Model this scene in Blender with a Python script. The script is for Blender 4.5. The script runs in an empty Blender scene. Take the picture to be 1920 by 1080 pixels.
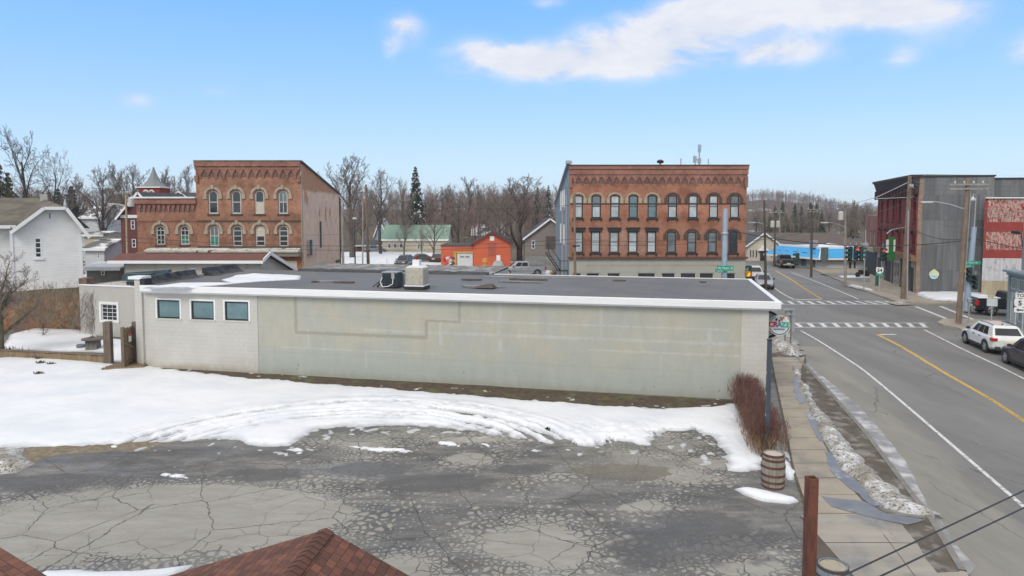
import bpy, bmesh, math, random
import numpy as np
from math import radians, sin, cos, pi, atan2, sqrt, tan
from mathutils import Vector, Matrix, noise as mnoise
from mathutils.geometry import tessellate_polygon

SC = bpy.context.scene
COL = SC.collection
# ---------------------------------------------------------------- camera
F = 1300.0; CH = 8.1; PITCH = radians(3.6); PCX = 960.0; PCY = 395 + F*tan(PITCH)
cd = bpy.data.cameras.new('camera'); cam = bpy.data.objects.new('camera', cd); COL.objects.link(cam)
cam.location = (0, 0, CH); cam.rotation_euler = (pi/2 - PITCH, 0, 0)
cd.sensor_width = 36; cd.lens = 36*F/1920; cd.shift_y = (PCY-540)/1920
cd.clip_start = 0.1; cd.clip_end = 6000
SC.camera = cam
SC.render.resolution_x = 1024; SC.render.resolution_y = 576
SC.view_settings.view_transform = 'Standard'; SC.view_settings.look = 'None'
SC.view_settings.exposure = 0.25; SC.view_settings.gamma = 1

# ---------------------------------------------------------------- sky
SUN_EL, SUN_AZ = radians(42), radians(205)      # azimuth from +Y clockwise: behind the camera, to the left
SKYGAIN = .95
W = bpy.data.worlds.new('World'); SC.world = W; W.use_nodes = True
def world():
    nt = W.node_tree; N = nt.nodes; L = nt.links; N.clear()
    out = N.new('ShaderNodeOutputWorld')
    sky = N.new('ShaderNodeTexSky'); sky.sky_type = 'NISHITA'; sky.sun_disc = False
    sky.sun_elevation = SUN_EL; sky.sun_rotation = SUN_AZ; sky.altitude = 300
    sky.air_density = 1.0; sky.dust_density = 0.6; sky.ozone_density = 2.2
    tc = N.new('ShaderNodeTexCoord'); sp = N.new('ShaderNodeSeparateXYZ'); L.new(tc.outputs['Generated'], sp.inputs[0])
    def m(op, a, b=None, c=None, clamp=False):
        n = N.new('ShaderNodeMath'); n.operation = op; n.use_clamp = clamp
        for i, v in enumerate((a, b, c)):
            if v is None: continue
            if isinstance(v, (int, float)): n.inputs[i].default_value = v
            else: L.new(v, n.inputs[i])
        return n.outputs[0]
    az = m('ARCTAN2', sp.outputs[0], sp.outputs[1]); el = m('ARCSINE', sp.outputs[2])
    # pale blue air near the horizon deepening upward (direction based, mixed with the physical sky)
    cr = N.new('ShaderNodeValToRGB'); L.new(el, cr.inputs[0]); K = 1/0.13
    e = cr.color_ramp.elements
    e[0].position = 0.0; e[0].color = (.63, .80, .95, 1)
    e[1].position = 0.6; e[1].color = (.12, .33, .80, 1)
    for p, c in ((.06, (.54, .75, .98, 1)), (.14, (.38, .64, 1.02, 1)), (.21, (.28, .57, 1.03, 1)), (.28, (.20, .50, 1.04, 1))):
        x = e.new(p); x.color = c
    gs = N.new('ShaderNodeVectorMath'); gs.operation = 'SCALE'; L.new(cr.outputs[0], gs.inputs[0]); gs.inputs['Scale'].default_value = K*SKYGAIN
    mx = N.new('ShaderNodeMix'); mx.data_type = 'RGBA'; mx.inputs[0].default_value = .82
    L.new(sky.outputs[0], mx.inputs[6]); L.new(gs.outputs[0], mx.inputs[7])
    bg = N.new('ShaderNodeBackground'); L.new(mx.outputs[2], bg.inputs[0]); bg.inputs[1].default_value = 0.13
    # clouds: soft noise gathered in a few banks
    cm = N.new('ShaderNodeCombineXYZ'); L.new(az, cm.inputs[0]); L.new(m('MULTIPLY', el, 1.9), cm.inputs[1])
    def noise(scale, det, vec, dist=0.0):
        n = N.new('ShaderNodeTexNoise'); n.inputs['Scale'].default_value = scale; n.inputs['Detail'].default_value = det
        n.inputs['Distortion'].default_value = dist; n.inputs['Roughness'].default_value = .64; L.new(vec, n.inputs['Vector']); return n.outputs[0]
    n1 = noise(9, 7, cm.outputs[0], .3); nb = noise(3.2, 3, cm.outputs[0], .4)
    wob = m('MULTIPLY', m('SUBTRACT', n1, .5), .05)
    eu = m('ADD', az, wob); ev = m('ADD', el, m('MULTIPLY', m('SUBTRACT', nb, .5), .05))
    blobs = [(1080,115,155,34,1.0),(975,118,100,24,.8),(905,98,34,22,.45),(1260,80,135,42,1.0),(1200,128,110,16,.45),(1340,38,130,32,.8),(1450,112,95,20,1.0),
             (1500,22,170,30,1.0),(1660,30,130,32,.9),(1790,38,70,22,.4),(764,62,34,24,.85),(742,92,14,20,.4),(262,186,40,12,.5),(405,166,50,10,.3),
             (1680,117,36,14,.5),(1905,100,50,26,.55),(1030,10,30,12,.5),(1780,85,120,18,.2)]
    tot = None
    for px, py, rx, ry, w in blobs:
        u = math.atan((px-960)/F); v = math.atan((395-py)/F*cos(u)); ru = rx/F*cos(u)**2; rv = ry/F
        du = m('DIVIDE', m('SUBTRACT', eu, u), ru); dv = m('DIVIDE', m('SUBTRACT', ev, v), rv)
        g = m('MULTIPLY', m('EXPONENT', m('MULTIPLY', m('ADD', m('MULTIPLY', du, du), m('MULTIPLY', dv, dv)), -.9)), w)
        tot = g if tot is None else m('ADD', tot, g)
    # unseen cloud added above and behind the viewer for soft neutral fill light
    up = m('MULTIPLY', m('SUBTRACT', el, .36, clamp=True), 5, clamp=True)
    back = m('MULTIPLY', m('MULTIPLY', sp.outputs[1], -3.0, clamp=True), m('MULTIPLY', m('SUBTRACT', el, .05, clamp=True), 6, clamp=True))
    rest = m('MULTIPLY', m('MAXIMUM', up, back), m('MULTIPLY_ADD', nb, 3.0, -.15, clamp=True)); rest = m('MULTIPLY', rest, 1.3)
    dens = m('ADD', tot, rest)
    dens = m('MULTIPLY', dens, m('MULTIPLY_ADD', n1, 3.4, -.72, clamp=False), clamp=True)
    sm = N.new('ShaderNodeMapRange'); sm.interpolation_type = 'SMOOTHSTEP'; L.new(dens, sm.inputs[0]); sm.inputs[1].default_value = .02; sm.inputs[2].default_value = 1.0; sm.inputs[4].default_value = .90; dens = sm.outputs[0]
    cc = N.new('ShaderNodeValToRGB'); L.new(n1, cc.inputs[0])
    cc.color_ramp.elements[0].position = .3; cc.color_ramp.elements[0].color = (.66, .70, .80, 1)
    cc.color_ramp.elements[1].position = .6; cc.color_ramp.elements[1].color = (.87, .86, .885, 1)
    cw = N.new('ShaderNodeMix'); cw.data_type = 'RGBA'; L.new(m('MAXIMUM', up, back), cw.inputs[0]); L.new(cc.outputs[0], cw.inputs[6]); cw.inputs[7].default_value = (.93, .895, .84, 1)
    cb = N.new('ShaderNodeBackground'); L.new(cw.outputs[2], cb.inputs[0]); cb.inputs[1].default_value = .9
    ms = N.new('ShaderNodeMixShader'); L.new(dens, ms.inputs[0]); L.new(bg.outputs[0], ms.inputs[1]); L.new(cb.outputs[0], ms.inputs[2])
    L.new(ms.outputs[0], out.inputs[0])
W.cycles.sampling_method = 'MANUAL'; W.cycles.sample_map_resolution = 256
world()
ld = bpy.data.lights.new('sun', 'SUN'); ld.energy = 1.6; ld.angle = radians(22); ld.color = (1, .945, .88)
sun = bpy.data.objects.new('sun', ld); COL.objects.link(sun)
sd = Vector((sin(SUN_AZ)*cos(SUN_EL), cos(SUN_AZ)*cos(SUN_EL), sin(SUN_EL)))
sun.rotation_euler = sd.to_track_quat('Z', 'Y').to_euler(); sun.location = (0, -20, 60)

# ---------------------------------------------------------------- sight lines of the survey (photo pixel -> place)
def ray(px, py):
    a = (px-PCX)/F; b = (PCY-py)/F
    return Vector((a, cos(PITCH)+b*sin(PITCH), -sin(PITCH)+b*cos(PITCH)))
def G(px, py, z=0.0):
    d = ray(px, py); t = (z-CH)/d.z
    return Vector((d.x*t, d.y*t, z))
def P(px, py, Y):
    d = ray(px, py); t = Y/d.y
    return Vector((d.x*t, Y, CH+d.z*t))

# ---------------------------------------------------------------- object helpers
def tag(o, label=None, cat=None, group=None, kind=None):
    if label: o['label'] = label
    if cat: o['category'] = cat
    if group: o['group'] = group
    if kind: o['kind'] = kind
    return o
def empty(name, loc=(0,0,0), rz=0, label=None, cat=None, group=None):
    o = bpy.data.objects.new(name, None); COL.objects.link(o); o.location = loc; o.rotation_euler = (0,0,rz)
    o.empty_display_size = .2
    return tag(o, label, cat, group)
class MB:
    def __init__(s): s.v = []; s.f = []; s.T = None; s.smooth = False
    def add(s, vs, fs):
        n = len(s.v)
        if s.T is not None: vs = [s.T @ Vector(p) for p in vs]
        s.v += [tuple(p) for p in vs]; s.f += [tuple(i+n for i in f) for f in fs]; return s
    def box(s, x0, x1, y0, y1, z0, z1, M=None):
        vs = [(x,y,z) for z in (z0,z1) for y in (y0,y1) for x in (x0,x1)]
        if M is not None: vs = [M @ Vector(p) for p in vs]
        return s.add(vs, [(0,2,3,1),(4,5,7,6),(0,1,5,4),(2,6,7,3),(0,4,6,2),(1,3,7,5)])
    def cbox(s, c, sx, sy, sz, rz=0, rx=0, ry=0):
        M = Matrix.Translation(c) @ Matrix.Rotation(rz,4,'Z') @ Matrix.Rotation(rx,4,'X') @ Matrix.Rotation(ry,4,'Y')
        return s.box(-sx/2, sx/2, -sy/2, sy/2, -sz/2, sz/2, M)
    def quad(s, *p): return s.add(p, [tuple(range(len(p)))])
    def prism(s, poly, h0, h1, axis='z'):       # poly in a plane, extruded along axis
        n = len(poly)
        def q(a, b, h):
            return (a,b,h) if axis == 'z' else ((a,h,b) if axis == 'y' else (h,a,b))
        vs = [q(a,b,h0) for a,b in poly] + [q(a,b,h1) for a,b in poly]
        tri = tessellate_polygon([[Vector((a,b,0)) for a,b in poly]])
        fs = [tuple(t) for t in tri] + [tuple(i+n for i in reversed(t)) for t in tri]
        fs += [(i, (i+1)%n, (i+1)%n+n, i+n) for i in range(n)]
        return s.add(vs, fs)
    def sheet(s, poly, z):
        tri = tessellate_polygon([[Vector((p[0],p[1],0)) for p in poly]])
        return s.add([(p[0],p[1],z) for p in poly], [tuple(t) for t in tri])
    def bar(s, a, b, w, h=None, up=(0,0,1)):
        a = Vector(a); b = Vector(b); h = h or w; d = (b-a); Ln = d.length; d.normalize()
        upv = Vector(up)
        if abs(d.dot(upv)) > .98: upv = Vector((0,1,0))
        r = d.cross(upv).normalized(); u = r.cross(d)
        vs = []
        for q in (a, b):
            for i, j in ((-1,-1),(1,-1),(1,1),(-1,1)): vs.append(q + r*(w/2*i) + u*(h/2*j))
        return s.add(vs, [(3,2,1,0),(4,5,6,7),(0,1,5,4),(1,2,6,5),(2,3,7,6),(3,0,4,7)])
    def tube(s, pts, rs, n=6, cap=True):
        pts = [Vector(p) for p in pts]
        if not hasattr(rs, '__len__'): rs = [rs]*len(pts)
        vs = []; fs = []; r0 = None
        for k, p in enumerate(pts):
            d = (pts[min(k+1,len(pts)-1)] - pts[max(k-1,0)]); d.normalize()
            if r0 is None:
                r0 = d.cross(Vector((0,0,1)))
                if r0.length < .1: r0 = d.cross(Vector((1,0,0)))
            r0 = (r0 - d*r0.dot(d)); r0.normalize(); u = d.cross(r0)
            for i in range(n):
                a = 2*pi*i/n; vs.append(p + (r0*cos(a) + u*sin(a))*rs[k])
        for k in range(len(pts)-1):
            for i in range(n):
                a, b = k*n+i, k*n+(i+1)%n; fs.append((a, b, b+n, a+n))
        if cap: fs += [tuple(reversed(range(n))), tuple(range((len(pts)-1)*n, len(pts)*n))]
        return s.add(vs, fs)
    def lathe(s, prof, n=20, M=None, cap=True):   # prof: (r, z)
        vs = [(r*cos(2*pi*i/n), r*sin(2*pi*i/n), z) for r, z in prof for i in range(n)]
        if M is not None: vs = [M @ Vector(p) for p in vs]
        fs = [(k*n+i, k*n+(i+1)%n, (k+1)*n+(i+1)%n, (k+1)*n+i) for k in range(len(prof)-1) for i in range(n)]
        if cap: fs += [tuple(reversed(range(n))), tuple(range((len(prof)-1)*n, len(prof)*n))]
        return s.add(vs, fs)
    def build(s, name, mat, parent=None, smooth=False, label=None, bevel=0, loc=None):
        me = bpy.data.meshes.new(name); me.from_pydata(s.v, [], s.f); me.validate(); me.update()
        bm = bmesh.new(); bm.from_mesh(me); bmesh.ops.recalc_face_normals(bm, faces=bm.faces)
        bm.to_mesh(me); bm.free()
        if smooth:
            me.polygons.foreach_set('use_smooth', [True]*len(me.polygons))
        me.materials.append(mat)
        o = bpy.data.objects.new(name, me); COL.objects.link(o)
        if parent: o.parent = parent
        if loc is not None: o.location = loc
        if label: o['label'] = label
        if bevel:
            b = o.modifiers.new('bevel', 'BEVEL'); b.width = bevel; b.segments = 2; b.limit_method = 'ANGLE'
        return o
def text_mesh(name, s, size, mat, parent, M, depth=.004, bold=0, align='CENTER'):
    cu = bpy.data.curves.new(name, 'FONT'); cu.body = s; cu.size = size; cu.align_x = align; cu.align_y = 'CENTER'
    cu.extrude = depth; cu.offset = bold; cu.resolution_u = 3
    t = bpy.data.objects.new(name, cu); COL.objects.link(t)
    bpy.context.view_layer.update()
    me = bpy.data.meshes.new_from_object(t.evaluated_get(bpy.context.evaluated_depsgraph_get()))
    bpy.data.objects.remove(t); me.transform(M); me.materials.clear(); me.materials.append(mat)
    me.name = name
    o = bpy.data.objects.new(name, me); COL.objects.link(o); o.parent = parent
    return o
def wallM(x, y, z, rz=0):   # text in XY plane -> upright facing local -Y
    return Matrix.Translation((x,y,z)) @ Matrix.Rotation(rz,4,'Z') @ Matrix.Rotation(pi/2,4,'X')
def copy_tree(o, parent=None):
    c = o.copy(); COL.objects.link(c)
    if parent: c.parent = parent
    for ch in list(o.children): copy_tree(ch, c)
    return c

# ---------------------------------------------------------------- material helpers
class NT:
    def __init__(s, name, coord='Object'):
        s.m = bpy.data.materials.new(name); s.m.use_nodes = True; s.N = s.m.node_tree.nodes; s.L = s.m.node_tree.links
        s.b = s.N['Principled BSDF']; s.tc = s.N.new('ShaderNodeTexCoord'); s.co = s.tc.outputs[coord]
    def n(s, t, **kw):
        x = s.N.new('ShaderNode'+t)
        for k, v in kw.items(): setattr(x, k, v)
        return x
    def put(s, sock, v):
        if isinstance(v, (int, float)): sock.default_value = v
        elif isinstance(v, (tuple, list)): sock.default_value = tuple(v) if len(v) != 3 or sock.type != 'RGBA' else (*v, 1)
        else: s.L.new(v, sock)
    def math(s, op, a, b=None, c=None, clamp=False):
        x = s.n('Math', operation=op, use_clamp=clamp)
        for i, v in enumerate((a,b,c)):
            if v is not None: s.put(x.inputs[i], v)
        return x.outputs[0]
    def mapv(s, scale=(1,1,1), rot=(0,0,0), loc=(0,0,0), src=None):
        x = s.n('Mapping'); s.L.new(src or s.co, x.inputs[0]); x.inputs['Scale'].default_value = scale
        x.inputs['Rotation'].default_value = rot; x.inputs['Location'].default_value = loc; return x.outputs[0]
    def noise(s, scale, det=4, rough=.55, vec=None, dist=0, stretch=None, rot=0):
        if stretch: vec = s.mapv(stretch, (0,0,rot), src=vec)
        x = s.n('TexNoise'); x.inputs['Scale'].default_value = scale; x.inputs['Detail'].default_value = det
        x.inputs['Roughness'].default_value = rough; x.inputs['Distortion'].default_value = dist
        s.L.new(vec or s.co, x.inputs['Vector']); return x.outputs[0]
    def ss(s, v, a, b, c=0.0, d=1.0):
        x = s.n('MapRange', interpolation_type='SMOOTHSTEP'); s.put(x.inputs[0], v)
        x.inputs[1].default_value = a; x.inputs[2].default_value = b; x.inputs[3].default_value = c; x.inputs[4].default_value = d
        return x.outputs[0]
    def lin(s, v, a, b, c=0.0, d=1.0):
        x = s.n('MapRange'); s.put(x.inputs[0], v)
        x.inputs[1].default_value = a; x.inputs[2].default_value = b; x.inputs[3].default_value = c; x.inputs[4].default_value = d
        return x.outputs[0]
    def mix(s, f, a, b, mode='MIX'):
        x = s.n('Mix', data_type='RGBA', blend_type=mode); s.put(x.inputs[0], f); s.put(x.inputs[6], a); s.put(x.inputs[7], b); return x.outputs[2]
    def scale(s, col, f):
        x = s.n('VectorMath', operation='SCALE'); s.put(x.inputs[0], col if not isinstance(col, tuple) else col[:3]); s.put(x.inputs['Scale'], f); return x.outputs[0]
    def bump(s, h, st=.3, dist=.05):
        x = s.n('Bump'); x.inputs['Strength'].default_value = st; x.inputs['Distance'].default_value = dist
        s.L.new(h, x.inputs['Height']); s.L.new(x.outputs[0], s.b.inputs['Normal']); return x
    def base(s, v): s.put(s.b.inputs['Base Color'], v if not (isinstance(v, tuple) and len(v) == 3) else (*v, 1))
    def rough(s, v): s.put(s.b.inputs['Roughness'], v)
def mat(name, col, rough=.75, var=.18, scale=2.5, det=5, metal=0, stretch=None, bump=0, bscale=20, col2=None, c2=(4,.5,.62), spec=None):
    t = NT(name); c = (*col, 1)
    if col2: c = t.mix(t.ss(t.noise(c2[0], 5), c2[1], c2[2]), c, (*col2, 1))
    if var:
        f = t.lin(t.noise(scale, det, stretch=stretch), .25, .75, 1-var, 1+var)
        c = t.scale(c if not isinstance(c, tuple) else c, f)
    t.base(c); t.rough(rough); t.b.inputs['Metallic'].default_value = metal
    if spec is not None: t.b.inputs['Specular IOR Level'].default_value = spec
    if bump: t.bump(t.noise(bscale, 4), bump, .02)
    return t.m
def brick(name, c1, c2, mortar=(.30,.26,.22), var=.35, patch=None, paint=None, low=0):
    t = NT(name); sp = t.n('SeparateXYZ'); t.L.new(t.co, sp.inputs[0])
    cm = t.n('CombineXYZ'); t.L.new(t.math('ADD', sp.outputs[0], sp.outputs[1]), cm.inputs[0]); t.L.new(sp.outputs[2], cm.inputs[1])
    b = t.n('TexBrick'); t.L.new(cm.outputs[0], b.inputs['Vector'])
    b.inputs['Color1'].default_value = (*c1,1); b.inputs['Color2'].default_value = (*c2,1); b.inputs['Mortar'].default_value = (*mortar,1)
    b.inputs['Scale'].default_value = 1; b.inputs['Brick Width'].default_value = .22; b.inputs['Row Height'].default_value = .075
    b.inputs['Mortar Size'].default_value = .009; b.inputs['Bias'].default_value = -.1
    c = b.outputs[0]
    c = t.scale(c, t.lin(t.noise(.45, 6, .6), .3, .7, 1-var, 1+var*.6))
    c = t.scale(c, t.lin(t.noise(3.5, 5, .7), .3, .7, .78, 1.22))
    if patch: c = t.mix(t.ss(t.noise(.5, 7, .62), .49, .63), c, (*patch,1))
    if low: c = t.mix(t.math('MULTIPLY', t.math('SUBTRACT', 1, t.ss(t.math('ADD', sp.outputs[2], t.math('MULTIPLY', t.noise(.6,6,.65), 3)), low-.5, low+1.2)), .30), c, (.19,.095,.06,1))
    if paint:      # peeling paint
        c = t.mix(t.ss(t.noise(1.6, 8, .72), .5-paint[1], .56-paint[1]), c, (*paint[0],1))
    t.base(c); t.rough(.9); t.bump(b.outputs['Fac'], .25, .01)
    return t.m
def siding(name, col, pitch=.13, var=.06, axis=2, depth=.5, dirt=.1):
    t = NT(name); sp = t.n('SeparateXYZ'); t.L.new(t.co, sp.inputs[0])
    v = sp.outputs[axis] if axis < 3 else t.math('ADD', sp.outputs[0], sp.outputs[1])
    fr = t.math('FRACT', t.math('DIVIDE', v, pitch))
    line = t.ss(fr, .0, .12)
    c = t.scale((*col,1), t.lin(t.noise(1.2, 6, stretch=(1,1,2.5)), .3, .7, 1-var-dirt*.5, 1+var))
    c = t.mix(line, t.scale(c, .78), c)
    t.base(c); t.rough(.55); t.bump(fr, depth, .02)
    return t.m
# ================================================================ materials
M = {}
M['white'] = mat('white_paint', (.74,.75,.76), .5, .08, 1.5)
M['trim_white'] = mat('white_trim', (.78,.79,.80), .45, .07, 3, stretch=(.3,.3,3))
M['black'] = mat('black_paint', (.02,.022,.025), .4, .2)
M['tar'] = mat('black_tar', (.022,.023,.027), .5, .4, 6, bump=.6, bscale=9)
M['dark'] = mat('dark_interior', (.025,.027,.03), .6, .3)
M['rubber'] = mat('rubber', (.02,.02,.021), .8, .2)
M['chrome'] = mat('bright_metal', (.55,.56,.58), .3, .1, metal=.8)
M['galv'] = mat('galvanised_steel', (.38,.40,.42), .5, .15, 5, metal=.4)
M['bluesteel'] = mat('blue_grey_steel', (.33,.42,.52), .5, .12, 3, metal=.2)
M['wire'] = mat('cable_black', (.03,.032,.036), .5, .1)
M['wiregrey'] = mat('cable_grey', (.13,.13,.14), .5, .1)
def glassm(name, col, rough=.08):
    t = NT(name); t.base(t.scale((*col,1), t.lin(t.noise(.8, 3), .3, .7, .7, 1.3))); t.rough(rough)
    t.b.inputs['Specular IOR Level'].default_value = .7; return t.m
M['glass'] = glassm('window_glass', (.03,.037,.045))
M['glass_pale'] = glassm('pale_blind_glass', (.42,.46,.48), .2)
M['glass_mid'] = glassm('grey_curtained_glass', (.17,.20,.22), .15)
M['glass_teal'] = glassm('teal_reflecting_glass', (.13,.21,.23), .12)
M['glass_cream'] = mat('cream_board', (.55,.50,.40), .7, .1)
M['glass_green'] = glassm('green_curtained_glass', (.03,.22,.17), .3)
def wood(name, col, rz=0, var=.35):
    t = NT(name); n1 = t.noise(4, 6, .65, stretch=(3,3,.35)); n2 = t.noise(1.2, 4)
    t.base(t.scale(t.scale((*col,1), t.lin(n1,.3,.7,1-var,1+var)), t.lin(n2,.3,.7,.8,1.2))); t.rough(.85); t.bump(n1,.3,.02); return t.m
M['pole'] = wood('weathered_pole_wood', (.20,.145,.105)); M['pole_dark'] = wood('dark_creosoted_wood', (.085,.075,.065)); M['pole_grey'] = wood('grey_pole_wood', (.27,.25,.22))
M['gatewood'] = wood('brown_gate_wood', (.20,.145,.085)); M['postwood'] = wood('grey_brown_post_wood', (.15,.115,.085))

def stucco_main():
    # greenish grey parging laid on in sheets, with pale lap lines, a traced patch and rusty pinholes low down
    t = NT('patched_grey_green_render'); sp = t.n('SeparateXYZ'); t.L.new(t.co, sp.inputs[0]); x, z = sp.outputs[0], sp.outputs[2]
    n = t.noise(.55, 7, .6); n2 = t.noise(2.5, 6, .6, stretch=(1,1,.4)); nf = t.noise(14, 4)
    c = t.mix(t.ss(n, .40, .60), (.37,.378,.338,1), (.405,.392,.325,1))
    up = t.ss(t.math('ADD', z, t.math('MULTIPLY', t.math('SUBTRACT', n, .5), 1.2)), .6, 2.1)
    c = t.mix(up, (.355,.385,.35,1), c)
    c = t.scale(c, t.lin(n2, .3, .7, .95, 1.06)); c = t.scale(c, t.lin(nf,.3,.7,.97,1.03))
    wob = t.math('MULTIPLY', t.math('SUBTRACT', t.noise(3, 4), .5), .12)
    xw = t.math('ADD', x, wob); zw = t.math('ADD', z, wob)
    def band(v, a, w): return t.math('SUBTRACT', 1, t.ss(t.math('ABSOLUTE', t.math('SUBTRACT', v, a)), w*.4, w), clamp=True)
    lap = None
    for (v, a, w, lo, hi, o) in ((xw, 19.0, .16, 1.7, 4.2, zw), (xw, 23.6, .10, 2.4, 4.2, zw), (xw, 28.2, .14, 1.9, 3.1, zw), (zw, 2.45, .10, 12.4, 30, xw), (zw, 1.95, .07, 23, 29.5, xw),
                           (zw, 3.05, .06, 16, 29, xw), (xw, 16.2, .1, 1.9, 3.0, zw), (xw, 12.5, .08, .6, 1.5, zw), (zw, 1.45, .05, 8, 16, xw), (xw, 26.2, .06, 1.0, 1.9, zw), (xw,9.5,.05,1.3,2.4,zw)):
        g = t.math('MULTIPLY', band(v, a, w), t.math('MULTIPLY', t.math('GREATER_THAN', o, lo), t.math('LESS_THAN', o, hi)))
        lap = g if lap is None else t.math('MAXIMUM', lap, g)
    c = t.mix(t.math('MULTIPLY', lap, t.lin(n2,.35,.65,.15,.85)), c, (.455,.47,.44,1))
    # outline of the old patch: darker olive line
    ol = None
    for (v, a, w, lo, hi, o) in ((xw, 8.85, .12, 2.15, 4.1, zw), (zw, 2.2, .11, 8.8, 15.55, xw), (xw, 15.5, .10, 2.2, 3.0, zw), (zw, 3.0, .08, 15.5, 17.15, xw), (xw, 17.1, .10, 3.0, 4.1, zw)):
        g = t.math('MULTIPLY', band(v, a, w), t.math('MULTIPLY', t.math('GREATER_THAN', o, lo), t.math('LESS_THAN', o, hi)))
        ol = g if ol is None else t.math('MAXIMUM', ol, g)
    c = t.mix(t.math('MULTIPLY', ol, .65), c, (.265,.26,.20,1))
    # thin joints
    jt = None
    for (v, a, lo, hi, o) in ((z, 3.05, 8.9, 15.5, x), (x, 11.6, 2.2, 4.1, z), (x, 13.6, 2.2, 4.1, z), (z, 2.4, 6, 8.8, x), (z, 1.2, 6, 30, x), (x, 20.9, .3, 2.4, z)):
        g = t.math('MULTIPLY', t.math('LESS_THAN', t.math('ABSOLUTE', t.math('SUBTRACT', v, a)), .012), t.math('MULTIPLY', t.math('GREATER_THAN', o, lo), t.math('LESS_THAN', o, hi)))
        jt = g if jt is None else t.math('MAXIMUM', jt, g)
    c = t.mix(t.math('MULTIPLY', jt, .22), c, (.22,.22,.18,1))
    vo = t.n('TexVoronoi'); vo.inputs['Scale'].default_value = 2.2; t.L.new(t.co, vo.inputs['Vector'])
    spot = t.math('MULTIPLY', t.math('LESS_THAN', vo.outputs['Distance'], t.lin(nf,.3,.7,.03,.16)), t.math('LESS_THAN', t.math('ADD', z, t.math('MULTIPLY', n2, 1.2)), 1.35))
    c = t.mix(t.math('MULTIPLY', spot, .55), c, (.2,.17,.12,1))
    damp = t.ss(t.math('ADD', z, t.math('MULTIPLY', n2, .5)), .15, .75)
    c = t.mix(damp, (.30,.30,.25,1), c)
    t.base(c); t.rough(.85); t.bump(t.math('ADD', n2, nf), .25, .01)
    return t.m
M['stucco'] = stucco_main()
def block_white():
    t = NT('pale_painted_block'); sp = t.n('SeparateXYZ'); t.L.new(t.co, sp.inputs[0])
    cm = t.n('CombineXYZ'); t.L.new(t.math('ADD', sp.outputs[0], sp.outputs[1]), cm.inputs[0]); t.L.new(sp.outputs[2], cm.inputs[1])
    b = t.n('TexBrick'); t.L.new(cm.outputs[0], b.inputs['Vector']); b.inputs['Scale'].default_value = 1
    b.inputs['Brick Width'].default_value = .4; b.inputs['Row Height'].default_value = .2; b.inputs['Mortar Size'].default_value = .008
    b.inputs['Color1'].default_value = (.50,.49,.455,1); b.inputs['Color2'].default_value = (.485,.475,.44,1); b.inputs['Mortar'].default_value = (.43,.42,.385,1)
    c = t.scale(b.outputs[0], t.lin(t.noise(.8, 7, .6), .3, .7, .92, 1.06))
    st = t.math('MULTIPLY', t.ss(t.noise(3.0, 6, .6, stretch=(1,1,.12)), .58, .72), .35)
    c = t.mix(st, c, (.58,.575,.55,1))
    d = t.ss(t.math('ADD', sp.outputs[2], t.math('MULTIPLY', t.noise(2, 6, .7), .7)), .35, .85)
    c = t.mix(d, (.36,.33,.27,1), c)
    t.base(c); t.rough(.7); t.bump(b.outputs['Fac'], .15, .01); return t.m
M['block'] = block_white()
M['greywall'] = mat('pale_grey_wall', (.44,.425,.395), .8, .08, 1.2, bump=.2)
def roofm():
    t = NT('dark_roof_membrane'); n = t.noise(.35, 6); n2 = t.noise(2.5, 6, stretch=(.25,2,1)); sp = t.n('SeparateXYZ'); t.L.new(t.co, sp.inputs[0])
    fr = t.math('FRACT', t.math('DIVIDE', t.math('ADD', sp.outputs[1], t.math('MULTIPLY', t.noise(.6,2), .3)), .9))
    seam = t.math('LESS_THAN', fr, .035)
    fx = t.math('FRACT', t.math('DIVIDE', t.math('ADD', sp.outputs[0], t.math('MULTIPLY', sp.outputs[1], -.15)), .95))
    seam2 = t.math('MULTIPLY', t.math('LESS_THAN', fx, .05), t.math('GREATER_THAN', sp.outputs[0], 20))
    c = t.scale((.125,.121,.118,1), t.lin(n,.3,.7,.8,1.25)); c = t.scale(c, t.lin(n2,.3,.7,.85,1.18))
    c = t.mix(t.math('MULTIPLY', t.math('MAXIMUM', seam, seam2), .4), c, (.06,.06,.066,1))
    t.base(c); t.rough(t.lin(n,.3,.7,.45,.7)); t.bump(n2, .2, .02); return t.m
M['roof'] = roofm()
M['gravelroof'] = mat('grey_patched_gravel_roof', (.17,.165,.16), .9, .35, 3, col2=(.30,.30,.29), c2=(1.3,.5,.58), bump=.6, bscale=12)

# ---- snow, lot, road, pavement
def snowm(name='old_white_snow', dirt=0.0):
    t = NT(name); n = t.noise(.5, 6); nb = t.noise(3, 8, .65); nd = t.noise(1.3, 8, .7)
    c = t.mix(t.ss(n,.3,.7), (.69,.72,.765,1), (.78,.795,.82,1))
    at = t.n('Attribute', attribute_name='thin'); c = t.mix(t.math('MULTIPLY', at.outputs['Fac'], t.lin(nd,.35,.65,.55,1.0)), c, (.27,.28,.29,1))
    if dirt:
        c = t.mix(t.ss(nd, .36, .60), c, (.27,.245,.20,1)); c = t.mix(t.ss(t.noise(4,6,.7), .50, .60), c, (.36,.34,.30,1))
        c = t.mix(t.ss(t.noise(11,6,.7), .52, .60), c, (.10,.09,.07,1))
    t.base(c); t.rough(.6); t.bump(t.math('ADD', nb, t.math('MULTIPLY', t.noise(14,4), .3)), .35 if not dirt else .9, .04)
    return t.m
M['snow'] = snowm(); M['snow_dirty'] = snowm('dirty_ploughed_snow', .55)
LOTZ = .08
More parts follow.
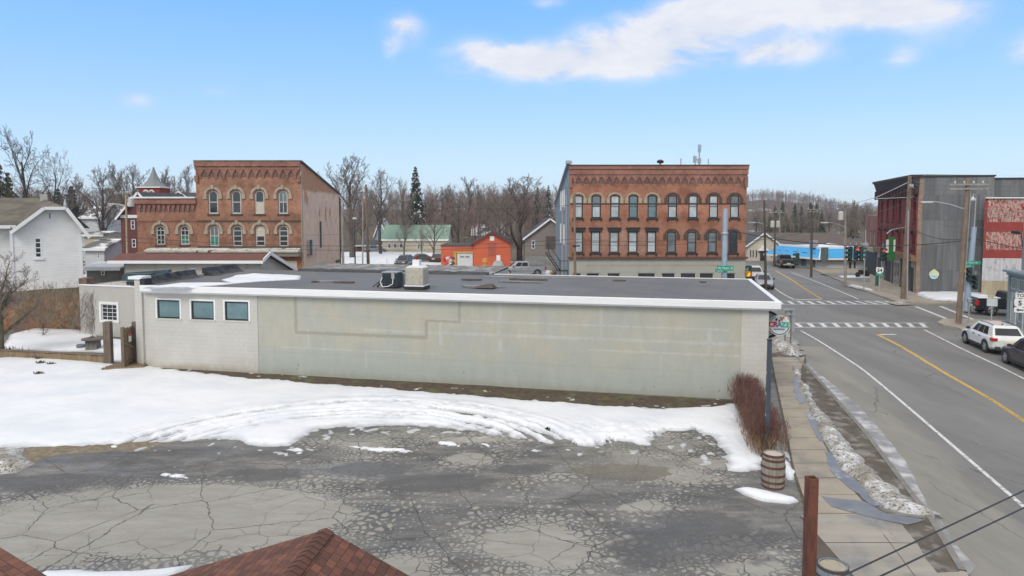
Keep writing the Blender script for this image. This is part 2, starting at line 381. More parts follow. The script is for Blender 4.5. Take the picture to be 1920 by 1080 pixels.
def lot():
    t = NT('broken_parking_asphalt'); g = t.co
    warp = t.noise(1.6, 5, .6); w2 = t.noise(.35, 4, .55)
    def blob(px, py, rx, ry):     # bounds in plan of one sound slab
        c = G(px, py, LOTZ); a = G(px+rx, py, LOTZ); b = G(px, py-ry, LOTZ); d = G(px, py+ry, LOTZ)
        X = abs(a.x-c.x); Y = abs(b.y-d.y)/2; cy = (b.y+d.y)/2
        v = t.mapv((1/X, 1/Y, 0), loc=(-c.x/X, -cy/Y, 0)); ln = t.n('VectorMath', operation='LENGTH'); t.L.new(v, ln.inputs[0])
        return t.math('MULTIPLY', t.math('SUBTRACT', ln.outputs['Value'], 1), min(X, Y)*.9)
    S = [(330,975,350,72),(60,1010,230,60),(1020,1022,115,42),(655,873,46,11),(890,862,52,12),(1015,888,38,9),(1165,850,16,11),(1280,838,45,10),(1330,868,40,14),
         (690,832,40,6),(850,826,60,6),(1200,950,35,9),(1245,885,60,7),(770,1070,60,25),(1420,1062,100,26),(1150,885,30,6)]
    d = None
    for b in S:
        q = blob(*b); d = q if d is None else t.math('MINIMUM', d, q)
    d = t.math('ADD', d, t.math('ADD', t.math('MULTIPLY', t.math('SUBTRACT', warp, .5), .9), t.math('MULTIPLY', t.math('SUBTRACT', w2, .5), 1.6)))
    dm = t.math('ADD', d, t.math('MULTIPLY', t.math('SUBTRACT', t.noise(.3, 4), .46), 4.8))   # where plates survive further out
    wv = t.n('VectorMath', operation='ADD'); t.L.new(g, wv.inputs[0])
    ns = t.n('TexNoise'); ns.inputs['Scale'].default_value = 3; ns.inputs['Detail'].default_value = 3; t.L.new(g, ns.inputs['Vector'])
    sc = t.n('VectorMath', operation='SCALE'); t.L.new(ns.outputs['Color'], sc.inputs[0]); sc.inputs['Scale'].default_value = .28; t.L.new(sc.outputs[0], wv.inputs[1])
    def vor(scale, feat='DISTANCE_TO_EDGE'):
        v = t.n('TexVoronoi', feature=feat, voronoi_dimensions='2D'); v.inputs['Scale'].default_value = scale; t.L.new(wv.outputs[0], v.inputs['Vector']); return v.outputs['Distance']
    e1, e2 = vor(3.8), vor(1.0)
    near = t.ss(dm, .0, .9)
    edge = t.mix(t.math('GREATER_THAN', t.noise(.6,3), .5), e1, vor(6.2))
    th = t.lin(dm, -.25, 1.9, .015, .62)
    plate = t.math('MULTIPLY', t.ss(t.math('SUBTRACT', edge, th), -.01, .03), 1)
    inside = t.math('SUBTRACT', 1, t.ss(d, -.22, -.12))
    bigcrack = t.math('MULTIPLY', t.math('LESS_THAN', e2, .014), t.ss(d, -1.6, -.3))
    pale = t.math('MULTIPLY', t.math('MAXIMUM', plate, inside), t.math('SUBTRACT', 1, bigcrack), clamp=True)
    nA = t.noise(.5, 8, .62, stretch=(.45,1.3,1)); nB = t.noise(2.2, 8, .7, stretch=(.5,1.4,1)); nC = t.noise(30, 4, .7)
    dark = t.mix(t.ss(nA, .40, .60), (.108,.107,.105,1), (.185,.180,.168,1))
    dark = t.scale(dark, t.lin(nB,.3,.7,.66,1.4)); dark = t.mix(t.math('MULTIPLY', t.ss(t.noise(.8,5,vec=t.mapv((1,1,1),loc=(7,3,0))), .56, .68), .3), dark, (.135,.108,.075,1))
    dark = t.scale(dark, t.lin(nC,.3,.7,.75,1.25))
    pc = t.scale(t.mix(t.ss(nB,.35,.65), (.285,.270,.235,1), (.325,.315,.285,1)), t.lin(nA,.3,.7,.86,1.1)); pc = t.scale(pc, t.lin(nC,.3,.7,.93,1.07))
    c = t.mix(pale, dark, pc)
    e3 = vor(.42); lc = t.math('LESS_THAN', e3, t.lin(nB,.3,.7,.002,.011)); c = t.mix(t.math('MULTIPLY', lc, .8), c, (.05,.048,.045,1))
    sv = t.n('TexVoronoi', voronoi_dimensions='2D'); sv.inputs['Scale'].default_value = 9; t.L.new(g, sv.inputs['Vector']); spk = t.math('MULTIPLY', t.math('LESS_THAN', sv.outputs['Distance'], .16), t.math('GREATER_THAN', nB, .52)); c = t.mix(t.math('MULTIPLY', spk, .55), c, (.27,.26,.24,1))
    # one long meandering crack over the big slab
    a = G(95,1060,LOTZ); b = G(290,945,LOTZ); dx, dy = (b-a).x, (b-a).y; ln = sqrt(dx*dx+dy*dy)
    sp = t.n('SeparateXYZ'); t.L.new(g, sp.inputs[0])
    X = t.math('SUBTRACT', sp.outputs[0], a.x); Y = t.math('SUBTRACT', sp.outputs[1], a.y)
    u = t.math('ADD', t.math('MULTIPLY', X, dx/ln), t.math('MULTIPLY', Y, dy/ln)); v = t.math('ADD', t.math('MULTIPLY', X, -dy/ln), t.math('MULTIPLY', Y, dx/ln))
    v = t.math('ADD', v, t.math('MULTIPLY', t.math('SUBTRACT', t.noise(1.2,5,.65), .5), .7))
    ck = t.math('MULTIPLY', t.math('LESS_THAN', t.math('ABSOLUTE', v), t.lin(nB,.3,.7,.01,.05)), t.math('MULTIPLY', t.math('GREATER_THAN', u, -.3), t.math('LESS_THAN', u, ln)))
    c = t.mix(t.math('MULTIPLY', ck, .8), c, (.08,.075,.065,1))
    dk = None
    for px_, py_, rx, ry in ((1215,1028,1.1,1.0),(700,880,1.6,.7),(980,880,1.2,.5),(820,905,2.2,.8),(1330,1000,1.6,1.6),(500,890,1.5,.6),(90,905,3.0,.8)):
        q = G(px_,py_,LOTZ); vv = t.mapv((1/rx,1/ry,0), loc=(-q.x/rx,-q.y/ry,0)); l2 = t.n('VectorMath', operation='LENGTH'); t.L.new(vv, l2.inputs[0])
        mk = t.math('SUBTRACT', 1, t.ss(t.math('ADD', l2.outputs['Value'], t.math('MULTIPLY', t.math('SUBTRACT', warp,.5), 1.6)), .7, 1.05)); dk = mk if dk is None else t.math('MAXIMUM', dk, mk)
    c = t.mix(t.math('MULTIPLY', dk, .75), c, t.scale((.088,.087,.088,1), t.lin(nC,.3,.7,.7,1.3)))
    # wet film
    wet = t.math('MULTIPLY', t.math('MULTIPLY', t.ss(t.noise(.45, 6, .6, vec=t.mapv((.6,1.4,1), loc=(3,9,0))), .50, .62), .7), t.math('SUBTRACT', 1, t.math('MULTIPLY', pale, .85)))
    pa, pb = G(1165,885,LOTZ), G(560,870,LOTZ)
    for q, rx, ry in ((pa, 1.7, .8), (G(1140,870,LOTZ), 2.6, 1.1), (G(1200,835,LOTZ), 2.6, 1.0), (G(720,880,LOTZ), 3.2, .8), (G(640,815,LOTZ), 4.0, .8)):
        vv = t.mapv((1/rx,1/ry,0), loc=(-q.x/rx,-q.y/ry,0)); l2 = t.n('VectorMath', operation='LENGTH'); t.L.new(vv, l2.inputs[0])
        mk = t.math('SUBTRACT', 1, t.ss(t.math('ADD', l2.outputs['Value'], t.math('MULTIPLY', t.math('SUBTRACT', warp,.5), 1.1)), .8, .95))
        wet = t.math('MAXIMUM', wet, mk)
        if q is pa: mud = mk
    c = t.mix(t.math('MULTIPLY', mud, .6), c, (.13,.11,.07,1))
    c = t.scale(c, t.lin(wet, 0, 1, 1, .8))
    t.base(c); t.rough(t.lin(wet, 0, 1, .85, .34))
    h = t.math('ADD', t.math('MULTIPLY', pale, .5), t.math('MULTIPLY', nC, .35))
    bp = t.bump(h, .35, .02); t.L.new(t.lin(wet,0,1,.4,.03), bp.inputs['Strength'])
    return t.m
M['lot'] = lot()
def roadm():
    t = NT('worn_grey_asphalt'); ang = radians(14)
    n = t.noise(.12, 5, .6, stretch=(2.6,.35,1), rot=ang); n2 = t.noise(.9, 7, .65, stretch=(1.6,.3,1), rot=ang); n3 = t.noise(35, 3, .7); nl = t.noise(.25, 5)
    c = t.scale((.178,.174,.166,1), t.lin(n,.3,.7,.82,1.2)); c = t.scale(c, t.lin(n2,.3,.7,.88,1.14)); c = t.scale(c, t.lin(n3,.3,.7,.8,1.2))
    # salt-pale shoulder next to the kerb
    a = G(1627,700); b = G(1920,950); dx, dy = (a-b).x, (a-b).y; ln = sqrt(dx*dx+dy*dy)
    sp = t.n('SeparateXYZ'); t.L.new(t.co, sp.inputs[0]); X = t.math('SUBTRACT', sp.outputs[0], b.x); Y = t.math('SUBTRACT', sp.outputs[1], b.y)
    v = t.math('ADD', t.math('MULTIPLY', X, -dy/ln), t.math('MULTIPLY', Y, dx/ln))     # distance to the left of the edge line
    sh = t.math('MULTIPLY', t.ss(t.math('ADD', v, t.math('MULTIPLY', t.math('SUBTRACT', n2,.5), .8)), -.1, 1.2), t.math('LESS_THAN', sp.outputs[1], 41))
    c = t.mix(t.math('MULTIPLY', sh, .8), c, t.scale((.245,.232,.195,1), t.lin(n2,.3,.7,.8,1.2)))
    wv = t.n('VectorMath', operation='ADD'); t.L.new(t.mapv((1,.45,1),(0,0,ang)), wv.inputs[0]); ns = t.n('TexNoise'); ns.inputs['Scale'].default_value = 1.5; ns.inputs['Detail'].default_value = 4; t.L.new(t.co, ns.inputs['Vector'])
    sc = t.n('VectorMath', operation='SCALE'); t.L.new(ns.outputs['Color'], sc.inputs[0]); sc.inputs['Scale'].default_value = .5; t.L.new(sc.outputs[0], wv.inputs[1])
    vo = t.n('TexVoronoi', feature='DISTANCE_TO_EDGE', voronoi_dimensions='2D'); vo.inputs['Scale'].default_value = .30; t.L.new(wv.outputs[0], vo.inputs['Vector'])
    ck = t.math('MULTIPLY', t.math('LESS_THAN', vo.outputs['Distance'], .006), t.math('GREATER_THAN', nl, .5)); c = t.mix(t.math('MULTIPLY', ck, .6), c, (.07,.07,.07,1))
    pt = t.ss(t.noise(.10, 2, .5, stretch=(1.5,.6,1), rot=ang), .55, .57); c = t.scale(c, t.lin(pt,0,1,1,.86))
    t.base(c); t.rough(t.lin(n2,.3,.7,.55,.8)); t.bump(n3, .15, .01); return t.m
M['road'] = roadm()
M['icy'] = mat('wet_icy_slush', (.25,.25,.25), .6, .3, 1.5, col2=(.50,.50,.51), c2=(1.1,.46,.62), bump=.25, bscale=6)
M['concrete'] = mat('tan_pavement_concrete', (.33,.29,.235), .85, .16, 1.1, 7, bump=.2, col2=(.25,.235,.205), c2=(.8,.52,.66))
M['apron'] = mat('stained_driveway_concrete', (.31,.285,.24), .7, .24, 1.0, 7, stretch=(.4,1.5,1), bump=.2, col2=(.21,.21,.205), c2=(.7,.5,.64))
M['joint'] = mat('pavement_joint_dirt', (.10,.085,.065), .9, .3)
M['kerb'] = mat('kerb_concrete', (.20,.19,.175), .85, .25, 3)
M['verge'] = mat('muddy_verge', (.105,.09,.07), .95, .4, 2.2, 7, col2=(.20,.19,.17), c2=(1.6,.5,.6), bump=.8, bscale=10)
M['dirt'] = mat('leaf_strewn_dirt', (.085,.062,.042), .95, .45, 4, 7, col2=(.10,.095,.045), c2=(.9,.54,.62), bump=.8, bscale=14)
M['line_white'] = mat('worn_white_marking', (.62,.62,.61), .6, .12, 3, col2=(.26,.26,.25), c2=(5,.54,.64))
M['line_yellow'] = mat('worn_yellow_marking', (.60,.38,.06), .6, .12, 3, col2=(.22,.18,.12), c2=(4,.54,.64))
def groundm():
    t = NT('winter_ground'); n = t.noise(.06, 6, .6); n2 = t.noise(.7, 7, .65)
    c = t.mix(t.ss(n2,.35,.65), (.075,.06,.045,1), (.15,.125,.09,1)); c = t.mix(t.ss(t.noise(.028, 7, .7), .60, .64), c, (.70,.73,.78,1))
    t.base(c); t.rough(.95); t.bump(n2,.4,.1); return t.m
M['ground'] = groundm()

# ================================================================ ground and hills
def sst(x, a, b):
    x = np.clip((x-a)/(b-a), 0, 1); return x*x*(3-2*x)
def hfun(x, y):
    yy = np.maximum(y, 1.0); u = x/yy
    Lm = 1 - sst(u, .06, .26)
    h = sst(y, 128, 235)*7.2*Lm
    Rm = sst(u, .12, .3)
    bump_ = 4.5 + 10.5*np.exp(-((u-.37)/.085)**2) + 1.6*np.exp(-((u-.44)/.03)**2)
    h = h + sst(y, 250, 480)*bump_*Rm*1.0
    h = h + sst(y, 500, 1500)*4
    h = h - .04
    return h
def ground():
    xs = np.concatenate([np.linspace(-1000,-260,20), np.linspace(-250,250,126), np.linspace(260,1000,20)])
    ys = np.concatenate([np.linspace(-80,110,12), np.linspace(114,560,100), np.linspace(600,1300,10)])
    X, Y = np.meshgrid(xs, ys); Z = hfun(X, Y)
    nz = np.array([[mnoise.noise(Vector((x*.03, y*.03, 0))) for x in xs] for y in ys])
    Z = Z + nz*1.2*sst(Y, 125, 200)
    nx, ny = len(xs), len(ys)
    v = np.stack([X.ravel(), Y.ravel(), Z.ravel()], 1)
    f = [(j*nx+i, j*nx+i+1, (j+1)*nx+i+1, (j+1)*nx+i) for j in range(ny-1) for i in range(nx-1)]
    mb = MB(); mb.v = [tuple(p) for p in v]; mb.f = f
    o = mb.build('ground', M['ground'], smooth=True); tag(o, kind='structure')
ground()

def struct(name, mb, m, label=None, **k):
    return tag(mb.build(name, m, **k), label, kind='structure')
def pxpoly(pts, z): return [tuple(G(x, y, z)[:2]) for x, y in pts]
def wobble(poly, step=.5, amp=.1, freq=1.0, seed=0, closed=True):
    out = []; n = len(poly)
    for i in range(n if closed else n-1):
        a = Vector(poly[i]); b = Vector(poly[(i+1) % n]); L = (b-a).length; k = max(1, int(L/step))
        nr = Vector((-(b-a).y, (b-a).x)).normalized() if L > 1e-6 else Vector((0,0))
        for j in range(k):
            p = a.lerp(b, j/k); q = mnoise.noise(Vector((p.x*freq, p.y*freq, seed)))+.5*mnoise.noise(Vector((p.x*freq*3, p.y*freq*3, seed)))
            out.append(tuple(p + nr*q*amp))
    return out
# road: one sheet, carrying the crossing
mb = MB()
kerb_px = [(1812,1080),(1781,1028),(1754,985),(1716,935),(1660,860),(1623,812),(1567,749),(1522,699),(1496,674),(1470,655)]
kl = [G(x,y,0) for x,y in kerb_px]
road_poly = [(G(1960,1240).x, G(1960,1240).y)] + [(p.x,p.y) for p in kl] + [(12.5,43.5),(-70,62),(-70,45)][0:0]
road_poly = [(13.0,2.0),(12.2,8)] + [(p.x+.0,p.y) for p in kl] + [(G(1440,630).x, G(1440,630).y), (6,47.5), (-60,59.5), (-60,64.3), (G(1378,540).x, 64.3)]
road_poly += [tuple(G(*p)[:2]) for p in ((1402,512),(1398,497),(1360,488),(1240,481))] + [tuple(G(*p)[:2]) for p in ((1240,475),(1405,483),(1500,493),(1590,520))]
road_poly += [(95,80),(95,2)]
mb.sheet(road_poly, 0); struct('road', mb, M['road'])
# kerb: a real step along the parking side
mb = MB()
for i in range(len(kl)-1):
    a, b = kl[i], kl[i+1]; d = (b-a).normalized(); nrm = Vector((-d.y, d.x, 0))
    mb.quad(a, b, b+Vector((0,0,.13)), a+Vector((0,0,.13))); mb.quad(a+Vector((0,0,.13)), b+Vector((0,0,.13)), b+nrm*.16+Vector((0,0,.13)), a+nrm*.16+Vector((0,0,.13)))
struct('kerb', mb, M['kerb'])
# parking lot
mb = MB(); mb.sheet([(-40,1)] + [(13.2,1)] + [(p.x-.02,p.y) for p in kl] + [(8,48.6),(-60,58.5)], LOTZ)
struct('parking_lot', mb, M['lot'])
# verge between pavement and kerb
VZ = .115
mb = MB(); sw_r = [(1500,672),(1494,700),(1500,740),(1515,790),(1545,860),(1600,935),(1655,985),(1700,1080)]
vr = [G(x,y,VZ) for x,y in ((1450,655),(1445,672))] + [G(x-22,y,VZ) for x,y in sw_r] 
vp = [(p.x,p.y) for p in vr] + [(p.x-.15,p.y) for p in kl[:-1]]
mb.sheet(vp, VZ); struct('verge', mb, M['verge'])
# pavement slabs
mb = MB(); jb = MB()
Ledge = [(1446,660),(1452,700),(1462,745),(1474,800),(1489,880),(1508,935),(1524,985),(1545,1080),(1620,1500)]
Redge = [(1512,660),(1499,700),(1510,745),(1528,800),(1570,880),(1612,935),(1660,985),(1745,1080),(1990,1500)]
def edge_at(E, y):
    y = min(max(y, E[0][1]), E[-1][1])
    for (x0,y0),(x1,y1) in zip(E, E[1:]):
        if y0 <= y <= y1: return G(x0+(x1-x0)*(y-y0)/(y1-y0), y, .125)
PX_Y = []; Yw = G(0,670,.125).y
while Yw > 8.9: PX_Y.append(Yw); Yw -= 1.22
def py_of(Y): 
    lo, hi = 400, 4000
    for _ in range(40):
        mid = (lo+hi)/2
        if G(0,mid,.125).y > Y: lo = mid
        else: hi = mid
    return lo
jp = []
for k in range(len(PX_Y)-1):
    ya, yb = py_of(PX_Y[k]), py_of(PX_Y[k+1]+.028)
    a, b, c, d = edge_at(Ledge, ya), edge_at(Redge, ya), edge_at(Redge, min(yb,1499)), edge_at(Ledge, min(yb,1499))
    tz = .004*random.Random(k).uniform(-1,1); rr = Vector((.012,0,tz))
    if PX_Y[k] > 17.8:
        mb.quad(a+rr, b+Vector((0,0,tz)), c, d)
    jp.append((a, b))
struct('pavement', mb, M['concrete'])
mb = MB()
lo = [edge_at(Ledge, y) for y in (669,745,800,880,935,1080,1499)]; hi = [edge_at(Redge, y) for y in (1499,1080,935,880,800,745,669)]
mb.sheet([(p.x-.06,p.y) for p in lo]+[(p.x+.06,p.y) for p in hi], .118); struct('pavement_base', mb, M['joint'])
# driveway apron: broad stained slabs down to the road
mb = MB(); Y1 = 17.75
ap = [G(1497,930,.122), G(1600,930,.122)]
rows = [17.75, 16.2, 14.6, 13.0, 11.4, 9.8, 8.2, 6.0]
def kx(Y):
    for a, b in zip(kl, kl[1:]):
        if a.y <= Y <= b.y: return a.x+(b.x-a.x)*(Y-a.y)/(b.y-a.y)
    return kl[0].x + (Y-kl[0].y)*.28
for i in range(len(rows)-1):
    y0, y1 = rows[i], rows[i+1]+.03
    def xl(Y): return 7.55 + (17.75-Y)*-.03
    for j, (f0, f1) in enumerate(((0,.52),(.52,.99))):
        q = []
        for Y, f in ((y0,f0),(y0,f1),(y1,f1),(y1,f0)):
            q.append((xl(Y)+(kx(Y)-xl(Y))*f + (.02 if f == f0 else 0), Y, .128 if f < .6 else .10))
        mb.quad(*q)
struct('driveway_apron', mb, M['apron'])
# melt water and slush along the kerb
mb = MB()
ow = [(1480,655),(1500,668),(1535,700),(1565,723),(1610,762),(1645,800),(1696,862),(1724,915),(1739,947),(1775,990),(1800,1030),(1850,1080)]
pp = [tuple(G(x,y,.006)[:2]) for x,y in ow]; kk = [(p.x+.03,p.y) for p in reversed(kl)]
mb.sheet(wobble(pp, .4, .06, .8, closed=False) + [(p.x+.03,p.y) for p in kl], .006); tag(mb.build('slush', M['icy']), 'grey melt water and slush lying in the gutter by the near kerb', 'slush', kind='stuff')
mb = MB()
M['melt'] = mat('thin_melt_water', (.17,.16,.145), .22, .25, 2, col2=(.34,.34,.34), c2=(1.6,.56,.66))
for pts in ([(1488,705),(1500,715),(1498,730),(1512,752),(1500,758),(1490,735)], [(1512,770),(1525,775),(1548,812),(1538,828),(1520,800)], [(1545,842),(1560,850),(1605,900),(1655,945),(1640,950),(1590,912),(1555,880)],
            [(1540,930),(1620,940),(1660,962),(1735,975),(1700,985),(1640,972),(1560,950)]):
    mb.sheet(wobble(pxpoly(pts, .136), .25, .08, 1.5), .136)
tag(mb.build('meltwater', M['melt']), 'thin icy melt water patches on the near pavement and driveway', 'meltwater', kind='stuff')
# dirt strip at the foot of the long wall
mb = MB(); mb.sheet(wobble(pxpoly([(262,684),(483,700),(800,717),(1100,735),(1385,752),(1380,768),(1240,768),(1000,752),(700,728),(480,712),(330,700),(262,694)], LOTZ+.01), .5, .1), LOTZ+.012)
struct('dirt_strip', mb, M['dirt'])

# far blocks of pavement beyond and to the right
def slab(name, pts, m, z=.13):
    mb = MB(); p = pxpoly(pts, 0); mb.prism(p, -.1, z); return struct(name, mb, m)
slab('pavement_corner_near', [(1757,607),(1770,600),(1800,601),(1887,604),(2100,606),(2300,760),(1990,688),(1920,664),(1855,638),(1816,625),(1791,616),(1768,612)], M['concrete'])
slab('pavement_corner_far', [(1500,496),(1545,515),(1600,539),(1640,553),(1681,567),(1742,572),(1800,570),(2200,566),(2200,505),(1900,500),(1600,490),(1530,487)], M['concrete'])
slab('pavement_church_side', [(1200,474),(1400,480),(1480,486),(1478,478),(1200,466)], M['concrete'])
# asphalt of the little car park by the blue-roofed shop
mb = MB(); mb.sheet(pxpoly([(1535,512),(1605,512),(1632,522),(1632,530),(1600,527),(1552,516)], .135), .138); struct('side_lot', mb, M['road'])

# ---- markings
ML = .004
def stripline(name, px, w, m, z=ML, label=None):
    pts = [G(x,y,z) for x,y in px]; mb = MB(); ls = []; rs = []
    # smooth the line
    dense = []
    for i in range(len(pts)-1):
        p0, p1, p2, p3 = pts[max(i-1,0)], pts[i], pts[i+1], pts[min(i+2,len(pts)-1)]
        for k in range(8):
            t = k/8; dense.append(.5*((2*p1)+(p2-p0)*t+(2*p0-5*p1+4*p2-p3)*t*t+(3*p1-p0-3*p2+p3)*t**3))
    dense.append(pts[-1])
    for i, p in enumerate(dense):
        d = (dense[min(i+1,len(dense)-1)]-dense[max(i-1,0)]).normalized(); n = Vector((-d.y, d.x, 0)); ls.append(p+n*w/2); rs.append(p-n*w/2)
    for i in range(len(dense)-1): mb.quad(ls[i], rs[i], rs[i+1], ls[i+1])
    return struct(name, mb, m)
stripline('edge_line', [(1502,620),(1540,642),(1596,678),(1627,700),(1700,761),(1800,847),(1920,950),(2100,1105)], .13, M['line_white'])
stripline('edge_line', [(1733,618),(1800,652),(1870,685),(1920,710),(2050,775)], .13, M['line_white'])
for o in (-.13, .13):
    pts = [(1645,627),(1690,650),(1773,700),(1850,744),(1920,789),(2060,880)]
    stripline('centre_line', [(x+o*14, y) for x,y in pts], .10, M['line_yellow'])
    pts = [(1455,508),(1480,522),(1512,543),(1541,561)]
    stripline('centre_line', [(x+o*7, y) for x,y in pts], .13, M['line_yellow'])
stripline('stop_line', [(1650,627),(1680,627)], .3, M['line_white'])
stripline('edge_line', [(1484,511),(1520,524),(1570,544),(1610,561)], .16, M['line_white'])
stripline('edge_line', [(1452,540),(1470,552),(1490,562)], .16, M['line_white'])
stripline('edge_line', [(1490,562),(1540,561)], .3, M['line_white'])
stripline('edge_line', [(1718,575),(1781,600)], .3, M['line_white']); stripline('edge_line', [(1763,574),(1832,602)], .3, M['line_white'])
def crosswalk(ya, yb, xa0, xa1, xb0, xb1, n, w=.16):
    mb = MB()
    A0, A1, B0, B1 = G(xa0,ya,ML), G(xa1,ya,ML), G(xb0,yb,ML), G(xb1,yb,ML)
    def strip(p, q, w):
        d = (q-p).normalized(); nn = Vector((-d.y,d.x,0))*w/2; mb.quad(p+nn, p-nn, q-nn, q+nn)
    strip(A0, A1, w); strip(B0, B1, w)
    for i in range(n):
        f0, f1 = (i+.25)/n, (i+.62)/n; sh = .38/n
        q = [A0.lerp(A1,f0), A0.lerp(A1,f1), B0.lerp(B1,f1+sh), B0.lerp(B1,f0+sh)]
        q[0].y -= w*.7; q[1].y -= w*.7; q[2].y += w*.7; q[3].y += w*.7
        mb.quad(*q)
    struct('crosswalk', mb, M['line_white'])
crosswalk(605.5, 613.5, 1482, 1738, 1484, 1741, 11)
crosswalk(564.5, 570.5, 1452, 1668, 1452, 1690, 12)
# ================================================================ snow as relief
RUTK = [None]
def vnoise(X, Y, f, seed=0, octv=4, rough=.55):
    out = np.zeros_like(X, dtype=float); amp = 1; tot = 0
    for o in range(octv):
        rs = np.random.RandomState(seed*17+o); T = rs.rand(256,256)
        x = X*f; y = Y*f; xi = np.floor(x).astype(int); yi = np.floor(y).astype(int); fx = x-xi; fy = y-yi
        fx = fx*fx*(3-2*fx); fy = fy*fy*(3-2*fy)
        g = lambda i, j: T[i & 255, j & 255]
        out += amp*((g(xi,yi)*(1-fx)+g(xi+1,yi)*fx)*(1-fy)+(g(xi,yi+1)*(1-fx)+g(xi+1,yi+1)*fx)*fy)
        tot += amp; amp *= rough; f *= 2.03
    return out/tot
def sdf(X, Y, poly):
    D = np.full(X.shape, 1e9); ins = np.zeros(X.shape, bool); n = len(poly)
    for i in range(n):
        ax, ay = poly[i][0], poly[i][1]; bx, by = poly[(i+1)%n][0], poly[(i+1)%n][1]
        dx, dy = bx-ax, by-ay; t = np.clip(((X-ax)*dx+(Y-ay)*dy)/(dx*dx+dy*dy+1e-9), 0, 1)
        D = np.minimum(D, np.hypot(X-ax-t*dx, Y-ay-t*dy))
        c = ((ay > Y) != (by > Y)) & (X < (bx-ax)*(Y-ay)/(by-ay+1e-12)+ax); ins ^= c
    return np.where(ins, D, -D)
def relief(name, polys_px, z, step, hmax, m, tau=.35, edge=.25, lump=.05, fn=None, label='', cat='snow', pad=.3, parent=None, world=False, kind='stuff', flat=False, ef=1.3, blur=1):
    polys = polys_px if world else [pxpoly(p, z) for p in polys_px]
    allp = [q for p in polys for q in p]
    x0 = min(q[0] for q in allp)-pad; x1 = max(q[0] for q in allp)+pad; y0 = min(q[1] for q in allp)-pad; y1 = max(q[1] for q in allp)+pad
    xs = np.arange(x0, x1, step); ys = np.arange(y0, y1, step); X, Y = np.meshgrid(xs, ys)
    S = None
    for p in polys:
        s = sdf(X, Y, p); S = s if S is None else np.maximum(S, s)
    RUTK[0] = None
    S = S + (vnoise(X, Y, ef, 1, 5, .62)-.5)*edge*2
    extra = 0
    if fn: S, extra = fn(X, Y, S)
    Hh = hmax*(1-np.exp(-np.maximum(S,0)/tau)) + (vnoise(X,Y,.7,5,5)-.5)*lump*2*(S>0)*np.minimum(np.maximum(S,0)/tau,1) + extra*np.clip(S/.15,0,1)
    TH = np.clip(1-Hh/(hmax*.55), 0, 1)
    if RUTK[0] is not None: TH = np.maximum(TH, RUTK[0]*.85)
    Hh = np.where(S > 0, Hh, np.maximum(-.05, S*.25)) - (.006 if hmax > .05 else 0)*np.exp(-np.maximum(S,0)/.03)
    for _ in range(blur):
        Hp = np.pad(Hh, 1, mode='edge'); Hh = (Hp[1:-1,1:-1]*4 + 2*(Hp[:-2,1:-1]+Hp[2:,1:-1]+Hp[1:-1,:-2]+Hp[1:-1,2:]) + Hp[:-2,:-2]+Hp[2:,2:]+Hp[:-2,2:]+Hp[2:,:-2])/16
    nx = len(xs); mask = (S > -max(.16, step*3))
    Zg = z + Hh
    ok = mask[:-1,:-1] & mask[1:,:-1] & mask[:-1,1:] & mask[1:,1:]
    jj, ii = np.nonzero(ok); a = jj*nx+ii
    F4 = np.stack([a, a+1, a+1+nx, a+nx], 1); used = np.unique(F4); rm = np.zeros(X.size, int); rm[used] = np.arange(len(used))
    V = np.stack([X.ravel(), Y.ravel(), Zg.ravel()], 1)[used]; F4 = rm[F4]
    me = bpy.data.meshes.new(name); me.vertices.add(len(V)); me.vertices.foreach_set('co', V.ravel().astype(np.float32))
    me.loops.add(len(F4)*4); me.loops.foreach_set('vertex_index', F4.ravel().astype(np.int32))
    me.polygons.add(len(F4)); me.polygons.foreach_set('loop_start', np.arange(0, len(F4)*4, 4, dtype=np.int32))
    me.polygons.foreach_set('use_smooth', np.ones(len(F4), bool)); ta = me.attributes.new('thin', 'FLOAT', 'POINT'); ta.data.foreach_set('value', TH.ravel()[used].astype(np.float32)); me.update(calc_edges=True); me.validate(); me.materials.append(m)
    o = bpy.data.objects.new(name, me); COL.objects.link(o)
    if parent: o.parent = parent
    elif label: tag(o, label, cat, kind=kind)
    return o
snowA = [(-120,668),(0,671),(60,664),(150,668),(205,682),(262,686),(330,694),(480,710),(700,727),(900,743),(1100,758),(1240,766),(1330,762),(1385,757),(1400,800),(1430,845),(1432,878),(1390,884),
         (1366,880),(1356,850),(1335,818),(1300,808),(1250,808),(1218,836),(1160,828),(1110,838),(1050,834),(960,820),(850,803),(700,797),(590,806),(545,836),(480,838),(430,822),(330,828),(270,829),(180,838),(100,842),(-120,842)]
RC = (-5.6, 19.9)
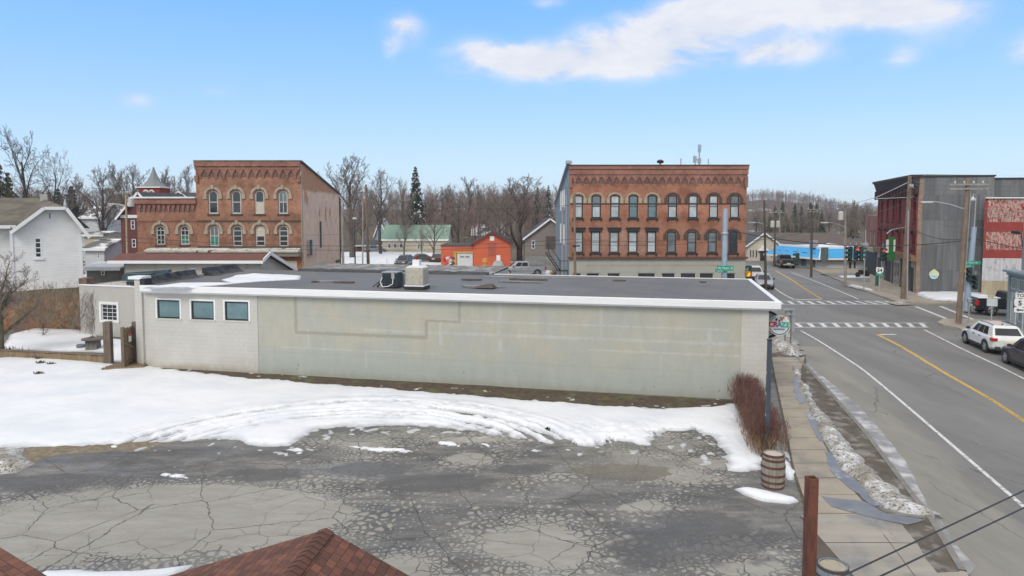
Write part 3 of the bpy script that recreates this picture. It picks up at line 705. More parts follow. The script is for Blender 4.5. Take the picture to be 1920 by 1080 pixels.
def rutfn(X, Y, S):
    r = np.hypot(X-RC[0], Y-RC[1]); th = np.arctan2(X-RC[0], Y-RC[1])
    z = np.clip(1.35-np.abs(r-7.9)/1.4, 0, 1)*(np.abs(th) < 1.35)*np.clip((1.35-np.abs(th))*3,0,1)
    rn = vnoise(r*4.6+40, th*1.7+20, 1.0, 7, 4, .62) + .35*vnoise(X, Y, 3.0, 8, 3); mm = z > 0; rn = .5+.10*(rn-rn[mm].mean())/rn[mm].std()
    k = np.clip(z*1.6,0,1)*np.clip((rn-.49)*9,0,1)*np.clip(1.25-np.maximum(0,r-8.0)*.5,0.3,1); S2 = S*(1-k) - .10*k
    # churned patch at the right end
    c = G(1150,810,LOTZ); q = np.exp(-(((X-c.x)/2.4)**2+((Y-c.y)/1.1)**2))
    ch = vnoise(X*1.6, Y*.5, 1.6, 9, 4, .7); S2 = S2 - q*np.clip((ch-.56)*6, 0, 1.2)*.9
    ex = -z*(rn-.5)*.35 + q*(vnoise(X,Y,3.2,3,4,.7)-.4)*.22
    S2 = S2 + (vnoise(X, Y, 5.5, 31, 3, .6)-.5)*.22*(z+q > .05)
    isl = (vnoise(X, Y, 3.2, 21, 4, .6)-.635)*.9; S2 = np.where((S2 < 0) & (S > -1.1), np.maximum(S2, np.minimum(isl, .06)), S2)
    RUTK[0] = np.clip(k*np.clip((vnoise(X,Y,2.4,17,4,.65)-.33)*4,0,1), 0, 1)
    return S2, ex
relief('snow', [snowA], LOTZ, .06, .15, M['snow'], tau=.4, edge=.3, ef=2.0, fn=rutfn, blur=1, label='smooth white snow with curved wheel ruts along the long wall', cat='snow')
relief('snow', [[(18,628),(60,616),(150,618),(190,634),(262,640),(262,684),(205,676),(200,661),(0,656)]], LOTZ, .1, .15, M['snow'], edge=.2, label='snow lying in the yard behind the open wooden gate', cat='snow')
relief('snow', [[(1376,917),(1400,917),(1440,924),(1490,934),(1500,941),(1480,946),(1430,940),(1395,928)]], LOTZ, .03, .16, M['snow'], tau=.12, edge=.04, label='long thin snow heap in front of the barrel', cat='snow heap')
relief('snow', [[(1395,770),(1440,790),(1468,850),(1490,885),(1486,900),(1470,880),(1440,850),(1420,850)],[(1468,862),(1490,884),(1494,905),(1472,900)]], LOTZ, .05, .12, M['snow'], tau=.2, edge=.25, label='thin snow under the reddish hedge', cat='snow')
frag = [[(530,842),(560,838),(600,846),(560,850)],[(650,836),(760,841),(790,848),(700,848)],[(815,826),(862,831),(875,840),(830,836)],[(905,832),(925,836),(915,840)],[(205,833),(228,835),(222,841),(204,839)],[(1000,842),(1016,844),(1008,849)],
        [(296,886),(350,890),(352,895),(300,893)],[(985,843),(1040,846),(1030,849)]]
relief('snow', frag, LOTZ, .03, .045, M['snow'], tau=.08, edge=.20, ef=4.5, fn=lambda X,Y,S: (S - np.clip((vnoise(X*.6,Y,6.0,14,4,.7)-.42)*2.2, 0, 1)*.25, 0), label='small scattered scraps of snow on the cracked asphalt', cat='snow')
relief('snow', [[(-60,845),(40,842),(50,862),(60,870),(30,888),(-60,892)]], LOTZ, .06, .35, M['snow_dirty'], tau=.5, edge=.25, label='dirty ploughed snow heap at the left edge of the lot', cat='snow heap')
relief('snow', [[(80,1072),(150,1068),(250,1072),(365,1058),(330,1082),(200,1100),(60,1100)]], LOTZ, .05, .14, M['snow'], tau=.2, edge=.12, label='snow strip beside the brown shingle roof', cat='snow')
def scrapfn(X, Y, S): return S - np.clip((vnoise(X*.6,Y,6.0,14,4,.7)-.42)*2.2, 0, 1)*.28, 0
def gravfn(X, Y, S): return S - np.clip((vnoise(X,Y,2.2,4,5,.7)-.45)*3, 0, 1)*.5, 0
relief('gravel', [[(-60,846),(60,836),(200,826),(330,828),(270,842),(120,850),(40,872),(-60,880)]], LOTZ+.004, .08, .03, mat('brown_grit', (.20,.165,.115), .95, .4, 6, bump=.9, bscale=22), edge=.4, label='brown grit along the lower edge of the snow', cat='gravel')
ridge = [(1483,676),(1500,690),(1502,712),(1520,730),(1530,762),(1560,790),(1596,840),(1640,885),(1690,925),(1722,945),(1752,962),(1745,968),(1690,962),(1650,950),(1618,918),(1572,875),(1538,822),(1520,775),(1508,745),(1494,715),(1484,695)]
def ridgefn(X, Y, S):
    n = vnoise(X, Y, 2.6, 11, 5, .68); return S - np.clip((n-.56)*4, 0, 1)*.22, (n-.45)*.22
relief('snow', [ridge], VZ, .05, .26, M['snow_dirty'], tau=.35, edge=.16, fn=ridgefn, label='dirty grey snow bank between the pavement and the kerb', cat='snow bank', ef=2)
relief('snow', [[(1440,640),(1462,622),(1478,622),(1490,640),(1504,662),(1490,668),(1462,660),(1444,660)]], VZ, .06, .75, M['snow_dirty'], tau=.7, edge=.3, fn=ridgefn, label='piled dirty snow round the two sign posts at the street corner', cat='snow pile', ef=2)
relief('snow', [[(1715,549),(1790,549),(1880,549),(1880,556),(1800,566),(1750,563),(1728,558)]], .13, .12, .25, M['snow'], edge=.5, fn=gravfn, label='patchy snow at the foot of the dark grey sheet wall', cat='snow')
relief('snow', [[(1672,566),(1690,565),(1704,569),(1684,570.5)]], .13, .12, .15, M['snow_dirty'], edge=.3, label='scraps of old snow on the far corner kerb', cat='snow')
relief('snow', [[(1570,517),(1632,517),(1632,521),(1580,521)],[(1592,531),(1640,543),(1636,546),(1596,536)]], .135, .12, .1, M['snow'], edge=.2, label='thin snow strips by the shop car park', cat='snow')
# open snow field behind the long building
relief('snow', [[(600,474),(690,473),(880,476),(900,484),(1040,500),(1060,520),(560,520)]], -.02, .35, .2, M['snow'], edge=1.2, lump=.05, label='open snowy ground between the brick block and the orange barn', cat='snow', ef=.35)
relief('snow', [[(160,470),(235,462),(235,520),(160,540)],[(-100,560),(30,560),(150,540),(150,610),(-100,620)]], -.02, .35, .15, M['snow'], edge=.8, label='snow in the yards between the left-hand houses', cat='snow', ef=.5)

# ================================================================ window and wall builders
def wallplane(mb, x0, x1, z0, z1, holes, y=0.0, rev=.18, T=None):
    """wall face in local x-z at y, with recessed openings; holes (a0,b0,a1,b1,arch)"""
    xs = sorted({x0, x1, *[h[0] for h in holes], *[h[2] for h in holes]}); zs = sorted({z0, z1, *[h[1] for h in holes], *[h[3] for h in holes]})
    old = mb.T
    if T is not None: mb.T = T
    for i in range(len(xs)-1):
        for j in range(len(zs)-1):
            cx, cz = (xs[i]+xs[i+1])/2, (zs[j]+zs[j+1])/2
            if any(h[0] < cx < h[2] and h[1] < cz < h[3] for h in holes): continue
            mb.quad((xs[i],y,zs[j]), (xs[i+1],y,zs[j]), (xs[i+1],y,zs[j+1]), (xs[i],y,zs[j+1]))
    for h in holes:
        a0,b0,a1,b1 = h[:4]; ar = h[4] if len(h) > 4 else 0
        mb.quad((a0,y,b0),(a0,y+rev,b0),(a0,y+rev,b1),(a0,y,b1)); mb.quad((a1,y,b0),(a1,y+rev,b0),(a1,y+rev,b1),(a1,y,b1))
        mb.quad((a0,y,b0),(a1,y,b0),(a1,y+rev,b0),(a0,y+rev,b0))
        if ar <= 0: mb.quad((a0,y,b1),(a1,y,b1),(a1,y+rev,b1),(a0,y+rev,b1))
        else:
            c = (a0+a1)/2; w = (a1-a0)/2; n = 8
            pts = [(c+w*cos(pi*k/n), b1-ar+ar*sin(pi*k/n)) for k in range(n+1)]
            for k in range(n):
                (xa,za),(xb,zb) = pts[k], pts[k+1]
                mb.quad((xa,y,za),(xb,y,zb),(xb,y,b1),(xa,y,b1)); mb.quad((xa,y,za),(xb,y,zb),(xb,y+rev,zb),(xa,y+rev,za))
    mb.T = old
def rframe(mb, a0, b0, a1, b1, ar, y0, y1, t):
    """frame ring, arched on top when ar>0"""
    if ar <= 0:
        mb.box(a0,a0+t,y0,y1,b0,b1); mb.box(a1-t,a1,y0,y1,b0,b1); mb.box(a0+t,a1-t,y0,y1,b1-t,b1); mb.box(a0+t,a1-t,y0,y1,b0,b0+t)
    else:
        mb.box(a0,a0+t,y0,y1,b0,b1-ar); mb.box(a1-t,a1,y0,y1,b0,b1-ar); mb.box(a0+t,a1-t,y0,y1,b0,b0+t)
        archring(mb, (a0+a1)/2, b1-ar, (a1-a0)/2, ar, t, y0, y1)
def archring(mb, cx, cz, rx, rz, t, y0, y1, n=10, a0=0, a1=pi):
    vs = []; fs = []
    for k in range(n+1):
        a = a0+(a1-a0)*k/n
        for q in ((rx,rz),(rx-t,rz-t)):
            for y in (y0,y1): vs.append((cx+q[0]*cos(a), y, cz+q[1]*sin(a)))
    for k in range(n):
        b = k*4; fs += [(b,b+1,b+5,b+4),(b+2,b+6,b+7,b+3),(b,b+4,b+6,b+2),(b+1,b+3,b+7,b+5)]
    fs += [(0,2,3,1),(n*4,n*4+1,n*4+3,n*4+2)]
    mb.add(vs, fs)
def window(parent, h, y, fm, gm, bars=(0,1), t=.07, rec=.10, hood=None, sill=None, T=None, label=None, up_g=None, lo_g=None, name='window', barw=.04):
    a0,b0,a1,b1 = h[:4]; ar = h[4] if len(h) > 4 else 0
    mb = MB(); mb.T = T; yf = y+rec
    rframe(mb, a0+.003, b0+.003, a1-.003, b1-.003, ar, yf, yf+.06, t)
    for k in range(bars[0]):
        x = a0+(a1-a0)*(k+1)/(bars[0]+1); mb.box(x-barw/2, x+barw/2, yf+.008, yf+.05, b0+t, b1-t-(ar*.3))
    for k in range(bars[1]):
        z = b0+(b1-b0)*(k+1)/(bars[1]+1); mb.box(a0+t, a1-t, yf+.012, yf+.046, z-barw*.6, z+barw*.6)
    w = mb.build(name, fm, parent, label=label)
    g = MB(); g.T = T; z1 = b1-.01 if ar <= 0 else b1-.01
    n = 8; c = (a0+a1)/2; ww = (a1-a0)/2-.01
    def pane(za, zb, m, arch):
        q = MB(); q.T = T
        pts = [(a0+.01,za),(a1-.01,za)]
        if arch: pts += [(c+ww*cos(pi*k/n), b1-ar+(ar-.01)*sin(pi*k/n)) for k in range(n+1)]
        else: pts += [(a1-.01,zb),(a0+.01,zb)]
        q.prism(pts, yf+.025, yf+.032, 'y'); q.build('pane', m, w)
    if up_g or lo_g:
        mid = (b0+b1)/2; pane(b0+.01, mid, lo_g or gm, False); pane(mid, z1, up_g or gm, ar > 0)
    else: pane(b0+.01, z1, gm, ar > 0)
    if hood:
        q = MB(); q.T = T; hood[0](q, h, y); q.build('hood', hood[1], w)
    if sill:
        q = MB(); q.T = T; ov = sill[1]; q.box(a0-ov, a1+ov, y-.09, y+.05, b0-.14, b0-.003); 
        if len(sill) > 2:
            q.box(a0-ov*.6, a0-ov*.6+.12, y-.06, y+.03, b0-.30, b0-.143); q.box(a1+ov*.6-.12, a1+ov*.6, y-.06, y+.03, b0-.30, b0-.143)
        q.build('sill', sill[0], w)
    return w

# ================================================================ the long low commercial building
gl = G(262,688,LOTZ); gr_ = G(1438,752.5,LOTZ)
mA = atan2(gr_.y-gl.y, gr_.x-gl.x); mW = (Vector((gr_.x,gr_.y))-Vector((gl.x,gl.y))).length
TOP = 4.33; DEP = 9.2
shop = empty('commercial_building', (gl.x,gl.y,0), mA, 'long low flat-roofed building with patched grey-green side wall and white eaves', 'building')
Mi = Matrix.Translation((gl.x,gl.y,0)) @ Matrix.Rotation(mA,4,'Z'); MiI = Mi.inverted()
def onplane(px, py, MI, yl=0.0):
    o = MI @ Vector((0,0,CH)); d = MI.to_3x3() @ ray(px,py); t = (yl-o.y)/d.y; q = o+d*t; return q.x, q.z
def onroof(px, py, z, MI=MiI): q = MI @ G(px,py,z); return q.x, q.y
xs_ = onplane(483, 600, MiI)[0]; xe_ = onplane(1391, 600, MiI)[0]
print('shop width', mW, 'seams', xs_, xe_)
wins = []
for (x0,y0,x1,y1) in ((294,562,337,598),(358,564,401,600),(421,565,466,602)):
    a0,b1 = onplane(x0,y0,MiI); a1,b0 = onplane(x1,y1,MiI); wins.append((a0,b0,a1,b1))
mb = MB(); wallplane(mb, .35, xs_, -.1, 4.06, wins, 0, .16); mb.build('wall', M['block'], shop, label='pale painted block wall with three dark-framed windows')
mb = MB(); mb.quad((xs_,.02,-.1),(xe_,.02,-.1),(xe_,.02,4.06),(xs_,.02,4.06)); mb.quad((xs_,0,-.1),(xs_,.02,-.1),(xs_,.02,4.06),(xs_,0,4.06)); mb.build('wall', M['stucco'], shop, label='long grey-green rendered wall with pale patches')
mb = MB(); mb.box(xe_, mW, 0, .4, -.1, 4.06); mb.build('pilaster', M['block'], shop, label='pale corner pilaster by the street')
mb = MB(); mb.quad((mW,.4,-.1),(mW,DEP,-.1),(mW,DEP,4.06),(mW,.4,4.06)); mb.quad((0,DEP,-.1),(mW,DEP,-.1),(mW,DEP,4.06),(0,DEP,4.06)); mb.quad((0,.4,-.1),(0,DEP,-.1),(0,DEP,4.06),(0,.4,4.06)); mb.build('wall', M['greywall'], shop)
px0, ztop = onplane(256,519,MiI)
mb = MB(); mb.box(-.05, .35, -.12, .4, -.1, 4.62); mb.build('pier', M['block'], shop, label='pale corner pier rising above the eaves at the left')
mb = MB(); mb.box(-.35, .45, -.2, .48, 4.62, 4.76); mb.build('pier_cap', M['trim_white'], shop)
mb = MB()
prof = [(-.34,4.05),(-.36,4.33),(-.30,4.35),(-.18,4.345),(-.18,4.05)]
mb.prism([(a,b) for a,b in prof], .45, mW+.42, 'x'); mb.build('fascia', M['trim_white'], shop)
mb = MB(); mb.box(.45, mW+.3, -.2, 0.0, 3.96, 4.048); mb.build('gutter_board', M['white'], shop)
mb = MB(); mb.prism([(mW+.2,4.05),(mW+.42,4.05),(mW+.42,4.352),(mW+.2,4.352)], -.18, DEP+.1, 'y'); mb.build('fascia', M['trim_white'], shop)
mb = MB(); mb.box(16.5, mW+.42, DEP+.103, DEP+.2, 4.1, 4.37); mb.build('fascia', M['trim_white'], shop)
# roof: sheet with slight sag
mb = MB(); nx_, ny_ = 60, 20
vs = []; 
for j in range(ny_+1):
    for i in range(nx_+1):
        x = .35+(mW-.15)*i/nx_; y = -.18+(DEP+.28)*j/ny_
        vs.append((x, y, 4.338-.05*sin(pi*i/nx_)*sin(pi*j/ny_)+.02*mnoise.noise(Vector((x*.8,y*1.2,0)))*(1 if 0<j<ny_ and 0<i<nx_ else 0)))
mb.add(vs, [(j*(nx_+1)+i, j*(nx_+1)+i+1, (j+1)*(nx_+1)+i+1, (j+1)*(nx_+1)+i) for j in range(ny_) for i in range(nx_)])
roof_o = mb.build('roof', M['roof'], shop, smooth=True)
# snow lying on the roof
RZ = 4.32
sp1 = [onroof(x,y,RZ) for x,y in ((276,538),(340,531),(430,530),(414,525),(440,517),(475,513),(565,517),(561,524),(500,527),(461,530),(405,536),(340,539))]
so = relief('snow', [sp1], RZ, .08, .07, M['snow'], tau=.2, edge=.1, label='snow patch on the left end of the low dark roof', cat='snow', world=True, ef=2)
so.location = (gl.x,gl.y,0); so.rotation_euler = (0,0,mA)
# tarred parapet along the left end, hung with loose black sheeting
def tarp(x, y0, y1, z0, z1a, z1b, seed, w=.22):
    mb = MB(); n = 26; r = random.Random(seed); vs = []
    prof = []
    for i in range(n+1):
        f = i/n; y = y0+(y1-y0)*f; zt = z1a+(z1b-z1a)*f
        q = lambda k: .05*mnoise.noise(Vector((y*2.3, k*1.7, seed)))
        prof.append([(x-.02, z0), (x-.03+q(1), zt-.02+q(2)*.5), (x+w, zt+q(3)), (x+w+.10+q(4)*2.5, (z0+zt)/2+q(5)*2), (x+w+.28+q(6)*4, z0+.10+abs(q(7))), (x+w+.62+q(8)*5, z0+.03)])
        vs += [(a, y, b) for a, b in prof[-1]]
    m = 6
    fs = [(i*m+k, i*m+k+1, (i+1)*m+k+1, (i+1)*m+k) for i in range(n) for k in range(m-1)] + [tuple(range(m)), tuple(range(n*m, n*m+m))]
    return mb.add(vs, fs)
tarp(.0, .35, 4.2, 4.3, 4.72, 4.78, 1).build('parapet_sheeting', M['tar'], shop, label='loose black sheeting over the left parapet')
tarp(.05, 5.1, 8.2, 4.3, 4.80, 4.78, 2).build('parapet_sheeting', M['tar'], shop, label='black sheeting over the rear end of the left parapet')
mb = MB(); mb.box(-.05,.2,4.22,5.08,4.0,4.45); mb.box(-.05,.15,4.22,4.45,4.45,4.8); mb.build('parapet', M['greywall'], shop)
mb = MB(); mb.box(.36,.62,-.22,.30,4.1,4.66); mb.build('flashing', M['tar'], shop)
# tar curb along the rear of the roof
def ridge_tar(x0, x1, y, z, w, h, seed):
    mb = MB(); n = int((x1-x0)/.2); vs = []
    for i in range(n+1):
        x = x0+(x1-x0)*i/n; q = mnoise.noise(Vector((x*.9,seed,0)))*.06; e = mnoise.noise(Vector((x*2.1,seed,3)))*.05
        vs += [(x,y-w,z-.05),(x,y-w*.5+q,z+h*.8+e),(x,y+w*.5+q,z+h+e),(x,y+w,z-.05)]
    return mb.add(vs, [(i*4+k,i*4+k+1,i*4+5+k,i*4+4+k) for i in range(n) for k in range(3)]+[(0,1,2,3),(n*4,n*4+1,n*4+2,n*4+3)])
ridge_tar(4.0, 16.2, DEP-.15, 4.34, .25, .16, 1).build('tar_kerb', M['tar'], shop)
# repaired roof holes
def patch(x, y, rx, ry, m, seed, z=4.352, h=.03):
    mb = MB(); r = random.Random(seed); pts = [(x+rx*cos(a)*(1+.35*r.uniform(-1,1)), y+ry*sin(a)*(1+.35*r.uniform(-1,1))) for a in [2*pi*k/14 for k in range(14)]]
    mb.prism(pts, z-.04, z+h); mb.build('roof_patch', m, shop)
pm = mat('rusty_torn_patch', (.10,.075,.065), .9, .4, 6); pg = mat('grey_roof_mastic', (.20,.20,.205), .6, .25, 4)
for px,py,rx,ry,m in ((612,527,.6,.3,pg),(645,529,.55,.16,pm),(590,528,.2,.12,pm),(905,537,1.0,.35,pg),(930,519,1.0,.3,pg),(1030,520,1.6,.25,pg),(975,528,1.1,.12,pg),(1163,526,.35,.16,pm),(1318,529,.15,.14,pm),(885,524,.5,.12,pm),(990,524,.9,.1,pm)):
    x, y = onroof(px,py,4.35); patch(x, y, rx, ry, m, px, h=.02 if m is pg else .035)
x, y = onroof(912,539,4.35); mb = MB()
mb.add([(x-.85,y-.25,4.35),(x+.35,y-.3,4.35),(x+.5,y+.2,4.35),(x-.3,y+.3,4.35),(x-.1,y-.05,4.5),(x+.3,y-.02,4.56),(x-.5,y,4.40)], [(0,1,5,4,6),(1,2,5),(2,3,4,5),(3,0,6,4)]); mb.build('torn_flap', pm, shop)
# windows of the pale block part
for h in wins:
    w_ = window(shop, h, 0, M['black'], M['glass_teal'], bars=(0,0), t=.07, rec=.05, T=None)
# faint white paint halo and sill
mb = MB()


for w_, h in zip([c for c in shop.children if c.name.startswith('window')], wins):
    q = MB(); q.box(h[0]-.1, h[2]+.1, -.03, .0, h[1]-.09, h[1]-.003); q.build('sill', M['block'], w_)
    q = MB(); q.box(h[0]-.09, h[0]-.003, -.006, .02, h[1], h[3]+.09); q.box(h[2]+.003, h[2]+.09, -.006, .02, h[1], h[3]+.09); q.box(h[0]-.003, h[2]+.003, -.006, .02, h[3]+.003, h[3]+.09); q.build('casing', M['white'], w_)
# rear lower building with patched gravel roof
ra = empty('rear_building', tuple(Mi @ Vector((3.3, DEP+.35, 0))), mA, 'low building behind the dark roof with a patched grey gravel roof', 'building')
mb = MB(); mb.quad((0,0,0),(13,0,0),(13,0,4.3),(0,0,4.3)); mb.quad((0,4.4,0),(13,4.4,0),(13,4.4,4.3),(0,4.4,4.3)); mb.quad((0,0,0),(0,4.4,0),(0,4.4,4.6),(0,0,4.3)); mb.quad((13,0,0),(13,4.4,0),(13,4.4,4.3),(13,0,4.3)); mb.build('wall', M['greywall'], ra)
mb = MB(); vs = []; nx_, ny_ = 50, 10
for j in range(ny_+1):
    for i in range(nx_+1):
        x = 13*i/nx_; y = -.1+4.6*j/ny_; f = j/ny_
        rise = .10*max(0, min(1, 1.25-abs(x-5.5)/9.0))*f + .05*mnoise.noise(Vector((x*1.3,y*1.3,2)))
        vs.append((x,y,4.33+rise+.02*f))
mb.add(vs, [(j*(nx_+1)+i, j*(nx_+1)+i+1, (j+1)*(nx_+1)+i+1, (j+1)*(nx_+1)+i) for j in range(ny_) for i in range(nx_)]); mb.build('roof', M['gravelroof'], ra, smooth=True)
ridge_tar(0, 13, 4.45, 4.34, .15, .10, 5).build('roof_edge', M['gravelroof'], ra)

# ---- roof equipment
def roof_thing(name, px, py, label, cat, z=4.345):
    q = G(px, py, z); return empty(name, (q.x,q.y,z), mA, label, cat)
v = roof_thing('roof_vent_hood', 782, 541, 'large mottled grey metal vent hood on the dark roof', 'vent')
mb = MB(); mb.box(-.50,.50,-.45,.45,.0,.14); mb.build('curb', M['tar'], v)
mb = MB(); mb.box(-.49,.49,-.44,.44,.143,.20); mb.build('rim', M['trim_white'], v)
vm = mat('mottled_weathered_sheet', (.42,.40,.34), .6, .12, 3, col2=(.17,.155,.12), c2=(7,.60,.66))
mb = MB(); mb.box(-.46,.46,-.41,.41,.203,1.02); mb.build('casing', vm, v, bevel=.06)
mb = MB(); mb.prism([(-.44,1.02),(.44,1.02),(.30,1.12),(-.30,1.12)], -.38, .38, 'y'); mb.build('lid', M['white'], v, bevel=.02)
mb = MB(); mb.box(-.17,.17,-.16,.16,1.12,1.40); mb.build('stack', M['white'], v); mb = MB(); mb.lathe([(.05,1.4),(.05,1.46),(.10,1.48),(.10,1.58),(.02,1.62)],12); mb.build('stack_cap', mat('dull_red_cap',(.22,.03,.03)), v)
v = roof_thing('condenser_unit', 737, 538, 'dark blue-green condenser unit standing on the dark roof', 'air conditioner')
dk = mat('dark_teal_casing', (.03,.055,.07), .5, .25)
mb = MB(); mb.box(-.42,.36,-.35,.35,.06,.72); mb.build('casing', dk, v, bevel=.02)
mb = MB(); mb.box(-.44,.38,-.37,.37,.723,.77); mb.build('top', M['galv'], v)
mb = MB()
for k in range(9): mb.box(-.40,.34,-.372,-.352,.12+k*.065,.145+k*.065)
mb.build('louvre', M['black'], v)
mb = MB(); mb.box(.08,.24,-.42,-.375,.45,.78); mb.build('switch_box', M['galv'], v)
mb = MB(); mb.tube([(.16,-.40,.45),(.18,-.5,.2),(-.05,-.55,.08),(-.35,-.5,.05),(-.5,-.4,.25),(-.44,-.3,.5)], .022, 6); mb.build('conduit', M['white'], v)
mb = MB(); mb.bar((-.42,0,.5),(-.75,-.2,.0),.08); mb.bar((-.42,-.3,.4),(-.9,-.4,.02),.05); mb.build('brace', M['black'], v)
for s in (-.3,.25):
    mb = MB(); mb.box(s-.05,s+.05,-.4,.4,.0,.06); mb.build('skid', M['black'], v)
v = roof_thing('metal_cabinet', 754, 536, 'slim grey metal cabinet between condenser and vent hood', 'cabinet')
mb = MB(); mb.box(-.17,.17,-.15,.15,.0,.66); mb.build('cabinet_body', M['galv'], v, bevel=.02)
mb = MB(); mb.tube([(.17,0,.15),(.35,-.1,.1),(.5,-.05,.35),(.52,0,.55)], .015, 5); mb.build('hose', M['black'], v)
# ================================================================ brick blocks
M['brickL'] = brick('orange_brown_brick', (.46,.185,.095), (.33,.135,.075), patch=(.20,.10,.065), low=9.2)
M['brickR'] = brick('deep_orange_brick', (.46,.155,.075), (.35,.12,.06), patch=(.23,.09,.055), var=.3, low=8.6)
M['recess_shade'] = brick('shade_dark_brick', (.15,.055,.04), (.11,.045,.035), var=.3)  # darkened brick, its colour stands in for shade in the cornice recess
M['brickpale'] = brick('pale_repair_brick', (.36,.17,.11), (.32,.14,.09))
M['brickcorn'] = brick('red_cornice_brick', (.34,.115,.07), (.25,.08,.055), var=.4)
def sidep():
    t = NT('flaking_pink_painted_brick'); sp = t.n('SeparateXYZ'); t.L.new(t.co, sp.inputs[0]); cm = t.n('CombineXYZ'); t.L.new(sp.outputs[1], cm.inputs[0]); t.L.new(sp.outputs[2], cm.inputs[1])
    b = t.n('TexBrick'); t.L.new(cm.outputs[0], b.inputs['Vector']); b.inputs['Scale'].default_value = 1; b.inputs['Brick Width'].default_value = .22; b.inputs['Row Height'].default_value = .075; b.inputs['Mortar Size'].default_value = .008
    b.inputs['Color1'].default_value = (.50,.24,.135,1); b.inputs['Color2'].default_value = (.42,.19,.11,1); b.inputs['Mortar'].default_value = (.42,.30,.22,1)
    n = t.noise(.55, 8, .68, stretch=(1,1,.45)); z = t.math('ADD', sp.outputs[2], t.math('MULTIPLY', n, .8))
    f = t.math('MULTIPLY', t.ss(n, .36, .46), t.math('SUBTRACT', 1, t.ss(z, 10.2, 10.6)))
    f = t.math('MAXIMUM', f, t.math('SUBTRACT', 1, t.ss(z, 3.6, 4.4)))
    c = t.mix(t.math('MULTIPLY', f, .85), b.outputs[0], (.74,.56,.45,1)); c = t.scale(c, t.lin(t.noise(1.8,6,.7,stretch=(1,1,.5)),.3,.7,.82,1.12)); t.base(c); t.rough(.9); return t.m
M['sidepaint'] = sidep()
M['hoodstone'] = mat('tan_hood_stone', (.37,.32,.24), .85, .25, 4); M['sillstone'] = mat('dark_sill_stone', (.075,.06,.05), .85, .25)
M['winwhite'] = mat('weathered_white_window', (.50,.50,.48), .6, .2, 6); M['winblack'] = mat('black_window_trim', (.022,.024,.028), .5, .15)
M['mossmetal'] = mat('streaked_roof_edge', (.16,.14,.11), .8, .4, 2, col2=(.10,.12,.05), c2=(1,.5,.6))
YF = 65.0
def bx_(px, py, Y=YF, ox=0): p = P(px, py, Y); return p.x-ox, p.z
SHADE_BANDS = []
def corbel(mb, x0, x1, z0, z1, n, y0, drop=.35, wid=.42):
    """row of corbelled arches: stepped teeth under a projecting band"""
    w = (x1-x0)/n; sb = MB(); sb.box(x0, x1, y0-.02, y0-.0005, z0-drop*.25, z1-.01); SHADE_BANDS.append((mb, sb))  # thin dark backing paints the shade between the teeth
    for i in range(n):
        c = x0+w*(i+.5)
        mb.box(c-w*.16, c+w*.16, y0-.12, y0+.02, z0, z1)
        mb.box(c-w*.10, c+w*.10, y0-.07, y0+.02, z0-drop*.5, z0-.002)
        mb.box(c-w*.30, c-w*.162, y0-.12, y0+.02, z0+(z1-z0)*.45, z1); mb.box(c+w*.162, c+w*.30, y0-.12, y0+.02, z0+(z1-z0)*.45, z1)
        mb.box(c-w*.44, c-w*.302, y0-.12, y0+.02, z0+(z1-z0)*.75, z1); mb.box(c+w*.302, c+w*.44, y0-.12, y0+.02, z0+(z1-z0)*.75, z1)
def arch_hood(q, h, y):
    a0,b0,a1,b1 = h[:4]; ar = h[4]; c = (a0+a1)/2; w = (a1-a0)/2
    archring(q, c, b1-ar, w+.36, ar+.36, .22, y-.10, y+.04)
    q.box(c-w-.42, c-w-.10, y-.12, y+.03, b1-ar-.42, b1-ar-.003); q.box(c+w+.10, c+w+.42, y-.12, y+.03, b1-ar-.42, b1-ar-.003)
def key_hood(q, h, y):
    arch_hood(q, h, y); a0,b0,a1,b1 = h[:4]; c = (a0+a1)/2
    q.prism([(c-.10,b1+.10),(c+.10,b1+.10),(c+.15,b1+.50),(c-.15,b1+.50)], y-.16, y-.102, 'y')

# ---- left brick block (three storeys) and its two-storey neighbour
xL, zL = bx_(366, 303); xR, _ = bx_(563, 305)
o1 = xL; WL = xR-xL
bl = empty('brick_building', (xL, YF, 0), 0, 'three-storey orange brick building with tan arched window hoods and flaking pink side wall', 'building')
zT = zL
def hw(cx, y0, y1, wpx, ox, ar=.38, Y=YF):
    a0, b0 = bx_(cx-wpx/2, y1, Y, ox); a1, b1 = bx_(cx+wpx/2, y0, Y, ox); return (a0, b0, a1, b1, ar)
up = [hw(c, 357, 401, 17, o1) for c in (399.5, 443, 486.5, 530.5)]; lo = [hw(c, 423, 462, 17, o1) for c in (401.5, 445, 488, 531.5)]
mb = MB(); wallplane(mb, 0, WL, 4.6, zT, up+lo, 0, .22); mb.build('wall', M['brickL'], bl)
backY = 80.0-YF; xb = P(637, 400, 80).x-o1; zb = P(637, 365, 80).z
mb = MB(); mb.quad((WL,0,0),(xb,backY,0),(xb,backY,zb),(WL,0,zT)); mb.quad((0,0,0),(0,backY,0),(0,backY,zb),(0,0,zT)); mb.quad((0,backY,0),(xb,backY,0),(xb,backY,zb),(0,backY,zb)); mb.build('side_wall', M['sidepaint'], bl, label='flaking pinkish painted side wall')
mb = MB(); mb.quad((.2,.2,zT-.35),(WL-.05,.2,zT-.35),(xb-.1,backY,zb-.2),(.2,backY,zb-.2)); mb.build('roof', M['roof'], bl)
mb = MB(); mb.bar((WL+.02,-.05,zT+.06),(xb+.02,backY,zb+.06),.28,.14); mb.build('side_coping', mat('dark_coping',(.10,.09,.085)), bl)
mb = MB(); mb.box(-.06,WL+.03,-.30,.15,zT-.02,zT+.12); mb.build('roof_edge', M['mossmetal'], bl)
mb = MB(); mb.box(-.05,WL+.01,-.26,-.003,zT-.45,zT-.023); mb.box(-.03,WL,-.16,-.003,zT-.75,zT-.453)
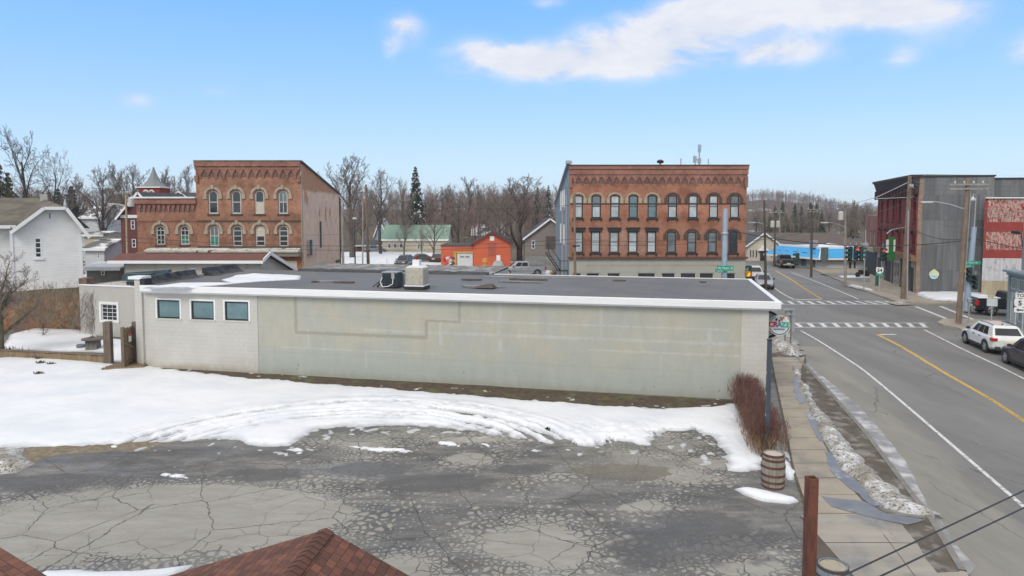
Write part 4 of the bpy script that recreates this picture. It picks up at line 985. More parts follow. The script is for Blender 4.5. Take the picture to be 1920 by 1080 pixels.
corbel(mb, .1, WL-.1, zT-1.30, zT-.75, 13, -.003, .5); mb.box(-.04,.28,-.2,-.0035,zT-1.9,zT-1.302); mb.box(WL-.28,WL+.02,-.2,-.0035,zT-1.9,zT-1.302)
for i in range(9): mb.box(.5+i*1.07,.5+i*1.07+.55,-.30,-.262,zT-.42,zT-.16)
mb.build('cornice', M['brickcorn'], bl); SHADE_BANDS[-1][1].build('recess_shade_band', M['recess_shade'], bl)
mb = MB(); mb.box(.05,WL-.05,-.05,-.003,7.05,7.2); mb.box(.05,WL-.05,-.07,-.003,4.6,4.78); mb.build('string_course', M['sillstone'], bl)
stys = [(M['glass'],None,(0,1)),(M['glass'],None,(0,1)),(M['glass'],(M['glass'],M['glass_cream']),(0,1)),(M['glass_mid'],(M['glass_mid'],M['glass']),(1,1))]
for h,(g,sp,bars) in zip(up, stys): window(bl, h, 0, M['winwhite'], g, bars, t=.12, hood=(key_hood,M['hoodstone']), sill=(M['sillstone'],.12), up_g=sp and sp[0], lo_g=sp and sp[1], barw=.07, label='window half closed with a pale board' if sp and sp[1] is M['glass_cream'] else None)
stys = [(M['glass_mid'],(M['glass_mid'],M['glass_green']),(1,1),'window with green-tinted lower sash'),(M['glass'],None,(0,3),None),(M['glass'],(M['glass_cream'],M['glass']),(0,3),'window with a yellowed upper board'),(M['glass'],None,(0,3),None)]
for h,(g,sp,bars,lb) in zip(lo, stys): window(bl, h, 0, M['winwhite'], g, bars, t=.11, hood=(key_hood,M['hoodstone']), sill=(M['sillstone'],.12), up_g=sp and sp[0], lo_g=sp and sp[1], barw=.06, label=lb)
# side wall openings: narrow slit and boarded unit
Ts = Matrix.Translation((WL,0,0)) @ Matrix.Rotation(atan2(backY, xb-WL),4,'Z')
Ls = sqrt(backY**2+(xb-WL)**2)
mb = MB(); mb.T = Ts; mb.box(Ls*.42,Ls*.46,-.04,.02,4.3,7.0); mb.build('slit_window', M['dark'], bl)
mb = MB(); mb.T = Ts; mb.box(Ls*.12,Ls*.24,-.30,.0,3.9,5.3); mb.build('unit', M['winwhite'], bl, label='small box unit fixed to the side wall')
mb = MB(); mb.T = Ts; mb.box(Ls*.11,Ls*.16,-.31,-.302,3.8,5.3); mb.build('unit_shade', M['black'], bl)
mb = MB(); mb.T = Ts; mb.box(-.02,.35,-.06,.0,0,zT-.4); mb.build('corner_strip', M['hoodstone'], bl)
mb = MB(); mb.T = Ts; mb.box(Ls*.85,Ls*.98,-.12,0,2.3,2.5); mb.box(Ls-.25,Ls,-.08,0,0,zb-.3); mb.build('side_trim', M['sillstone'], bl)
# ground floor shop front
mb = MB(); mb.box(-5.6,WL,-.02,.2,0,4.6); mb.build('shopfront', mat('tan_shopfront',(.30,.13,.06),.8,.25), bl)
mb = MB(); mb.box(-4.6,WL-.1,-.9,-.023,4.25,4.40); mb.prism([(-.95,4.40),(-.02,4.40),(-.02,4.62)], -4.6, WL-.1, 'x')
mb.build('awning_ledge', mat('rust_streaked_white_ledge',(.60,.58,.53),.7,.3,2,col2=(.16,.10,.06),c2=(1.8,.55,.64)), bl)
mb = MB(); mb.box(-5.4,WL-.05,-.75,-.1,3.85,4.248); mb.build('awning_soffit', mat('dim_tan_board',(.22,.19,.15)), bl)
x0, z0 = bx_(486, 514, YF, o1); x1, z1 = bx_(517, 489, YF, o1); mb = MB(); mb.box(x0,x1,-.08,-.021,z0-1,z1); mb.build('shop_window_frame', M['winwhite'], bl)
mb = MB(); mb.box(x0+.1,x1-.75,-.1,-.081,z0-1,z1-.12); mb.box(x1-.68,x1-.1,-.1,-.081,z0-1,z1-.12); mb.build('shop_window', M['glass'], bl)
x0, z0 = bx_(535, 510, YF, o1); x1, z1 = bx_(557, 489, YF, o1); mb = MB(); mb.box(x0,x1,-.08,-.021,z0-1,z1); mb.build('shop_door', M['glass_cream'], bl)
mb = MB()
for k in range(9):
    a = k*pi/8; mb.add([],[])
archring(mb, bx_(530,500,YF,o1)[0], 2.2, .5, 1.3, .08, -1.2, -1.1, 8); mb.build('pipe_loop', M['galv'], bl)

# two-storey neighbour
x2, z2 = bx_(255, 372); o2 = x2; W2 = xL-x2-.003
b2 = empty('brick_building', (x2, YF, 0), 0, 'two-storey orange brick building with two arched windows joined to the taller block', 'building')
wn = [hw(300,423,459,16,o2), hw(345.5,423,459,16,o2)]
mb = MB(); wallplane(mb, 0, W2, 4.6, z2, wn, .06, .22); mb.quad((0,.06,0),(0,14,0),(0,14,z2),(0,.06,z2)); mb.quad((0,.06,0),(W2,.06,0),(W2,.06,4.6),(0,.06,4.6)); mb.build('wall', M['brickL'], b2)
mb = MB(); mb.box(-.35,W2,-.35,14,z2+.002,z2+.15); mb.build('roof', M['snow'], b2, label='flat roof edge with a skin of snow')
mb = MB(); mb.box(-.05,W2,-.22,.057,z2-.5,z2); corbel(mb, .1, W2-.1, z2-1.15, z2-.5, 12, .057, .3); mb.box(0,W2,-.01,.057,z2-2.15,z2-2.0); mb.build('cornice', M['brickcorn'], b2); SHADE_BANDS[-1][1].build('recess_shade_band', M['recess_shade'], b2)
for h, g2 in zip(wn, (None, M['glass_green'])):
    window(b2, h, .06, M['winwhite'], M['glass'], (1,3), t=.12, hood=(key_hood,M['hoodstone']), sill=(M['sillstone'],.12), up_g=M['glass'] if g2 else None, lo_g=g2, barw=.06)

# ---- right brick block
xA, zA = bx_(1068, 311); xB, _ = bx_(1401, 311); oR = xA; WR = xB-xA
br = empty('brick_building', (xA, YF, 0), 0, 'three-storey orange-red brick building with nine bays of tall black-trimmed windows', 'building')
xsU = [1084,1118,1153,1187.5,1223,1261,1299.5,1338,1377.5]; xsL = [1084.5,1116.5,1151.5,1186.5,1221.5,1259,1297,1335.5,1374.5]
upR = [hw(c, 366, 409, 18, oR, .16) for c in xsU]; loR = [hw(c, 434, 474, 18, oR, .0 if i < 5 else .2) for i, c in enumerate(xsL)]
zFl = bx_(1200, 482.5)[1]; zC = bx_(1200, 311)[1]
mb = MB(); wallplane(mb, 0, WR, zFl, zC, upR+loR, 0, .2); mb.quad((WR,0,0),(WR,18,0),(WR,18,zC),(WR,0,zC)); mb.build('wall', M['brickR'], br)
mb = MB()
for i in range(1,4): mb.box(loR[i][2]+.12, loR[i+1][0]-.12, -.02, -.002, zFl+.25, loR[i][3]+.15)
mb.build('brick_infill', M['brickpale'], br, label='pale new brick panels between the lower windows')
xk = P(1042, 400, 85).x-oR; zk = P(1042, 385, 85).z
blu = siding('blue_grey_siding', (.205,.265,.315), .2, .05)
mb = MB(); mb.quad((0,0,0),(xk,20,0),(xk,20,zk),(0,0,zC+.2)); mb.quad((xk,20,0),(WR,20,0),(WR,20,zk),(xk,20,zk)); mb.build('side_wall', blu, br, label='blue-grey clad side wall')
mb = MB(); mb.quad((0,.2,zC-.3),(WR,.2,zC-.3),(WR,20,zk-.2),(xk,20,zk-.2)); mb.build('roof', M['roof'], br)
mb = MB(); mb.bar((-.1,-.1,zC+.28),(xk-.1,20,zk+.1),.35,.15); mb.box(-.35,.2,-.2,.4,zC+.2,zC+.48); mb.build('side_coping', M['galv'], br)
Tb = Matrix.Rotation(atan2(20, xk),4,'Z') @ Matrix.Scale(-1,4,(0,1,0)); LS = sqrt(400+xk*xk)
Tb = Matrix.Rotation(atan2(20, xk),4,'Z') @ Matrix.Rotation(pi,4,'Z') @ Matrix.Translation((-LS,0,0))
for f in (.30,.42,.54):
    for z in (4.6, 8.1):
        h = (LS*(1-f)-.4, z, LS*(1-f)+.4, z+2.1); q = MB(); q.T = Tb; rframe(q, *h, 0, -.08, -.003, .12); q.box(h[0]+.12,h[2]-.12,-.07,-.01,z+1.0,z+1.1); w_ = q.build('window', M['white'], br)
        q = MB(); q.T = Tb; q.box(h[0]+.12,h[2]-.12,-.03,-.004,z+.12,z+1.98); q.build('pane', M['glass_mid'], w_)
q = MB(); q.T = Tb; q.box(LS*.84,LS*.86,-.12,-.003,.2,zC-2.6); q.box(LS*.60,LS*.62,-.15,-.003,.3,8.5); q.box(LS*.60,LS*.86,-.15,-.122,8.3,8.5); q.build('downpipe', M['galv'], br)
# cornice
mb = MB(); mb.box(-.08,WR+.12,-.34,.15,zC,zC+.10); mb.build('roof_edge', mat('dark_bronze_edge',(.07,.045,.035)), br)
mb = MB(); mb.box(-.06,WR+.10,-.28,-.003,zC-.30,zC-.002); mb.box(-.04,WR+.08,-.18,-.003,zC-.80,zC-.302); mb.box(-.02,WR+.03,-.10,-.003,zC-1.0,zC-.802)
corbel(mb, .15, WR-.15, zC-1.5, zC-1.002, 23, -.003, .55); mb.box(-.04,.22,-.2,-.004,zC-2.0,zC-1.003); mb.box(WR-.22,WR+.06,-.2,-.004,zC-2.0,zC-1.003); mb.build('cornice', M['brickcorn'], br); SHADE_BANDS[-1][1].build('recess_shade_band', M['recess_shade'], br)
def thin_hood(q, h, y):
    a0,b0,a1,b1 = h[:4]; c = (a0+a1)/2; w = (a1-a0)/2
    archring(q, c, b1-.25, w+.24, .52, .15, y-.09, y+.03); q.box(c-w-.34, c-w-.06, y-.09, y+.02, b1-.75, b1-.253); q.box(c+w+.06, c+w+.34, y-.09, y+.02, b1-.75, b1-.253)
def flat_hood(q, h, y):
    a0,b0,a1,b1 = h[:4]; q.box(a0-.16,a1+.16,y-.14,y+.03,b1+.003,b1+.30); q.box(a0-.22,a1+.22,y-.2,y+.03,b1+.302,b1+.38)
for i, h in enumerate(upR):
    g = M['glass_pale'] if i not in (3,4) else M['glass_teal']
    window(br, h, 0, M['winblack'], g, (0,1), t=.11, rec=.03, hood=(thin_hood, M['hoodstone'] if i < 5 else M['sillstone']), sill=(M['winblack'],.12,1), up_g=M['glass_mid'] if i in (1,5,8) else None, lo_g=M['glass_pale'] if i in (1,5,8) else None, barw=.05)
for i, h in enumerate(loR):
    g = [M['glass_pale']]*5 + [M['glass_mid'],M['glass_mid'],M['glass_mid'],M['glass']]
    window(br, h, 0, M['winblack'], g[i], (0,1), t=.11, rec=.03, hood=(flat_hood, M['winblack']) if i < 5 else (thin_hood, M['sillstone']), sill=(M['winblack'],.13,1), barw=.05)
mb = MB(); mb.box(.1,WR-.1,-.045,-.003,upR[0][3]-.85,upR[0][3]-.72); mb.build('string_course', M['sillstone'], br)
mb = MB(); mb.box(-.1,WR+.15,-.35,.0,zFl-.12,zFl+.06); mb.build('shop_cornice', mat('brown_shop_cornice',(.12,.05,.04)), br)
# ground floor: pale render with dark openings
GO = []
for x0_, x1_ in ((1073,1090),(1099,1124),(1138,1163),(1195,1229),(1240,1266),(1275,1305),(1311,1338),(1355,1379)):
    a0,_ = bx_(x0_,510,YF,oR); a1,b1 = bx_(x1_,511.5,YF,oR); GO.append((a0,.9,a1,b1))
mb = MB(); wallplane(mb, 0, WR, 0, zFl-.12, GO, -.1, .3); mb.quad((WR,-.1,0),(WR,0,0),(WR,0,4),(WR,-.1,4)); mb.build('shopfront', mat('grey_green_shopfront',(.36,.36,.315),.8,.1,.8), br, label='pale grey-green rendered ground floor')
for h in GO:
    q = MB(); rframe(q, *h, 0, -.02, .03, .07); w_ = q.build('shop_window', M['winwhite'], br); q = MB(); q.box(h[0]+.05,h[2]-.05,.04,.06,h[1],h[3]-.03); q.build('pane', M['glass'], w_)
mb = MB(); mb.box(1.6,14,-.125,-.102,zFl-.75,zFl-.68); mb.build('shopfront_moulding', M['hoodstone'], br)
# aerials on the roof (each stands on the roof: its own thing)
def aerial(px, py0, py1, label, rad=.05):
    p = P(px, py1, 71); q = P(px, py0, 71)
    o = empty('antenna_mast', (p.x, 71, zC-1.6), 0, label, 'antenna'); mb = MB(); H_ = q.z-(zC-1.6); mb.tube([(0,0,0),(0,0,H_)], rad, 6); mb.build('pole', M['galv'], o); return o, H_
o, H_ = aerial(1311, 271, 308, 'tallest roof mast with panel antennas on the right brick block', .07)
mb = MB(); mb.box(-.14,.16,-.1,.1,H_-.75,H_); mb.build('panel', M['bluesteel'], o); mb = MB(); mb.box(-.6,-.3,-.12,.1,H_-1.85,H_-1.15); mb.box(-.2,.14,-.2,-.07,H_-1.9,H_-1.4); mb.build('panel', M['galv'], o)
mb = MB(); mb.bar((0,0,H_-1.6),(-.45,0,H_-1.5),.06); mb.bar((-.45,0,H_-1.9),(-.1,0,H_-2.4),.06); mb.build('bracket', M['black'], o)
aerial(1276.5, 297, 308, 'short pinkish rod aerial left of the tall roof mast', .06); aerial(1328, 297, 308, 'short dark rod aerial right of the tall roof mast', .05)
o, H_ = aerial(1238, 304, 308, 'small dark roof vent cap on the right brick block', .1); mb = MB(); mb.lathe([(.3,H_-.1),(.38,H_+.1),(.15,H_+.25)],10); mb.build('cap', M['black'], o)

# ---- low beige hall with red-brown roof edge
YB = 50.0
x0 = P(232,490,YB).x; x1 = P(488,490,YB).x; ze = P(300,487.5,YB).z
bh = empty('beige_hall', (x0, YB, 0), 0, 'low beige building with white gutter and red-brown roof in front of the brick blocks', 'building')
Wb = x1-x0; bm_ = siding('beige_panel_wall', (.42,.405,.37), 2.2, .05, 3, .1)
mb = MB(); mb.quad((0,0,0),(Wb,0,0),(Wb,0,ze),(0,0,ze)); mb.prism([(0,0),(7,0),(7,ze-1.35),(1.0,ze+.33),(0,ze)], Wb-.02, Wb, 'x'); mb.prism([(0,0),(7,0),(7,ze-1.35),(1.0,ze+.33),(0,ze)], 0, .02, 'x'); mb.build('wall', bm_, bh)
mb = MB(); mb.add([(-.8,-.5,ze-.03),(Wb+.35,-.5,ze-.03),(Wb+.35,1.0,ze+.42),(-.8,1.0,ze+.42),(Wb+.35,7.3,ze-1.4),(-.8,7.3,ze-1.4)], [(0,1,2,3),(3,2,4,5)]); mb.build('roof', mat('red_brown_roof',(.13,.045,.035),.7,.2,2), bh)
mb = MB(); mb.box(-.85,Wb+.4,-.58,-.505,ze-.22,ze-.01); mb.bar((Wb+.40,-.45,ze+.0),(Wb+.40,1.0,ze+.43),.08,.25); mb.bar((Wb+.40,1.0,ze+.43),(Wb+.40,7.3,ze-1.38),.08,.25); mb.build('fascia', M['trim_white'], bh)

# ---- grey annex with small-paned window
YN = 45.0
an0 = G(152,628,0.05); an1 = G(258,635,0.05); aA = atan2(an1.y-an0.y, an1.x-an0.x); an = empty('annex', (an0.x,an0.y,0), aA, 'pale grey annex wall with a white small-paned window', 'building')
Ma = (Matrix.Translation((an0.x,an0.y,0)) @ Matrix.Rotation(aA,4,'Z')).inverted(); Wa = (an1-an0).length+1.6
zt = onplane(200,537,Ma)[1]; a0,b1 = onplane(190,570,Ma); a1,b0 = onplane(220,602,Ma); h = (a0,b0,a1,b1)
mb = MB(); wallplane(mb, 0, Wa, -.1, zt, [h], 0, .12); mb.quad((0,0,-.1),(0,7,-.1),(0,7,zt),(0,0,zt)); mb.quad((0,0.3,zt-.05),(Wa,.3,zt-.05),(Wa,7,zt-.05),(0,7,zt-.05)); mb.build('wall', M['greywall'], an)
mb = MB(); mb.box(-.05,Wa,-.05,.25,zt,zt+.06); mb.build('coping', M['trim_white'], an)
w_ = window(an, h, 0, M['white'], M['glass'], (2,3), t=.05, rec=.03, barw=.024)
q = MB(); rframe(q, a0-.16, b0-.14, a1+.16, b1+.16, 0, -.04, .0, .155); q.build('casing', M['white'], w_)
mb = MB(); mb.prism([(.5,zt+.06),(4.1,zt+.06),(4.1,zt+.85),(.5,zt+.55)], 3.2, 3.5, 'y'); mb.prism([(.7,zt+.06),(3.2,zt+.06),(3.0,zt+.62),(.9,zt+.55)], 2.6, 3.19, 'y'); mb.build('parapet_sheeting', mat('teal_grey_sheeting',(.045,.075,.085),.45,.3,3,bump=.5,bscale=5), an, label='teal-grey sheeting over the annex parapet')
mb = MB(); mb.box(2.9,4.3,.9,2.4,zt+.02,zt+.25); mb.build('roof_box', M['tar'], an)
mb = MB(); mb.box(-.35,.30,.28,.9,zt-.5,zt+.42); mb.build('pier', brick('dark_brick_pier',(.16,.07,.05),(.11,.05,.04)), an)

# ---- rubble/brick garden wall
g0 = G(-60,640,.05); g1 = G(152,628,.05)
gw = empty('garden_wall', (-46.0, 46.6, 0), 0, 'old orange brick and rubble garden wall behind the bare fruit tree', 'wall')
def rub():
    t = NT('orange_rubble_brick'); vo = t.n('TexVoronoi'); vo.inputs['Scale'].default_value = 2.6; t.L.new(t.mapv((1,1,1.8)), vo.inputs['Vector'])
    n = t.noise(.8,7,.68); c = t.mix(t.ss(n,.38,.6), (.36,.13,.045,1), (.22,.14,.08,1)); c = t.scale(c, t.lin(vo.outputs['Color'],0,1,.6,1.35)); c = t.mix(t.ss(t.noise(1.7,6), .56,.68), c, (.40,.30,.22,1))
    sp = t.n('SeparateXYZ'); t.L.new(t.co, sp.inputs[0]); c = t.mix(t.ss(t.math('ADD', sp.outputs[2], t.math('MULTIPLY',n,1.2)), 2.4, 3.3), c, (.13,.115,.08,1))
    t.base(c); t.rough(.95); t.bump(vo.outputs['Distance'], .8, .05); return t.m
M['rubble'] = rub()
end = G(156,621,0); o_ = Vector((-46.0,46.6,0)); L_ = (end-o_).length
mb = MB(); n = 40
vs = []
for i in range(n+1):
    f = i/n; p = (end-o_)*f; top = 2.05+.95*f**1.3+.07*mnoise.noise(Vector((f*14,0,0))); d = .04*mnoise.noise(Vector((f*20,3,0)))
    vs += [(p.x,p.y+d,-.1),(p.x,p.y+d,top*.5),(p.x,p.y,top),(p.x,p.y+.45,top-.03),(p.x,p.y+.45,-.1)]
mb.add(vs, [(i*5+k,i*5+k+1,(i+1)*5+k+1,(i+1)*5+k) for i in range(n) for k in range(4)]); mb.build('wall_face', M['rubble'], gw)

# ---- white clapboard house with clipped gable
HA = radians(33); ho = P(27,600,50.5); YH = 0.0
Mh = Matrix.Translation((ho.x,ho.y,0)) @ Matrix.Rotation(HA,4,'Z'); MhI = Mh.inverted()
wh = empty('white_house', (ho.x, ho.y, 0), HA, 'white clapboard house with a clipped gable and mossy grey-brown roof', 'house')
ws = siding('white_clapboard', (.78,.79,.79), .2, .04, 2, .12)
mroof = mat('mossy_shingle_roof', (.105,.098,.078), .9, .25, 1.5, col2=(.15,.135,.10), c2=(.7,.45,.6), bump=.4, bscale=8)
def q_(px, py, yl=0.0): return onplane(px, py, MhI, yl)
def PL(px, py, yl):
    x_, z_ = onplane(px, py, MhI, yl); return Vector((x_, yl, z_))
outl = [q_(27,600),q_(158,600),q_(158,434),q_(124,392),q_(83,392),q_(30,428)]
hole = (q_(65,484)[0], q_(65,484)[1], q_(78,445)[0], q_(78,445)[1])
mb = MB()
xl, xr = outl[0][0], outl[1][0]; zlo = hole[3]+.3
wallplane(mb, xl, xr, 0, zlo, [hole], YH, .12); mb.prism([(xl,zlo),(xr,zlo)]+outl[2:], YH, YH+.05, 'y')
mb.quad((xr,YH,0),(xr,YH+9,0),(xr,YH+9,outl[2][1]),(xr,YH,outl[2][1])); mb.quad((xl,YH,0),(xl,YH+9,0),(xl,YH+9,outl[5][1]),(xl,YH,outl[5][1])); mb.build('wall', ws, wh)
window(wh, hole, YH, M['white'], M['glass'], (0,3), t=.10, rec=-.02, barw=.06, sill=(M['white'],.08))
h2 = (q_(90,411)[0], q_(90,411)[1], q_(96.5,398)[0], q_(96.5,398)[1]); q = MB(); rframe(q, *h2, 0, YH-.05, YH, .06); w_ = q.build('attic_window', M['white'], wh); q = MB(); q.box(h2[0]+.05,h2[2]-.05,YH-.02,YH-.01,h2[1]+.05,h2[3]-.05); q.build('pane', M['glass_mid'], w_)
# gable roof slabs
mb = MB(); A = q_(20,437); B = q_(83,391); C_ = q_(124,391); D = q_(168,446); t_ = .16
for (a, b) in ((A,B),(B,C_),(C_,D)):
    mb.add([(a[0],YH-.5,a[1]),(b[0],YH-.5,b[1]),(b[0],YH+9,b[1]),(a[0],YH+9,a[1]),(a[0],YH-.5,a[1]+t_),(b[0],YH-.5,b[1]+t_),(b[0],YH+9,b[1]+t_),(a[0],YH+9,a[1]+t_)], [(0,1,2,3),(4,5,6,7),(0,1,5,4),(1,2,6,5),(2,3,7,6),(3,0,4,7)])
mb.build('gable_roof', mroof, wh)
mb = MB()
for (a, b) in ((A,B),(B,C_),(C_,D)): mb.bar((a[0],YH-.56,a[1]+.02),(b[0],YH-.56,b[1]+.02),.08,.24)
mb.box(xr-.12,xr+.05,YH-.06,YH-.003,0,outl[2][1]-.2); mb.box(xl-.05,xl+.12,YH-.06,YH-.003,0,outl[5][1]-.2); mb.build('trim', M['trim_white'], wh)
# main block: ridge runs left, hipped at the right
Ym = YH+3.5
r0 = PL(-60,371,Ym+3.5); r1 = PL(76,371,Ym+3.5); e0 = PL(-60,424,Ym-3.2); e1 = PL(30,424,Ym-3.2); e2 = PL(172,430,Ym+5); 
mb = MB(); apx = PL(122,388,YH+.2)
mb.add([tuple(e0),tuple(e1),tuple(apx),tuple(r1),tuple(r0),(e2.x,Ym+9,e2.z),(e0.x,Ym+9,e0.z)], [(0,1,2,3,4),(3,2,5),(4,3,5,6)]); mb.build('main_roof', mroof, wh)
mb = MB(); mb.quad((e0.x,Ym-2.6,0),(xl,Ym-2.6,0),(xl,Ym-2.6,e0.z),(e0.x,Ym-2.6,e0.z)); mb.quad((xl,Ym-2.6,0),(xl,YH,0),(xl,YH,e0.z),(xl,Ym-2.6,e0.z)); mb.build('wing_wall', ws, wh)
mb = MB(); mb.box(e0.x, e1.x, Ym-3.35, Ym-3.2, e0.z-.2, e0.z+.04); mb.build('gutter', M['trim_white'], wh)
mb = MB(); cpt = PL(82,372,Ym+2.4); mb.box(cpt.x-.25,cpt.x+.25,Ym+2.2,Ym+2.7,cpt.z-1,cpt.z+.35); mb.build('chimney', M['greywall'], wh); cpt = PL(122,380,YH+4); mb = MB(); mb.lathe([(.16,cpt.z-1.0),(.14,cpt.z-.2),(.02,cpt.z+.3)],8,Matrix.Translation((cpt.x,YH+4,0))); mb.build('finial', M['galv'], wh)

# ---- generic small gabled houses
def house(name, label, cat, px0, px1, py_base, py_eave, py_apex, Y, depth, wall, roof, gable='front', apex_f=.5, wins=(), over=.35, zbase=None, rot=0, trimm=None):
    a = P(px0, py_eave, Y); b = P(px1, py_eave, Y); ap = P((px0+px1)/2, py_apex, Y); zb = zbase if zbase is not None else 0
    o = empty(name, (a.x, Y, zb), rot, label, cat); Wd = b.x-a.x; ze = a.z-zb; za = ap.z-zb
    hs = []
    for w in wins:
        p0 = P(w[0],w[1],Y); p1 = P(w[2],w[3],Y); hs.append((p0.x-a.x, p1.z-zb, p1.x-a.x, p0.z-zb))
    mb = MB(); wallplane(mb, 0, Wd, -1, ze, [h for h in hs if h[3] < ze-.05], 0, .1)
    mb.quad((0,0,-1),(0,depth,-1),(0,depth,ze),(0,0,ze)); mb.quad((Wd,0,-1),(Wd,depth,-1),(Wd,depth,ze),(Wd,0,ze)); mb.quad((0,depth,-1),(Wd,depth,-1),(Wd,depth,ze),(0,depth,ze))
    t_ = .14; r = MB(); f = MB()
    if gable == 'front':
        xm = Wd*apex_f; mb.quad((0,0,ze),(Wd,0,ze),(xm,0,za)); mb.quad((0,depth,ze),(Wd,depth,ze),(xm,depth,za))
        for (x0_,x1_) in ((0,xm),(Wd,xm)):
            s = (za-ze)/abs(xm-x0_); xo = x0_-over if x0_ == 0 else x0_+over; zo = ze-s*over
            r.add([(xo,-over,zo),(x1_,-over,za),(x1_,depth+over,za),(xo,depth+over,zo),(xo,-over,zo+t_),(x1_,-over,za+t_),(x1_,depth+over,za+t_),(xo,depth+over,zo+t_)], [(0,1,2,3),(4,5,6,7),(0,1,5,4),(1,2,6,5),(2,3,7,6),(3,0,4,7)])
            f.bar((xo,-over-.05,zo+.05),(x1_,-over-.05,za+.05),.06,.2)
    else:
        ym = depth*.5
        for (y0_,y1_) in ((0,ym),(depth,ym)):
            s = (za-ze)/ym; yo = -over if y0_ == 0 else depth+over; zo = ze-s*over
            r.add([(-over,yo,zo),(Wd+over,yo,zo),(Wd+over,y1_,za),(-over,y1_,za),(-over,yo,zo+t_),(Wd+over,yo,zo+t_),(Wd+over,y1_,za+t_),(-over,y1_,za+t_)], [(0,1,2,3),(4,5,6,7),(0,1,5,4),(1,2,6,5),(2,3,7,6),(3,0,4,7)])
        mb.quad((0,0,ze),(0,depth,ze),(0,ym,za)); mb.quad((Wd,0,ze),(Wd,depth,ze),(Wd,ym,za)); f.box(-over,Wd+over,-over-.08,-over-.003,ze-.18-.05,ze+.05)
    mb.build('wall', wall, o); r.build('roof', roof, o); f.build('fascia', trimm or M['trim_white'], o)
    for h in hs: window(o, h, 0, M['white'], M['glass'], (0,1), t=.07, rec=.0 if h[3] < ze-.05 else -.08)
    return o
M['redpaint'] = mat('orange_red_painted_wall', (.50,.105,.045), .75, .1, 1.0); M['darkshing'] = mat('dark_shingle', (.07,.068,.07), .9, .25, 2); M['snowroof'] = mat('snow_patched_roof', (.12,.115,.11), .8, .2, 1, col2=(.68,.70,.74), c2=(.35,.42,.52))
M['greenroof'] = mat('pale_green_metal_roof', (.17,.28,.215), .5, .12, 1, stretch=(2,.2,1)); M['cream'] = siding('cream_clapboard', (.48,.44,.34), .2, .06); M['bluehouse'] = siding('light_blue_clapboard', (.30,.42,.52), .2)
M['greybrown'] = siding('grey_brown_clapboard', (.215,.185,.165), .18, .08); M['maroon'] = siding('maroon_clapboard', (.135,.04,.035), .18)
M['whitewood'] = siding('old_white_clapboard', (.58,.60,.62), .18)
# orange barn with flat wing
ob = house('orange_barn', 'orange-red barn with a gabled front and a low flat wing with white door', 'barn', 888, 957.5, 499, 456, 436.5, 98, 10, M['redpaint'], M['darkshing'], trimm=mat('dark_red_trim',(.12,.03,.025)))
ox = ob.location.x
def ob_(px, py): p = P(px, py, 98); return p.x-ox, p.z
mb = MB(); a = ob_(826,462); mb.box(a[0],-.003,.5,8,-.5,a[1]); mb.build('wing_wall', M['redpaint'], ob); mb = MB(); mb.box(a[0]-.1,-.003,.4,8.1,a[1]+.002,a[1]+.12); mb.build('wing_roof', M['darkshing'], ob)
a = ob_(857,499); b = ob_(886,475); mb = MB(); mb.box(a[0],b[0],.42,.497,a[1],b[1]); mb.build('garage_door', mat('white_garage_door',(.52,.54,.54),.5,.1,2), ob)
mb = MB(); mb.box(a[0]-.5,a[0]-.12,.36,.49,a[1],b[1]+.1); mb.box(a[0]-.5,b[0]+.3,.30,.38,b[1]+.003,b[1]+.25); mb.build('door_frame', mat('yellow_frame',(.45,.30,.08)), ob)
mb = MB()
for px in (866,876): c = ob_(px,482); mb.box(c[0]-.28,c[0]+.28,.40,.418,c[1]-.1,c[1]+.1)
mb.build('door_lights', M['glass_mid'], ob)
c = ob_(922.5,447); mb = MB(); mb.box(c[0]-.3,c[0]+.3,-.06,-.003,c[1]-.32,c[1]+.32); mb.build('loft_light', M['white'], ob)
c = ob_(922.5,467); mb = MB(); mb.box(c[0]-.55,c[0]+.55,-.04,-.003,c[1]-1.0,c[1]+.9); mb.build('faded_panel', mat('faded_red_panel',(.34,.085,.05)), ob)
c = ob_(934,500); q = MB(); archring(q, c[0], c[1]+.1, .78, .85, .14, -.08, -.003, 12); w_ = q.build('arched_window', M['winwhite'], ob); q = MB(); q.prism([(c[0]+.66*cos(pi*k/10), c[1]+.1+.72*sin(pi*k/10)) for k in range(11)], -.03, -.005, 'y'); q.build('pane', M['glass_pale'], w_)
# grey-brown house beside the blue wall
gh = house('old_barn', 'grey-brown weathered barn with a concrete lower storey beside the blue-grey wall', 'barn', 985, 1078, 510, 446, 411, 92, 12, M['greybrown'], M['darkshing'], wins=((997,451,1003,466),))
mb = MB(); mb.box(0,gh.children[0].location.x+6.6,-.15,-.003,-1,P(1000,480,92).z); mb.build('concrete_base', mat('stained_concrete',(.20,.20,.195),.9,.3,2), gh)
mb = MB(); mb.box(2.7,4.0,-.06,-.003,3.0,4.7); mb.build('boarded_window', mat('brown_board',(.09,.07,.06)), gh)
# green-roofed building, blue house
house('green_roofed_store', 'long cream building under a pale green metal roof beyond the snow', 'building', 717, 838, 474, 449, 424, 133, 11, M['cream'], M['greenroof'], gable='side', wins=((727,457,733,465),(738,457,744,465),(749,457,755,465),(782,459,787,467)))
house('blue_house', 'small light blue house with snow on its roof left of the green roof', 'house', 704, 722, 478, 436, 411, 142, 10, M['bluehouse'], M['snowroof'], wins=((710,416,714,423),(709,433,716,442)))
house('brown_outbuilding', 'low reddish-brown outbuilding left of the cream store', 'shed', 668, 718, 476, 460, 453, 137, 7, mat('red_brown_boards',(.13,.06,.045)), M['darkshing'], gable='side')
house('hillside_house', 'white house half hidden by trees above the orange barn', 'house', 886, 945, 462, 440, 421, 165, 9, M['whitewood'], M['snowroof'], gable='side', zbase=1.5, wins=((900,446,904,455),))
